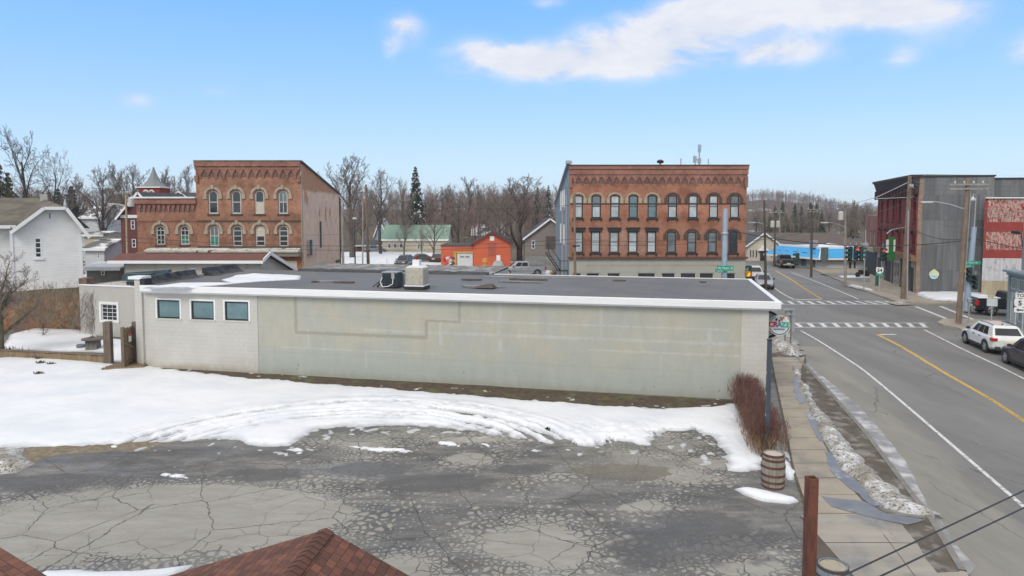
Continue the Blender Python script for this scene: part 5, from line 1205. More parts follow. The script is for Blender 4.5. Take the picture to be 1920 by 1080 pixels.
# left background
house('red_house', 'dark maroon clapboard house with white trim behind the beige roof', 'house', 226, 300, 490, 405, 362, 72, 9, M['maroon'], M['darkshing'], wins=((245,413,253,430),(247,448,255,464)))
rh = COL.objects.get('red_house')
mb = MB(); mb.box(0,P(262,400,72).x-P(226,400,72).x,-.08,-.003,P(240,406,72).z-.15,P(240,403,72).z); mb.build('eaves_band', M['trim_white'], rh)
house('white_cottage', 'small white house with a metal lean-to roof beside the clapboard house', 'house', 160, 195, 530, 466, 452, 78, 6, M['whitewood'], M['snowroof'], gable='side', wins=((182,475,187,484),))
house('yellow_shed', 'small yellowish shed with grey roof between the white cottage and the beige hall', 'shed', 193, 226, 500, 478, 458, 84, 7, mat('pale_yellow_boards',(.42,.38,.25)), M['darkshing'], gable='side')
house('grey_shed', 'low grey-brown shed with snow-white roof edge and open door', 'shed', 162, 222, 520, 502, 497, 64, 5, mat('grey_brown_boards',(.17,.155,.14)), M['snow'], gable='side', wins=((190,503,197,516),))
house('white_house', 'distant white house with snowy roof under the bare trees left of the tower', 'house', 152, 184, 440, 408, 388, 118, 9, M['whitewood'], M['snowroof'], gable='side', wins=((171,403,180,409),), zbase=.5)
house('white_house', 'distant wide house with a dark roof just left of the maroon house', 'house', 184, 232, 440, 402, 384, 126, 9, M['whitewood'], M['snowroof'], gable='side', zbase=.8)
house('cream_garage', 'low cream garage behind the white clapboard gable', 'garage', 158, 192, 460, 440, 436, 100, 6, M['cream'], M['snowroof'], gable='side', zbase=0)
# tower house
th = empty('tower_house', (P(259,360,88).x, 88, 0), 0, 'red house with a pointed grey witch-hat tower behind the brick building', 'house')
Wt = P(299,360,88).x-P(259,360,88).x; zt_ = P(280,352,88).z
tw = [(Wt*.28, P(0,369,88).z, Wt*.45, P(0,358,88).z, .3), (Wt*.55, P(0,369,88).z, Wt*.72, P(0,358,88).z, .3)]
rb = mat('red_tower_brick',(.24,.04,.025),.85,.15)
mb = MB(); wallplane(mb, 0, Wt, 8.5, zt_, tw, 0, .1); mb.box(0,Wt,.003,Wt,0,8.5); mb.quad((0,0,8.5),(0,Wt,8.5),(0,Wt,zt_),(0,0,zt_)); mb.quad((Wt,0,8.5),(Wt,Wt,8.5),(Wt,Wt,zt_),(Wt,0,zt_)); mb.build('tower_wall', rb, th)
for h in tw: window(th, h, 0, M['winwhite'], M['glass_mid'], (0,1), t=.07, rec=.02, hood=(lambda q,h,y: archring(q,(h[0]+h[2])/2,h[3]-h[4],(h[2]-h[0])/2+.16,h[4]+.16,.14,y-.08,y,8), M['white']))
zs_ = P(280,350,88).z; zp = P(280,312,88).z; cx = Wt/2; mb = MB(); vs = []; prof = [(1.42,0),(1.02,.12),(.66,.32),(.38,.56),(.20,.78),(.06,1.0)]
for r_, f_ in prof:
    for a in range(8): vs.append((cx+r_*cos(pi/4*a+pi/8)*1.17, cx+r_*sin(pi/4*a+pi/8)*1.17, zs_+(zp-zs_)*f_))
mb.add(vs, [(k*8+i,k*8+(i+1)%8,(k+1)*8+(i+1)%8,(k+1)*8+i) for k in range(5) for i in range(8)]+[tuple(range(8)), tuple(range(40,48))]); mb.build('spire', mat('grey_slate_spire',(.20,.215,.22),.7,.15,4), th)
mb = MB(); mb.box(-.2,Wt+.2,-.2,Wt+.2,zt_,zs_); mb.build('eaves', M['trim_white'], th)
a = P(311,377,90); b = P(358,377,90); c = P(335,360,90); X0 = th.location.x
mb = MB(); mb.quad((a.x-X0,2,a.z),(b.x-X0,2,b.z),(c.x-X0,2,c.z)); mb.box(a.x-X0,b.x-X0,2,8,0,a.z); mb.build('gable', rb, th)
mb = MB(); mb.bar((a.x-X0-.2,1.9,a.z-.1),(c.x-X0,1.9,c.z+.05),.3,.14); mb.bar((b.x-X0+.2,1.9,b.z-.1),(c.x-X0,1.9,c.z+.05),.3,.14); mb.build('bargeboard', M['trim_white'], th)
mb = MB(); mb.quad((a.x-X0-.2,1.9,a.z),(c.x-X0,1.9,c.z),(c.x-X0,9,c.z),(a.x-X0-.2,9,a.z)); mb.quad((b.x-X0+.2,1.9,b.z),(c.x-X0,1.9,c.z),(c.x-X0,9,c.z),(b.x-X0+.2,9,b.z)); mb.build('gable_roof', M['darkshing'], th)

# ---- right side of the street
# church-like cream building
ch = house('cream_hall', 'cream gabled hall with pointed windows and a long brown roof down the street', 'building', 1401, 1463, 487, 460, 437, 112, 4, mat('cream_render',(.50,.46,.38),.8,.08,1), M['darkshing'])
cox = ch.location.x
def c_(px, py, Y=112): p = P(px, py, Y); return p.x-cox, p.z
for px in (1407,1412,1418,1447,1452,1458):
    a = c_(px-1.6,483); b = c_(px+1.6,469); q = MB(); q.prism([(a[0],a[1]),(b[0],a[1]),(b[0],b[1]),((a[0]+b[0])/2,b[1]+.5),(a[0],b[1])], -.04, -.003, 'y'); w_ = q.build('window', M['winwhite'], ch); q = MB(); q.box(a[0]+.04,b[0]-.04,-.06,-.041,a[1]+.04,b[1]); q.build('pane', M['glass'], w_)
a = c_(1425,486); b = c_(1436,470); mb = MB(); mb.box(a[0],b[0],-.25,-.003,0,b[1]); mb.build('doorway', M['dark'], ch)
mb = MB(); mb.prism([(a[0]-.4,b[1]),(b[0]+.4,b[1]),((a[0]+b[0])/2,b[1]+.9)], -.5, -.003, 'y'); mb.build('porch_pediment', M['trim_white'], ch)
house('long_brown_roofed_hall', 'long low building with a brown shingle roof behind the cream hall', 'building', 1462, 1610, 495, 461, 441, 114, 18, mat('cream_side',(.46,.43,.36)), mat('brown_shingle_roof',(.105,.08,.068),.9,.2,1), gable='side')
house('grey_roofed_house', 'low house with pale siding left of the cream hall', 'house', 1380, 1425, 478, 452, 439, 128, 9, M['whitewood'], M['darkshing'], gable='side')
# blue mansard shop
bs = empty('blue_roofed_shop', (P(1540,480,96).x, 96, 0), 0, 'white shop with a bright blue mansard roof edged in white', 'shop')
bx0 = bs.location.x
def s_(px, py, Y=96): p = P(px, py, Y); return p.x-bx0, p.z
e = s_(1540,484.5); wL = s_(1478,484)[0]; wR = s_(1629,484)[0]; w0 = 0; zw = s_(0,485)[1]; ztp = s_(0,465)[1]
M['blueroof'] = mat('bright_blue_metal', (.03,.33,.66), .45, .08, 1)
walls = mat('white_shop_wall',(.56,.58,.60),.7,.1,1.5)
LX, LY = -5.5, 9.5         # left wing runs away up the street
mb = MB(); mb.quad((0,0,0),(wR,0,0),(wR,0,zw),(0,0,zw)); mb.quad((0,0,0),(LX*.55,LY,0),(LX*.55,LY,zw),(0,0,zw)); mb.quad((wR,0,0),(wR+1,12,0),(wR+1,12,zw),(wR,0,zw)); mb.build('wall', walls, bs)
o = .8; b_ = 1.5
P0 = (wR+o,-o); P1 = (-o*.8,-o); P2 = (LX*.55-o-.6,LY+.3); Q0 = (wR-b_,b_*.8); Q1 = (.5,b_*.8); Q2 = (LX*.55+.9,LY+.3); P3 = (wR+1+o,12); Q3 = (wR-.4,12)
mb = MB()
for (p,q,r,s2) in ((P0,P1,Q1,Q0),(P1,P2,Q2,Q1),(P3,P0,Q0,Q3)): mb.quad((p[0],p[1],zw),(q[0],q[1],zw),(r[0],r[1],ztp-.1),(s2[0],s2[1],ztp-.1))
mb.build('mansard', M['blueroof'], bs)
mb = MB()
for (p,q) in ((P0,P1),(P1,P2),(P3,P0)): mb.bar((p[0],p[1],zw-.02),(q[0],q[1],zw-.02),.14,.24)
for (p,q) in ((Q0,Q1),(Q1,Q2),(Q3,Q0)): mb.bar((p[0],p[1],ztp-.02),(q[0],q[1],ztp-.02),.16,.3)
for (p,q) in ((P0,Q0),(P1,Q1)): mb.bar((p[0],p[1],zw+.06),(q[0],q[1],ztp),.16,.16)
mb.build('white_trim', M['trim_white'], bs)
mb = MB(); mb.quad((Q1[0],Q1[1],ztp-.06),(Q0[0],Q0[1],ztp-.06),(Q3[0],Q3[1],ztp-.06),(Q2[0],Q2[1],ztp-.06)); mb.build('flat_roof', M['snow'], bs)
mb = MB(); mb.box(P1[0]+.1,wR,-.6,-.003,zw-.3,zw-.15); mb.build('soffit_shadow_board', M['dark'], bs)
for px0_,px1_,y0_,y1_ in ((1590,1597,490,505),(1599,1605,490,506)):
    a = s_(px0_,y1_); b = s_(px1_,y0_); mb = MB(); mb.box(a[0],b[0],-.06,-.003,a[1],b[1]); w_ = mb.build('shop_door', M['winwhite'], bs); mb = MB(); mb.box(a[0]+.08,b[0]-.08,-.08,-.061,a[1]+.1,b[1]-.1); mb.build('pane', M['glass'], w_)
Tw = Matrix.Rotation(atan2(LY, LX*.55),4,'Z') @ Matrix.Rotation(pi,4,'Z') @ Matrix.Translation((-sqrt(LY**2+(LX*.55)**2),0,0)); LW = sqrt(LY**2+(LX*.55)**2)
for f in (.12,.3,.48,.66,.84):
    mb = MB(); mb.T = Tw; mb.box(LW*f-.5,LW*f+.5,-.06,-.003,.2,2.2); mb.build('shop_window', M['glass_mid'], bs)
mb = MB()
a = s_(1535,470); mb.box(a[0]-.1,a[0]+.9,-1.0,-.85,s_(0,489)[1],s_(0,466)[1]+.2); mb.build('dark_signboard', mat('grey_green_board',(.09,.13,.13)), bs)
c = s_(1541,452); mb = MB(); mb.box(c[0]-.5,c[0]+.4,2,2.8,ztp-.1,c[1]); mb.build('roof_unit', M['galv'], bs); c = s_(1574,462); mb = MB(); mb.box(c[0]-.25,c[0]+.25,2,2.5,ztp-.1,c[1]); mb.build('roof_vent', M['white'], bs)
# red Italianate block: facade along the street, sheet-clad side to the viewer
near = G(1716,549,.13); far_dir = Vector((sin(radians(17.0)), cos(radians(17.0)), 0)); FL = 18.0
ri = empty('red_italianate_building', (near.x,near.y,0), atan2(-sin(radians(17)), cos(radians(17))), 'tall dark red building with arched windows and heavy cornice, grey sheets on its side', 'building')
Rz = P(1716,327,near.y).z
Tf = Matrix.Translation((0,FL,0)) @ Matrix.Rotation(-pi/2,4,'Z')      # facade local frame: u from far end to near, faces local -x
fh = []
for i in range(6):
    u = 1.35+i*2.95
    fh.append((u,7.0,u+1.0,10.0-.2,.45)); fh.append((u,4.35-.0,u+1.0,6.1,.35))
M['redwall'] = brick('dark_red_painted_brick', (.27,.05,.042), (.23,.042,.037), mortar=(.15,.03,.027), var=.2); M['redtrim'] = mat('dark_maroon_trim', (.055,.016,.016), .6, .3)
fzt = Rz-.9
mb = MB(); wallplane(mb, 0, FL, 3.6, fzt, fh, 0, .3, T=Tf); mb.build('wall', M['redwall'], ri, label='dark red painted street front')
for h in fh: window(ri, h, 0, M['redtrim'], M['glass_mid'] if int(h[0]*3)%3 == 1 else M['glass'], (0,1), t=.12, T=Tf, rec=.15, hood=(lambda q,h,y: archring(q,(h[0]+h[2])/2,h[3]-h[4],(h[2]-h[0])/2+.28,h[4]+.28,.24,y-.16,y+.02,8), M['redtrim']), sill=(M['redtrim'],.12,1))
mb = MB(); mb.T = Tf; mb.box(-.1,FL+.1,-.35,-.003,fzt-1.0,fzt-.3); mb.box(-.2,FL+.2,-.75,.3,Rz-.28,Rz-.02); mb.prism([(-.6,Rz-.28),(0,Rz-.28),(0,fzt-.3),(-.3,fzt-.3)], -.15, FL+.15, 'x'); mb.build('cornice', mat('dark_brown_cornice',(.04,.025,.025)), ri)
mb = MB(); mb.T = Tf
for i in range(13):
    u = .3+i*(FL-.8)/12; mb = MB(); mb.T = Tf; mb.box(u,u+.22,-.55,-.353,fzt-1.3,fzt-.303); mb.build('bracket', M['redtrim'], ri)
for u0 in (.0, FL/2-.15, FL-.35):
    mb = MB(); mb.T = Tf; mb.box(u0,u0+.35,-.1,-.003,3.6,fzt-1.003); mb.build('pilaster', M['redwall'], ri)
mb = MB(); mb.T = Tf; mb.box(0,FL,-.5,-.003,3.2,3.75); mb.build('shop_fascia', mat('brown_tan_fascia',(.22,.12,.07),.8,.2), ri)
mb = MB(); mb.T = Tf; mb.box(0,FL,0,.3,0,3.2); mb.build('shopfront', mat('pale_shopfront',(.42,.38,.31),.7,.15,1), ri)
for u0,u1,mm in ((.5,2.2,M['dark']),(3.0,4.4,M['glass_mid']),(5.4,7.4,M['dark']),(9.2,10.0,M['glass_mid']),(10.4,11.2,M['glass_mid']),(13.0,13.9,M['glass_mid']),(14.3,15.0,M['glass_mid']),(16.2,17.2,M['dark'])):
    mb = MB(); mb.T = Tf; mb.box(u0,u1,-.05,-.003,.4 if mm is not M['dark'] else .05,2.5); mb.build('shop_window', mm, ri)
for u0 in (4.8,8.3,12.2,15.6): mb = MB(); mb.T = Tf; mb.box(u0,u0+.35,-.14,-.003,0,3.2); mb.build('shop_pillar', mat('dark_green_grey_pillar',(.10,.11,.09)), ri)
def sheets():
    t = NT('dark_grey_sheet_cladding'); sp = t.n('SeparateXYZ'); t.L.new(t.co, sp.inputs[0]); cm = t.n('CombineXYZ'); t.L.new(sp.outputs[0], cm.inputs[0]); t.L.new(sp.outputs[2], cm.inputs[1])
    b = t.n('TexBrick'); t.L.new(cm.outputs[0], b.inputs['Vector']); b.inputs['Scale'].default_value = 1; b.inputs['Brick Width'].default_value = .85; b.inputs['Row Height'].default_value = 2.4; b.inputs['Mortar Size'].default_value = .012
    b.inputs['Color1'].default_value = (.095,.10,.105,1); b.inputs['Color2'].default_value = (.17,.175,.18,1); b.inputs['Mortar'].default_value = (.07,.07,.075,1); b.offset = .35
    st = t.noise(1.6, 7, .7, stretch=(2.2,1,.18)); c = t.scale(b.outputs[0], t.lin(st,.3,.7,.7,1.35)); c = t.mix(t.ss(t.noise(.5,6,.65),.55,.7), c, (.10,.105,.105,1))
    t.base(c); t.rough(.6); t.bump(b.outputs['Fac'], .3, .02); return t.m
M['sheets'] = sheets()
SW = 6.25
mb = MB(); mb.quad((.35,0,-.1),(SW,0,-.1),(SW,0,Rz-.15),(.35,0,Rz)); mb.quad((SW,0,-.1),(SW,14,-.1),(SW,14,Rz-.3),(SW,0,Rz-.15)); mb.build('side_wall', M['sheets'], ri, label='dark grey weathered sheet-clad side wall')
mb = MB(); mb.box(-.02,.349,-.06,.3,-.1,Rz-.2); mb.build('corner_brick', brick('pale_brown_corner',(.30,.20,.14),(.24,.14,.10)), ri)
mb = MB(); mb.quad((0,.1,Rz-.2),(SW,.1,Rz-.3),(SW,14,Rz-.5),(0,18,Rz-.5)); mb.build('roof', M['darkshing'], ri)
mb = MB(); mb.box(0,SW+.1,-.08,-.003,Rz-.28,Rz-.13); mb.build('side_coping', M['black'], ri)
# painted house-and-bear-less emblem board on the sheets: small house shape over a pale blue round
cx_, cz_ = onplane(1751,514,(Matrix.Translation(ri.location) @ Matrix.Rotation(ri.rotation_euler.z,4,'Z')).inverted())
em = empty('wall_sign', tuple(Matrix.Translation(ri.location) @ Matrix.Rotation(ri.rotation_euler.z,4,'Z') @ Vector((cx_,-.03,cz_))), ri.rotation_euler.z, 'small pale yellow house-shaped sign with light blue lower part on the dark grey wall', 'sign')
mb = MB(); mb.prism([(-.42,-.15),(.42,-.15),(.42,.15),(0,.52),(-.42,.15)], -.03, 0, 'y'); mb.build('board', mat('pale_yellow_board',(.60,.60,.38)), em)
mb = MB(); mb.prism([(.34*cos(2*pi*k/16),-.2+.27*sin(2*pi*k/16)) for k in range(16)], -.05, -.031, 'y'); mb.build('emblem', mat('pale_blue_emblem',(.50,.68,.70)), em)
mb = MB()
for a,w_e,h_e in ((-.17,.05,.12),(-.05,.03,.15),(.05,.07,.10),(.18,.04,.13)): mb.box(a-w_e/2,a+w_e/2,-.06,-.051,-.26-h_e/2,-.26+h_e/2)
mb.box(-.24,.24,-.06,-.051,-.14,-.11)
mb.build('emblem_mark', mat('teal_mark',(.05,.16,.18)), em)
# lower red building next up the street
mb_o = Vector(ri.location) + far_dir*FL
r2 = empty('small_red_building', tuple(mb_o+far_dir*.05), ri.rotation_euler.z, 'smaller two-storey red brick building beyond the tall maroon block', 'building')
T2 = Matrix.Translation((0,8,0)) @ Matrix.Rotation(-pi/2,4,'Z'); z2_ = P(1640,457,95).z-CH+CH
hs = [(.8+i*2.4,3.9,.8+i*2.4+.9,5.7,.3) for i in range(3)]
mb = MB(); wallplane(mb, 0, 8, 0, 6.9+.6, hs, 0, .2, T=T2); mb.quad((0,0,0),(5,0,0),(5,0,7.5),(0,0,7.5)); mb.quad((0,8,0),(5,8,0),(5,8,7.5),(0,8,7.5)); mb.quad((0,0,7.5),(5,0,7.5),(5,8,7.5),(0,8,7.5)); mb.build('wall', brick('orange_red_brick',(.30,.085,.05),(.25,.07,.045)), r2)
for h in hs: window(r2, h, 0, M['winwhite'], M['glass'], (0,1), t=.1, T=T2, rec=.08)
mb = MB(); mb.T = T2; mb.box(0,8,-.4,-.003,3.0,3.5); mb.build('shop_fascia', M['hoodstone'], r2); mb = MB(); mb.T = T2; mb.box(.3,7.7,-.05,-.003,.1,2.9); mb.build('shopfront', M['dark'], r2)
# tall extension and peeling red building
x0 = P(1850,340,73).x; ext = empty('grey_clad_building', (x0,73,0), -.15, 'grey sheet-clad rear block rising behind the peeling red wall', 'building')
zE = P(1880,336,73).z; mb = MB(); mb.box(0,9,0,10,0,zE); mb.build('wall', M['sheets'], ext); mb = MB(); mb.box(-.05,9.05,-.1,10,zE+.002,zE+.15); mb.build('coping', M['black'], ext)
Yp = 64.0; x0 = P(1846,400,Yp).x; x1 = P(1935,400,Yp).x; pr = empty('peeling_building', (x0,Yp,0), -.1, 'building with peeling red upper wall above streaked white and tan bands', 'building')
zt1 = P(1880,372,Yp).z; zr = P(1880,484,Yp).z; zy = P(1880,526,Yp).z; Wp = x1-x0
def peel():
    t = NT('peeling_red_boards'); sp = t.n('SeparateXYZ'); t.L.new(t.co, sp.inputs[0]); n = t.noise(4.0, 9, .78, stretch=(1.5,1,.6)); z = sp.outputs[2]
    solid = t.math('MAXIMUM', t.math('SUBTRACT', 1, t.ss(t.math('ABSOLUTE', t.math('SUBTRACT', z, 6.6)), .3, .5)), t.math('SUBTRACT', 1, t.ss(z, 4.2, 4.6)))
    edge = t.math('SUBTRACT', 1, t.ss(sp.outputs[0], .05, .3)); th = t.math('ADD', .49, t.math('MULTIPLY', t.math('MAXIMUM', solid, edge), .3))
    f = t.ss(t.math('SUBTRACT', n, th), -.02, .02)
    c = t.mix(f, (.27,.04,.034,1), (.43,.32,.28,1)); t.base(t.scale(c, t.lin(t.noise(1,5),.3,.7,.8,1.2))); t.rough(.8); return t.m
mb = MB(); mb.quad((0,0,zr),(Wp,0,zr),(Wp,0,zt1),(0,0,zt1)); mb.build('upper_wall', peel(), pr); mb = MB(); mb.quad((0,0,0),(3,5,0),(3,5,zt1),(0,0,zt1)); mb.quad((0,0,zt1),(Wp,0,zt1),(Wp,5,zt1),(3,5,zt1)); mb.build('side_wall', M['sheets'], pr)
mb = MB(); mb.quad((0,-.01,zy),(Wp,-.01,zy),(Wp,-.01,zr),(0,-.01,zr)); mb.build('middle_wall', mat('streaked_white_band',(.50,.50,.52),.7,.2,2.5,col2=(.34,.34,.36),c2=(2,.5,.65),stretch=(2,1,.15)), pr)
mb = MB(); mb.quad((0,-.02,0),(Wp,-.02,0),(Wp,-.02,zy),(0,-.02,zy)); mb.build('lower_wall', mat('tan_streaked_band',(.36,.31,.215),.8,.2,2,stretch=(2,1,.2)), pr)
mb = MB(); mb.box(0,Wp,-.2,.0,zt1,zt1+.1); mb.build('coping', M['trim_white'], pr)
# corner shop at the right edge
cs0 = G(1891,606,.13); CSA = atan2(-.957,-.29); cs = empty('corner_shop', (cs0.x,cs0.y,0), CSA, 'blue-grey corner shop front with white-framed windows at the right edge', 'shop')
Mc = (Matrix.Translation((cs0.x,cs0.y,0)) @ Matrix.Rotation(CSA,4,'Z')).inverted()
zc = onplane(1900,508,Mc)[1]; zt2 = onplane(1912,390,Mc)[1]
gb = mat('blue_grey_shopfront',(.24,.31,.35),.6,.1,2)
mb = MB(); mb.box(0,8,0,6,0,zc-.1); mb.build('shopfront', gb, cs)
mb = MB(); mb.box(.9,8,.3,6,zc+.1,zt2); mb.build('wall', mat('grey_render',(.30,.295,.28),.85,.1,1), cs)
mb = MB(); mb.box(-.35,8.2,-.4,.4,zc-.1,zc+.04); mb.box(-.2,8.1,-.2,.3,zc-.3,zc-.102); mb.build('cornice', gb, cs); mb = MB(); mb.box(.85,8,.25,.29,zt2-.1,zt2+.08); mb.build('coping', M['black'], cs)
for (a0,b0,a1,b1) in ((.35,zc-1.25,1.45,zc-.45),(1.65,zc-1.25,3.2,zc-.45),(1.65,.5,3.2,zc-1.5)):
    q = MB(); rframe(q,a0,b0,a1,b1,0,-.05,-.003,.06); w_ = q.build('window', M['winwhite'], cs); q = MB(); q.box(a0+.05,a1-.05,-.03,-.004,b0+.05,b1-.05); q.build('pane', M['glass_teal'], w_)
q = MB(); rframe(q,.35,.05,1.3,zc-1.5,0,-.06,-.003,.08); w_ = q.build('door', M['winwhite'], cs); q = MB(); q.box(.43,1.22,-.03,-.004,.1,zc-1.6); q.build('pane', M['glass_pale'], w_)
mb = MB(); mb.box(-.1,.12,-.12,-.003,0,zc-.3); mb.build('pilaster', gb, cs)
c = onplane(1912,437,Mc); mb = MB(); mb.tube([(c[0],.2,c[1]-1.0),(c[0],.1,c[1]),(c[0]+.0,-.2,c[1]+.05)],.03,5); mb.box(c[0]-.22,c[0]+.05,-.45,-.1,c[1]-.05,c[1]+.15); mb.box(c[0]+.25,c[0]+.45,-.45,-.1,c[1]-.08,c[1]+.12); mb.build('floodlight', M['black'], cs)
# ================================================================ vegetation
M['bark'] = mat('grey_brown_bark', (.115,.095,.085), .95, .25, 3); M['bark_dark'] = mat('dark_bark', (.07,.058,.05), .95, .25, 3)
M['twig'] = mat('brown_grey_twigs', (.20,.165,.145), .95, .2, .5); M['twig_pale'] = mat('pale_grey_twigs', (.24,.205,.185), .95, .2, .5); M['twig_red'] = mat('reddish_brown_twigs', (.135,.088,.075), .95, .25, .4)
M['needle'] = mat('dark_green_needles', (.03,.045,.03), .9, .4, 1.2); M['needle_brown'] = mat('olive_brown_needles', (.085,.08,.045), .9, .35, 1.0)
def seg(V, Fc, pts, rs, n):
    base = len(V); r0 = None
    for k, p in enumerate(pts):
        d = pts[min(k+1,len(pts)-1)] - pts[max(k-1,0)]
        if d.length < 1e-6: d = Vector((0,0,1))
        d.normalize()
        if r0 is None:
            r0 = d.cross(Vector((0,0,1)))
            if r0.length < .05: r0 = Vector((1,0,0))
        r0 = r0 - d*r0.dot(d)
        if r0.length < 1e-4: r0 = Vector((1,0,0))
        r0.normalize(); u = d.cross(r0)
        for i in range(n):
            a = 2*pi*i/n; V.append(tuple(p + (r0*cos(a)+u*sin(a))*rs[k]))
    for k in range(len(pts)-1):
        for i in range(n):
            a, b = base+k*n+i, base+k*n+(i+1)%n; Fc.append((a,b,b+n,a+n))
def bare_tree(seed, H, spread, r0, kids=(8,6,5,4), up=.35, fork=.3, twig=.014, lean=(0,0), first=.28, lens=(.55,.55,.52,.5), ang=(35,65)):
    R = random.Random(seed); TV=[];TF=[];CV=[];CF=[]
    def grow(p, d, L, r, lv):
        nseg = 5 if lv == 0 else (4 if lv < 3 else 2); pts = [p]; rs = [r]; q = p.copy(); dd = d.copy()
        for k in range(nseg):
            j = .10 if lv == 0 else .22
            dd = (dd + Vector((R.uniform(-j,j),R.uniform(-j,j),R.uniform(-j,j)*.6+ (up*.18 if lv else .05)))).normalized()
            q = q + dd*(L/nseg); pts.append(q.copy()); e = 1-(k+1)/nseg*(.72 if lv else .62); rs.append(max(twig*.6, r*e))
        n = 8 if lv == 0 else (5 if lv == 1 else 3)
        if lv < 2: seg(TV, TF, pts, rs, n)
        else: seg(CV, CF, pts, rs, n)
        if lv >= len(kids): return
        nk = kids[lv]
        for i in range(nk):
            lo = first if lv == 0 else .18
            t = lo + (1-lo)*((i+.5+R.uniform(-.35,.35))/nk); t = min(t, .98); kk = t*nseg; a = int(kk); f = kk-a
            pp = pts[a].lerp(pts[min(a+1,nseg)], f); rr = rs[a]*(1-f)+rs[min(a+1,nseg)]*f
            dirp = (pts[min(a+1,nseg)]-pts[a]).normalized()
            th = radians(R.uniform(*ang)) * (1-.35*t if lv == 0 else 1); ph = R.uniform(0,2*pi) if lv else i*2.4+R.uniform(-.4,.4)
            o1_ = dirp.cross(Vector((.3,.2,1))); o1_.normalize(); o2_ = dirp.cross(o1_)
            nd = (dirp*cos(th) + (o1_*cos(ph)+o2_*sin(ph))*sin(th)); nd.z += up*.4; nd.normalize()
            Lk = L*lens[lv]*R.uniform(.75,1.2)*(1-.45*t if lv == 0 else 1-.3*t)
            if lv == 0: Lk *= spread
            grow(pp, nd, Lk, max(twig, rr*(.62 if lv < 2 else .55)), lv+1)
    grow(Vector((0,0,-.2)), Vector((lean[0],lean[1],1)).normalized(), H*.78, r0, 0)
    zmax = max(v[2] for v in CV); s = H/zmax
    TV = [(x*s,y*s,z*s) for x,y,z in TV]; CV = [(x*s,y*s,z*s) for x,y,z in CV]
    return (TV,TF),(CV,CF)
def mk_mesh(name, VF, m):
    me = bpy.data.meshes.new(name); me.from_pydata(VF[0], [], VF[1]); me.materials.append(m); me.polygons.foreach_set('use_smooth', [True]*len(me.polygons)); me.update(); return me
PROTO = {}
def proto(key, m1, m2, **k):
    a, b = bare_tree(**k); PROTO[key] = (mk_mesh('trunk', a, m1), mk_mesh('crown', b, m2), k['H'])
proto('elm', M['bark'], M['twig'], seed=3, H=12, spread=1.05, r0=.30, kids=(8,6,6,5), up=.55, first=.30, ang=(25,50), twig=.022)
proto('maple', M['bark_dark'], M['twig'], seed=8, H=12, spread=1.0, r0=.28, kids=(11,7,6,4), up=.35, first=.22, ang=(30,60), twig=.022)
proto('oak', M['bark_dark'], M['bark'], seed=21, H=18, spread=1.15, r0=.38, kids=(9,6,5,4), up=.25, first=.30, ang=(35,70), twig=.03)
proto('round', M['bark'], M['twig'], seed=14, H=10, spread=1.15, r0=.26, kids=(10,7,6,5), up=.4, first=.2, ang=(30,60), twig=.02)
proto('pale', M['bark'], M['twig_pale'], seed=30, H=10, spread=.9, r0=.2, kids=(9,6,6,4), up=.6, first=.25, ang=(22,45), twig=.02)
proto('small', M['bark'], M['twig_pale'], seed=41, H=7, spread=1.1, r0=.16, kids=(8,6,5,4), up=.45, first=.22, ang=(30,60), twig=.016)
def plant_tree(key, px, ytop, Y, label, wid=1.0, rz=0, zb=None, name='bare_tree', group=None):
    p = P(px, ytop, Y); zb = float(hfun(np.array(p.x), np.array(Y))) if zb is None else zb
    tm, cm_, H = PROTO[key]; s = (p.z-zb)/H
    o = empty(name, (p.x, Y, zb), rz, label, 'tree', group); o.scale = (s*wid, s*wid, s)
    for nm, me in (('trunk',tm),('crown',cm_)):
        c = bpy.data.objects.new(nm, me); COL.objects.link(c); c.parent = o
    return o
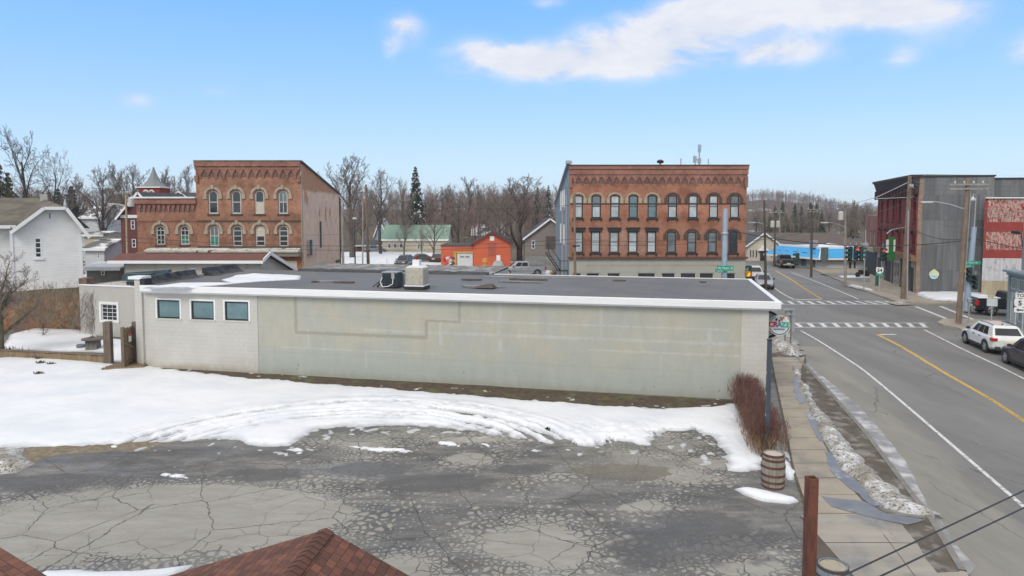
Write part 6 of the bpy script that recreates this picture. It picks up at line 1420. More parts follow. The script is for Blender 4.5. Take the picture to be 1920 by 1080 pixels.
TR = [('oak',48,236,100,'tallest bare tree with heavy limbs above the white clapboard house',.75,.3),('oak',97,277,104,'leaning bare tree just right of the tallest one',.55,2.0),
 ('elm',152,322,128,'bare tree with open crown left of the cluster behind the white house',1.0,1),('maple',188,308,112,'broad bare tree with thick trunk over the snowy roofs at left',.9,0),('elm',222,300,132,'bare tree with tall fine crown left of the grey spire',.9,3),
 ('maple',250,303,138,'dense bare tree directly behind the grey spire',.9,4),('elm',296,308,140,'bare tree just right of the spire point',.8,5),('pale',345,306,120,'pale upright bare tree beside the tall brick block',.9,2),('round',318,322,130,'rounded bare tree between spire and brick block',.9,1.2),
 ('elm',600,318,125,'thin bare tree peeping over the sloping brick side wall',.7,.6),('round',657,282,118,'tall rounded bare tree right of the flaking side wall',1.0,2.2),('maple',712,312,128,'dense bare tree between the tall rounded tree and the spruce',.85,.4),
 ('maple',768,388,138,'brown bare tree in front of the foot of the spruce',1.2,.7),('pale',752,334,140,'light thin bare tree touching the left of the spruce',.9,.9),('pale',878,330,190,'pale tree standing above the brown wood skyline',1.6,.1),('round',838,344,175,'low bare tree on the wooded skyline right of the spruce',1.2,.8),
 ('round',975,322,104,'big spreading bare tree right of the orange barn',1.5,1.7),('maple',938,380,112,'dark leaning tree behind the orange barn roof',.9,2.7),('small',757,398,122,'bare yard tree in front of the cream store',1.0,.5),
 ('small',812,392,120,'forked bare yard tree at the right end of the green roof',1.2,1.5),('small',790,420,116,'small bare tree leaning between the two yard trees',.9,2.5),('small',640,440,118,'low bare tree beside the flaking wall',1,3.2),
 ('pale',1010,352,150,'thin pale tree left of the blue-grey wall',.8,.5),('elm',905,352,170,'bare tree on the slope above the orange barn wing',1,1.1),('maple',860,372,150,'brown bare tree on the slope behind the orange wing',1.1,2.1),('maple',805,362,160,'bare tree behind the spruce on the slope',1.1,1.9),
 ('round',925,362,158,'rounded bare tree on the slope over the orange gable',1.2,.2),('maple',720,372,150,'bare tree behind the green roof',1.2,1.0),('maple',680,376,150,'bare tree behind the wooden pole in the lot',1.2,2.0),('round',128,356,118,'bare tree behind the clipped gable of the white house',1,1.3),
 ('maple',1625,376,175,'bare tree beside the maroon block skyline',1,0),('round',1590,388,190,'bare tree above the blue-roofed shop',1.2,1),('elm',1607,372,230,'tall fine bare tree at the foot of the far hill, right side',1,2),('maple',1420,392,210,'bare tree at the corner of the right brick block',1.2,.3),
 ('maple',1510,398,200,'bare tree in the middle of the far street end',1.2,1.4),('elm',1555,392,205,'bare tree behind the right end of the conifer row',1.2,2.2)]
for k, px, yt, Y, lb, w, rz in TR: plant_tree(k, px, yt, Y, lb, w, rz)
# conifers
def conifer(seed, H, Rr, m, n=26, snow=False):
    R = random.Random(seed); V=[];Fc=[];S=[];SF=[]
    for i in range(n):
        f = (i+R.uniform(-.2,.2))/n; z = H*(.10+.90*f); L = Rr*(1-f)**.85*R.uniform(.7,1.15)+.12; k = int(11-5*f)
        for j in range(k):
            a = 2*pi*j/k+R.uniform(-.35,.35)+i*1.1; Lj = L*R.uniform(.6,1.15); dr = -.28*Lj+R.uniform(-.1,.15)
            for t in range(9):
                u = (t+R.random())/9; x = Lj*u; w = (.34*(1-u)+.10)*Lj*.55+.06; zz = z+dr*u*u+R.uniform(-.06,.06); aa = a+R.uniform(-.22,.22)
                c = Vector((cos(aa)*x, sin(aa)*x, zz)); o_ = Vector((-sin(aa), cos(aa), 0))*w; b = len(V)
                fw = Vector((cos(aa)*.35*w, sin(aa)*.35*w, -.35*w))
                V += [tuple(c-o_), tuple(c+o_*.3+fw+Vector((0,0,-.12-w*.5))), tuple(c+o_), tuple(c-fw+Vector((0,0,.12)))]; Fc.append((b,b+1,b+2,b+3))
                if snow and u > .35 and R.random() < .32:
                    b = len(S); S += [tuple(c-o_*.5+Vector((0,0,.10))), tuple(c+fw*.6+Vector((0,0,.04))), tuple(c+o_*.5+Vector((0,0,.10))), tuple(c-fw+Vector((0,0,.16)))]; SF.append((b,b+1,b+2,b+3))
    return (V,Fc),(S,SF)
tv=[];tf=[]; seg(tv,tf,[Vector((0,0,-.3)),Vector((0,0,6)),Vector((0,0,11.6))],[.24,.14,.02],7); CT = mk_mesh('trunk',(tv,tf),M['bark_dark'])
cA, cS = conifer(5, 12, 2.5, None, 30, True); CA = mk_mesh('crown', cA, M['needle']); CSn = mk_mesh('snow', cS, M['snow'])
cB, _ = conifer(9, 12, 3.0, None, 24); CB = mk_mesh('crown', cB, M['needle']); CBb = mk_mesh('crown', cB, M['needle_brown'])
def con(px, yt, Y, label, wid=1, cr=CB, snow=False, zb=None):
    p = P(px, yt, Y); zb = float(hfun(np.array(p.x), np.array(Y))) if zb is None else zb; s = (p.z-zb)/12
    o = empty('spruce', (p.x,Y,zb), px*.37, label, 'tree'); o.scale = (s*wid,s*wid,s)
    for nm, me in (('trunk',CT),('crown',cr))+((('snow',CSn),) if snow else ()):
        c = bpy.data.objects.new(nm, me); COL.objects.link(c); c.parent = o
con(779,311,150,'tall dark spruce with snow on its boughs on the centre skyline',1.05,CA,True)
con(1028,346,150,'spruce with light snow next to the blue-grey wall',.7,CA,True); con(1008,348,152,'spruce behind the big spreading bare tree',.8)
con(-6,290,95,'olive-brown conifer cut by the left edge',.9,CBb); con(14,318,98,'shorter olive-brown conifer at the left edge',.9,CBb); con(133,345,120,'small dark conifer behind the clipped gable',1.3); con(108,350,122,'dark conifer left of the chimney finial',1.3)
for px,yt,Y,w,lb in ((1454,384,215,1.1,'first dark conifer in the row at the foot of the far hill'),(1468,377,220,1.2,'tallest conifer at the left of the far row'),(1491,381,218,1.1,'narrow conifer left of the tall street pole'),(1503,384,222,1.0,'conifer touching the tall street pole'),
    (1520,377,216,1.2,'broad conifer right of the tall street pole'),(1532,380,214,1.2,'conifer at the right end of the far row'),(1541,392,222,1.0,'low conifer ending the far row')): con(px,yt,Y,lb,w)
con(1600,386,200,'olive conifer above the blue-roofed shop',1.2,CBb); con(1444,400,190,'olive conifer behind the street transformer',1.3,CBb); con(1474,402,185,'olive conifer at the foot of the dark row',1.2,CBb)

# hillside woods: one mass
def tuft(seed):
    R = random.Random(seed); V=[];Fc=[]
    H = R.uniform(8.5,12); 
    seg(V,Fc,[Vector((0,0,-.5)),Vector((R.uniform(-.3,.3),R.uniform(-.3,.3),H*.45)),Vector((R.uniform(-.8,.8),R.uniform(-.8,.8),H*.85))],[.14,.10,.03],3)
    for i in range(13):
        t = R.uniform(.28,.9); a = R.uniform(0,2*pi); L = H*.34*(1.1-t)+.9; b = Vector((0,0,H*t*.9)); d = Vector((cos(a)*.62,sin(a)*.62,.8)).normalized(); e = b+d*L
        q = len(V); sd_ = Vector((-sin(a),cos(a),0))*.05; V += [tuple(b-sd_),tuple(b+sd_),tuple(e)]; Fc.append((q,q+1,q+2))
        for j in range(11):
            u = R.uniform(.2,1); s = b+d*L*u; dd = Vector((R.uniform(-1,1),R.uniform(-1,1),R.uniform(.1,1.2))).normalized(); e2 = s+dd*R.uniform(.6,1.6); w = Vector((R.uniform(-1,1),R.uniform(-1,1),0)).normalized()*R.uniform(.022,.04)
            q = len(V); V += [tuple(s-w),tuple(s+w),tuple(e2)]; Fc.append((q,q+1,q+2))
    tri = []
    for f in Fc: tri += [f] if len(f) == 3 else [(f[0],f[1],f[2]),(f[0],f[2],f[3])]
    return np.array(V), np.array(tri)
TU = [tuft(i) for i in range(7)]
def woods(name, label, pts, m, seed=0, sc=(.75,1.15)):
    R = np.random.RandomState(seed); Vs=[];Fs=[];n=0
    for (x,y) in pts:
        V, T = TU[R.randint(len(TU))]; a = R.uniform(0,6.28); s = R.uniform(*sc); c_, s_q = cos(a)*s, sin(a)*s
        z = float(hfun(np.array(x), np.array(y)))
        Vs.append(np.stack([V[:,0]*c_-V[:,1]*s_q+x, V[:,0]*s_q+V[:,1]*c_+y, V[:,2]*s+z],1)); Fs.append(T+n); n += len(V)
    V = np.concatenate(Vs); T = np.concatenate(Fs)
    me = bpy.data.meshes.new(name); me.vertices.add(len(V)); me.vertices.foreach_set('co', V.ravel().astype(np.float32)); me.loops.add(len(T)*3); me.loops.foreach_set('vertex_index', T.ravel().astype(np.int32))
    me.polygons.add(len(T)); me.polygons.foreach_set('loop_start', np.arange(0,len(T)*3,3,dtype=np.int32)); me.update(calc_edges=True); me.materials.append(m)
    o = bpy.data.objects.new(name, me); COL.objects.link(o); tag(o, label, 'woods', kind='stuff'); return o
def scat(u0, u1, d0, d1, n, seed, keep=None):
    R = np.random.RandomState(seed); out = []
    while len(out) < n:
        d = sqrt(R.uniform(d0*d0, d1*d1)); u = R.uniform(u0, u1)
        if keep and not keep(u, d): continue
        out.append((u*d, d))
    return out
def wm(name, a, b):
    t = NT(name); t.base(t.mix(t.ss(t.noise(.045,4), .4, .6), (*a,1), (*b,1))); t.rough(.95); return t.m
woods('woods', 'brown-grey leafless wood covering the slope behind the buildings', scat(-.95,.12,140,245,1250,1), wm('wood_twigs',(.21,.165,.14),(.235,.16,.135)), 1, (.6,.95))
woods('woods', 'reddish brown thicket on the slope between the spruce and the big bare tree', scat(-.12,.06,145,230,190,4), wm('red_thicket',(.235,.145,.125),(.20,.14,.12)), 4, (.6,.95))
woods('woods', 'leafless wood on the far hill at the end of the street', scat(.2,.62,235,520,1900,2), wm('far_wood_twigs',(.21,.175,.165),(.235,.18,.175)), 2, (.55,.85))
woods('woods', 'brown scrub between the far street buildings and the hill', scat(.22,.6,165,235,150,3), wm('far_scrub',(.20,.165,.125),(.22,.175,.13)), 3, (.6,.9))

# left foreground fruit tree and shrubs
def tree_at(key_, base, label, name='bare_tree', **k):
    m2 = k.pop('m2'); m1 = k.pop('m1'); a, b = bare_tree(**k); o = empty(name, tuple(base), 0, label, 'tree' if 'tree' in name else 'shrub')
    for nm, VF, mm in (('trunk',a,m1),('crown',b,m2)):
        c = bpy.data.objects.new(nm, mk_mesh(nm, VF, mm)); COL.objects.link(c); c.parent = o
    return o
b0 = G(-4,668,.1); tree_at('ft', b0, 'bare spreading fruit tree with mossy trunk in front of the orange garden wall', name='fruit_tree', seed=12, H=5.9, spread=1.5, r0=.28, kids=(13,8,7,5), up=.34, first=.22, ang=(35,75), twig=.014, lean=(.16,.05), m1=mat('mossy_bark',(.15,.13,.085),.95,.35,5,bump=.6), m2=mat('pinkish_fruit_twigs',(.27,.22,.20),.9,.2,1))
b0 = G(80,632,.1); tree_at('sh', b0, 'small thin bare shrub standing in the snowy yard', name='bare_shrub', seed=5, H=1.2, spread=1.3, r0=.03, kids=(7,5,4), up=.4, first=.1, twig=.006, m1=M['bark'], m2=M['bark_dark'])
def climber(px, Y_, label, base, H_, seed, n=200, wd=.9, m=None):
    R = random.Random(seed); o = empty('climbing_vine', tuple(base), 0, label, 'vine'); mb = MB()
    for i in range(n):
        p = Vector((R.gauss(0,wd*.4), -.04, R.uniform(0,H_*.75))); d = Vector((R.gauss(0,.5),0,1)).normalized(); pts=[p]
        for k in range(4): d = (d+Vector((R.uniform(-.6,.6),R.uniform(-.1,.05),R.uniform(-.2,.4)))).normalized(); p = p+d*R.uniform(.12,.3); p.y = min(p.y,-.02); pts.append(p.copy())
        if pts[-1].z < H_: mb.tube(pts, .009, 3, cap=False)
    mb.build('stems', m or M['bark'], o)
cb_ = Matrix.Translation((an0.x,an0.y,0)) @ Matrix.Rotation(aA,4,'Z') @ Vector((.9,-.03,.0)); climber(0,0,'thin leafless climber on the corner of the grey annex',cb_,3.1,2,170,1.3,M['twig_pale'])
climber(0,0,'grey-brown leafless creeper on the orange garden wall',G(95,618,.3),3.3,3,1100,6.5,mat('creeper_stems',(.24,.19,.13)))
for i,(px,py,s,lb) in enumerate(((153,673,.30,'low reddish plant tuft poking out of the snow below the timber edging'),(95,671,.22,'small dry tuft left of the reddish one'),(73,673,.18,'tiny dry tuft in the snow by the timber edging'),(76,681,.15,'tiny dark tuft alone in the snow'),(95,683,.14,'tiny tuft right of the dark one'),(72,701,.14,'lone dark twig clump lowest in the snow'),(20,662,.4,'dry weeds at the foot of the fruit tree'),(35,664,.35,'dry weeds just right of the fruit tree foot'))):
    R = random.Random(i); b_ = G(px,py,.2); o = empty('dry_tuft', tuple(b_), 0, lb, 'plant'); mb = MB()
    for k in range(60): a = R.uniform(0,6.28); r = s*R.random(); mb.bar((r*cos(a)*1.6,r*sin(a)*.6,-.05),(r*cos(a)*2.1,r*sin(a)*.9,s*R.uniform(.2,1)),.012)
    mb.build('stems', M['twig_red'] if i in (0,) else M['bark_dark'], o); mb = MB(); mb.lathe([(s*1.3,-.02),(s*1.1,.03),(s*.4,.06)],12,Matrix.Scale(1,4)); mb.build('soil', M['dirt'], o)
# reddish twig hedge
def hedge():
    R = random.Random(77); n0 = G(1437,858,.1); n1 = Vector((9.95, 29.2, .1))
    o = empty('hedge', (n0.x,n0.y,.1), 0, 'leafless reddish-brown clipped hedge between the snowy lot and the pavement', 'hedge'); mb = MB(); mc = MB(); md = MB()
    d = (n1-n0); L = d.length; d.normalize(); s = Vector((d.y,-d.x,0))
    for i in range(15000):
        f = R.random(); c = d*(f*L); w = .68+.08*sin(f*9)-.02*f; x = max(-1.25, min(1.25, R.gauss(0,.55))); top = (1.18+.12*sin(f*5+1)+.12*f)*(1-.18*abs(x)**2.5)+R.uniform(-.18,.08)
        rr = R.random(); z0 = rr*.85*top; b_ = c+s*(x*w*(.5+.5*z0/top)); b_.z = z0; dd = Vector((R.uniform(-.5,.5),R.uniform(-.5,.5),1)).normalized(); e = b_+dd*min(R.uniform(.14,.4), max(.06, top-z0)); wv = Vector((R.uniform(-1,1),R.uniform(-1,1),0)).normalized()*R.uniform(.004,.008)
        (mc if (z0 < .5 and R.random() < .62 and f < .55) else mb).add([tuple(b_-wv),tuple(b_+wv),tuple(e+wv*.5),tuple(e-wv*.5)],[(0,1,2,3)])
    for i in range(120):
        f = (i+R.random())/120; c = d*(f*L)+s*R.uniform(-.25,.25); pts=[c]; q=c.copy(); 
        for k in range(3): q = q+Vector((R.uniform(-.14,.14),R.uniform(-.14,.14),.3)); pts.append(q.copy())
        md.tube(pts,[.022,.016,.01,.005],4,cap=False)
    mb.build('twigs', mat('red_brown_hedge_twigs',(.145,.072,.058),.9,.35,1.6), o); mc.build('dead_stems', mat('straw_hedge_stems',(.30,.20,.105),.9,.3,2), o); md.build('branches', M['bark_dark'], o)
hedge()
bb = G(1048,512,0); o = empty('dry_bush', tuple(P(1043,515,84)), 0, 'round golden-brown bush behind the silver pickup', 'bush'); mb = MB(); R = random.Random(4); o.location.z = .0
for i in range(900):
    v = Vector((R.gauss(0,1),R.gauss(0,1),abs(R.gauss(0,1)))).normalized(); a = v*R.uniform(.3,.9); e = a+v*.35+Vector((0,0,.1)); w = Vector((R.uniform(-1,1),R.uniform(-1,1),0))*.03; mb.add([tuple(a-w),tuple(a+w),tuple(e)],[(0,1,2)])
mb.build('twigs', mat('golden_brown_twigs',(.28,.17,.06)), o)
# ================================================================ vehicles
CARG = {}
def car_paint(name, col, met=.0, rough=.28):
    t = NT(name); t.base(t.scale((*col,1), t.lin(t.noise(1.5,4),.3,.7,.93,1.05))); t.rough(rough); t.b.inputs['Metallic'].default_value = met; t.b.inputs['Coat Weight'].default_value = .6; return t.m
cglass = glassm('car_glass', (.02,.025,.03), .06); clad = mat('black_cladding', (.035,.035,.037), .7, .1); redl = mat('red_lamp', (.45,.02,.02), .2, .1); clearl = mat('clear_lamp', (.65,.68,.70), .15, .1); rimm = mat('alloy_rim', (.42,.43,.45), .35, .1, metal=.7); tyrem = M['rubber']; platem = mat('number_plate', (.62,.60,.45), .5, .1)
def loft(mb, st):
    """st: (x, zbot, zbelt, ztop, half width low, half width belt, half width top)"""
    n = 0; vs = []
    for (x,zb,zm,zt,wl,wm_,wt) in st:
        half = [(wl*.85,zb),(wl,zb+.10),(wm_,zm),(wm_*.975,(zm+zt)/2+.02),(wt,zt-.015),(wt*.55,zt+.012)]
        ring = [( x, y, z) for y,z in half] + [(x,-y,z) for y,z in reversed(half)]; n = len(ring); vs += ring
    fs = []
    for k in range(len(st)-1):
        for i in range(n): fs.append((k*n+i,k*n+(i+1)%n,(k+1)*n+(i+1)%n,(k+1)*n+i))
    fs += [tuple(range(n)), tuple(range((len(st)-1)*n, len(st)*n))]
    mb.add(vs, fs)
def cabin(mb, b0, b1, t0, t1, zb, zt, wb, wt):
    m_ = zt-.07
    vs = []
    for (x0,x1,w,z) in ((b0,b1,wb,zb),(t0-.05,t1+.08,wt+.03,m_),(t0+.08,t1-.08,wt-.06,zt)):
        vs += [(x0,-w,z),(x1,-w*(.94 if z > zb else .97),z),(x1,w*(.94 if z > zb else .97),z),(x0,w,z)]
    mb.add(vs, [(k*4+i,k*4+(i+1)%4,(k+1)*4+(i+1)%4,(k+1)*4+i) for k in range(2) for i in range(4)]+[(8,9,10,11)])
    return m_
def qlerp(q, u, v):
    a = Vector(q[0]).lerp(Vector(q[1]),u); b = Vector(q[3]).lerp(Vector(q[2]),u); return a.lerp(b,v)
def pane_on(q, us, off, m, name, parent, v0=.10, v1=.90, slant=None):
    n = (Vector(q[1])-Vector(q[0])).cross(Vector(q[3])-Vector(q[0])).normalized()*off
    for (u0,u1) in us:
        mb = MB(); vs = [qlerp(q,u0,v0)+n, qlerp(q,u1,v0)+n, qlerp(q,u1 if not slant else u1,v1)+n, qlerp(q,u0,v1)+n]; ws_ = [p-n*2 for p in vs]
        mb.add(vs+ws_, [(0,1,2,3),(4,5,6,7),(0,1,5,4),(1,2,6,5),(2,3,7,6),(3,0,4,7)]); mb.build(name, m, parent)
def car(name, label, cat, loc, ang, kind, paint, group=None, detail=True):
    o = empty(name, loc, ang, label, cat, group)
    if kind == 'suv': Ln,Wd,Ht,bt = 4.5,1.82,1.60,1.02; st = [(-2.24,.52,.70,.86,.70,.74,.66),(-2.16,.36,.72,1.0,.82,.86,.78),(-1.75,.26,.76,1.05,.88,.91,.83),(-.3,.24,.76,1.02,.88,.91,.83),(.85,.24,.76,1.02,.88,.91,.83),(1.2,.25,.74,.99,.88,.90,.80),(1.85,.28,.70,.90,.85,.87,.72),(2.15,.34,.62,.78,.76,.79,.62),(2.25,.42,.56,.66,.62,.66,.52)]; cb=(-2.12,1.12,-1.62,.42); wb_=(-1.36,1.36)
    if kind == 'sedan': Ln,Wd,Ht,bt = 4.7,1.82,1.45,.95; st = [(-2.33,.50,.66,.86,.68,.72,.64),(-2.2,.34,.68,.96,.80,.84,.74),(-1.6,.24,.70,.98,.88,.90,.80),(.8,.24,.70,.95,.88,.90,.81),(1.3,.25,.68,.90,.87,.89,.76),(1.95,.28,.64,.80,.83,.85,.70),(2.25,.34,.56,.70,.74,.77,.60),(2.34,.42,.5,.6,.6,.64,.5)]; cb=(-1.75,1.05,-1.05,.2); wb_=(-1.38,1.4)
    if kind == 'pickup': Ln,Wd,Ht,bt = 5.8,2.0,1.85,1.22; st = [(-2.9,.55,.82,1.20,.86,.93,.88),(-2.84,.42,.84,1.26,.92,.97,.92),(-.9,.42,.84,1.26,.92,.97,.92),(-.86,.40,.84,1.24,.92,.97,.90),(1.35,.40,.84,1.22,.92,.97,.90),(1.8,.42,.84,1.18,.92,.96,.86),(2.6,.44,.80,1.08,.90,.93,.80),(2.85,.5,.72,.95,.82,.86,.72),(2.9,.58,.66,.82,.72,.76,.6)]; cb=(-.85,1.5,-.7,.75); wb_=(-1.85,1.95)
    mb = MB(); loft(mb, st); body = mb.build('body', paint, o, smooth=False, bevel=.03 if detail else 0)
    wB = st[3][6]-.01; wT = wB-.20; mb = MB(); zb = bt-.03; zt = Ht; m_ = cabin(mb, cb[0], cb[1], cb[2], cb[3], zb, zt, wB, wT); mb.build('cabin', paint, o, bevel=.03 if detail else 0)
    mt = m_; wtt = wT+.03
    for s in (1,-1):
        q = [(cb[0],s*wB,zb),(cb[1],s*wB*.97,zb),(cb[3]+.08,s*wtt*.94,mt),(cb[2]-.05,s*wtt,mt)]
        us = {'suv':((.20,.40),(.42,.64),(.66,.86)),'sedan':((.22,.48),(.50,.78)),'pickup':((.08,.44),(.48,.80))}[kind]
        pane_on(q if s < 0 else q, us, .012*(-s if False else 1)*(1), cglass, 'side_window', o, .12, .90)
    f = [(cb[1],-wB*.97,zb),(cb[1],wB*.97,zb),(cb[3]+.08,wtt*.94,mt),(cb[3]+.08,-wtt*.94,mt)]; pane_on(f, ((.07,.93),), .012, cglass, 'windscreen', o, .06, .92)
    r = [(cb[0],-wB,zb),(cb[0],wB,zb),(cb[2]-.05,wtt,mt),(cb[2]-.05,-wtt,mt)]; pane_on(r, ((.08,.92),), .012, cglass, 'rear_window', o, .22, .88)
    rr = .36 if kind != 'pickup' else .42
    for wx in wb_:
        for s in (1,-1):
            y = s*(Wd/2-.11); Mw = Matrix.Translation((wx, y, rr)) @ Matrix.Rotation(pi/2,4,'X')
            mb = MB(); mb.lathe([(rr*.62,-.12),(rr*.95,-.12),(rr,-.08),(rr,.08),(rr*.95,.12),(rr*.62,.12)], 20, Mw); w_ = mb.build('wheel', tyrem, o)
            yo = s*(Wd/2+.012); Mr = Matrix.Translation((wx, yo, rr)) @ Matrix.Rotation(pi/2,4,'X'); mb = MB()
            mb.lathe([(rr*.60,-.012),(rr*.64,.0),(rr*.60,.012)],20,Mr,cap=False)
            for k in range(5):
                a = 2*pi*k/5; mb.bar((wx+rr*.1*cos(a),yo,rr+rr*.1*sin(a)),(wx+rr*.6*cos(a),yo,rr+rr*.6*sin(a)),.10,.02,up=(0,1,0))
            mb.lathe([(rr*.18,-.015),(rr*.18,.015)],10,Mr); mb.build('rim', rimm, w_)
            mb = MB(); ya = s*(Wd/2-.03)
            n = 12; ring=[]; 
            for k in range(n+1):
                a = pi*k/n-.0; 
                for q_r in (rr*1.02, rr*1.27 if kind == 'suv' else rr*1.16): ring.append((wx+q_r*cos(a), q_r*sin(a)+rr*.98))
            vs = [(x, ya+yy, z) for x,z in ring for yy in (-.03*s, .045*s)]
            mb.add(vs, [(k*4+a,k*4+b,k*4+4+b,k*4+4+a) for k in range(n) for a,b in ((0,1),(1,3),(3,2),(2,0))]); mb.build('wheel_arch', clad, o)
    xr = -Ln/2; 
    if detail:
        for s in (1,-1):
            mb = MB(); z = .92 if kind != 'pickup' else 1.0
            mb.box(xr-.02, xr+.30, s*.62 if s > 0 else -.90, s*.90 if s > 0 else -.62, z-.10 if kind != 'pickup' else .86, z+.06 if kind != 'pickup' else 1.2) if kind != 'pickup' else mb.box(xr-.025,xr+.16,min(s*.84,s*.985),max(s*.84,s*.985),.80,1.20)
            mb.build('tail_light', redl, o)
            mb = MB(); mb.box(Ln/2-.28, Ln/2-.02, min(s*.50,s*.78), max(s*.50,s*.78), .66 if kind != 'pickup' else .80, .76 if kind != 'pickup' else .98); mb.build('headlight', clearl, o)
            mb = MB(); mb.box(cb[1]-.42, cb[1]-.25, min(s*(Wd/2-.04),s*(Wd/2+.14)), max(s*(Wd/2-.04),s*(Wd/2+.14)), bt, bt+.15); mb.build('wing_mirror', clad, o, bevel=.02)
            mb = MB(); mb.box(-wb_[1]+.45, wb_[1]-.45, min(s*(Wd/2-.04),s*(Wd/2+.005)), max(s*(Wd/2-.04),s*(Wd/2+.005)), .26 if kind != 'pickup' else .42, .40 if kind != 'pickup' else .52); mb.build('sill_trim', clad if kind == 'suv' else M['galv'], o)
            for u in (.05,-.75):
                mb = MB(); mb.box(u, u+.18, min(s*(Wd/2-.0),s*(Wd/2+.025)), max(s*(Wd/2-.0),s*(Wd/2+.025)), bt-.16, bt-.12); mb.build('door_handle', clad, o)
        mb = MB(); mb.box(xr-.03,xr+.12,-.72,.72,.30 if kind != 'pickup' else .48,.50 if kind != 'pickup' else .66); mb.build('rear_bumper', clad if kind != 'pickup' else M['galv'], o, bevel=.02)
        mb = MB(); mb.box(xr-.04,xr-.0,-.26,.26,.66,.80); mb.build('number_plate', platem, o)
        mb = MB(); mb.box(Ln/2-.10,Ln/2+.02,-.5,.5,.40,.58); mb.build('grille', clad, o)
    if kind == 'pickup':
        mb = MB(); mb.box(-2.78,-.95,-.80,.80,1.262,1.275); mb.build('load_bed', M['dark'], o)
        for s in (1,-1): mb = MB(); mb.box(-2.85,-.9,min(s*.82,s*.95),max(s*.82,s*.95),1.255,1.33); mb.build('bed_rail', paint, o)
    if kind == 'suv' and detail:
        for s in (1,-1): mb = MB(); mb.tube([(cb[2]+.1,s*wT*.9,Ht+.02),(0-.6,s*wT*.9,Ht+.06),(cb[3]-.2,s*wT*.9,Ht+.02)],.018,5); mb.build('roof_rail', clad, o)
        mb = MB(); mb.prism([(-.10,0),(.08,0),(-.06,.09)], -.02, .02, 'y'); mb.build('aerial_fin', clad, o, loc=(-1.2,0,Ht)); 
    return o
hd = 12.8; fw = Vector((sin(radians(hd)), cos(radians(hd)), 0)); rt = Vector((cos(radians(hd)), -sin(radians(hd)), 0))
def hang(h): return pi/2 - radians(h)
wpaint = car_paint('white_car_paint', (.70,.71,.70)); bpaint = car_paint('black_car_paint', (.02,.022,.026), .2); plum = car_paint('dark_plum_car_paint', (.045,.035,.042), .4); silv = car_paint('silver_car_paint', (.42,.43,.45), .4); greyp = car_paint('dark_grey_car_paint', (.05,.055,.062), .3)
rw = G(1850,661,0); c0 = rw + fw*1.36 + rt*.78; car('parked_car', 'white crossover parked at the right kerb in front of the corner shop', 'car', (c0.x,c0.y,0), hang(hd), 'suv', wpaint)
f_ = G(1888,682,0); c0 = f_ - fw*1.36 + rt*.80; car('parked_car', 'dark plum crossover cut by the right edge behind the white car', 'car', (c0.x,c0.y,0), hang(hd), 'suv', plum)
r_ = G(1858,592,0); h2_ = 100; f2 = Vector((sin(radians(h2_)),cos(radians(h2_)),0)); l2 = Vector((-f2.y,f2.x,0)); c0 = r_+f2*1.85+l2*.9; car('pickup_truck', 'black pickup truck in the side street behind the wooden pole, snow in its bed', 'pickup truck', (c0.x,c0.y,0), hang(h2_), 'pickup', bpaint)
pk = [x for x in COL.objects if x.name == 'pickup_truck'][0]; mb = MB(); mb.box(-2.7,-1.1,-.7,.7,1.28,1.40); mb.build('bed_snow', M['snow'], pk, bevel=.05)
c0 = G(1480,503,0); car('pickup_truck', 'black pickup truck driving away past the cream hall', 'pickup truck', (c0.x,c0.y+2,0), hang(9), 'pickup', bpaint)
c0 = G(1438,541,0); car('parked_car', 'silver sedan nearest the crossing on the left side of the far street', 'car', (c0.x,c0.y+1,0), hang(196), 'sedan', silv)
c0 = G(1421,526,0); car('parked_car', 'white crossover parked behind the silver sedan', 'car', (c0.x,c0.y+1,0), hang(196), 'suv', wpaint)
c0 = G(758,499,0); car('parked_car', 'dark grey car seen end-on in the snowy lot behind the roof hood', 'car', (c0.x,c0.y,0), hang(190), 'suv', greyp)
c0 = G(790,496,0); car('parked_car', 'dark green car with snow on it, left of its snowy neighbour', 'car', (c0.x,c0.y+3,.0), hang(70), 'sedan', car_paint('dark_green_car_paint',(.04,.06,.055)))
c0 = G(806,497,0); car('parked_car', 'grey car by the orange wing, right of the dark green car', 'car', (c0.x+1,c0.y+5,.0), hang(20), 'sedan', greyp)
c0 = G(704,474,0); car('parked_car', 'blue-grey sedan at the far side of the snow near the brown outbuilding', 'car', (c0.x,c0.y,0), hang(80), 'sedan', car_paint('blue_grey_car_paint',(.14,.17,.20)))
pp_ = P(978,509,86); car('pickup_truck', 'silver pickup facing left in front of the grey-brown barn', 'pickup truck', (pp_.x,86,.0), hang(262), 'pickup', silv)
c0 = G(1617,522,0); o = empty('motorcycle', (c0.x,c0.y,.14), 0.3, 'dark motorcycle parked by the blue-roofed shop', 'motorcycle')
for x in (-.7,.7):
    mb = MB(); mb.lathe([(.2,-.06),(.33,-.06),(.33,.06),(.2,.06)],14,Matrix.Translation((x,0,.33)) @ Matrix.Rotation(pi/2,4,'X')); mb.build('wheel', tyrem, o)
mb = MB(); mb.tube([(-.7,0,.4),(-.3,0,.75),(.3,0,.85),(.7,0,.35)],.09,6); mb.box(-.3,.35,-.18,.18,.35,.7); mb.build('frame', M['black'], o); mb = MB(); mb.tube([(-.6,0,.8),(-.1,0,.82)],.12,6); mb.build('seat', clad, o); mb = MB(); mb.bar((.45,-.38,1.1),(.45,.38,1.1),.05); mb.bar((.45,0,1.1),(.5,0,.8),.06); mb.build('handlebar', M['galv'], o)

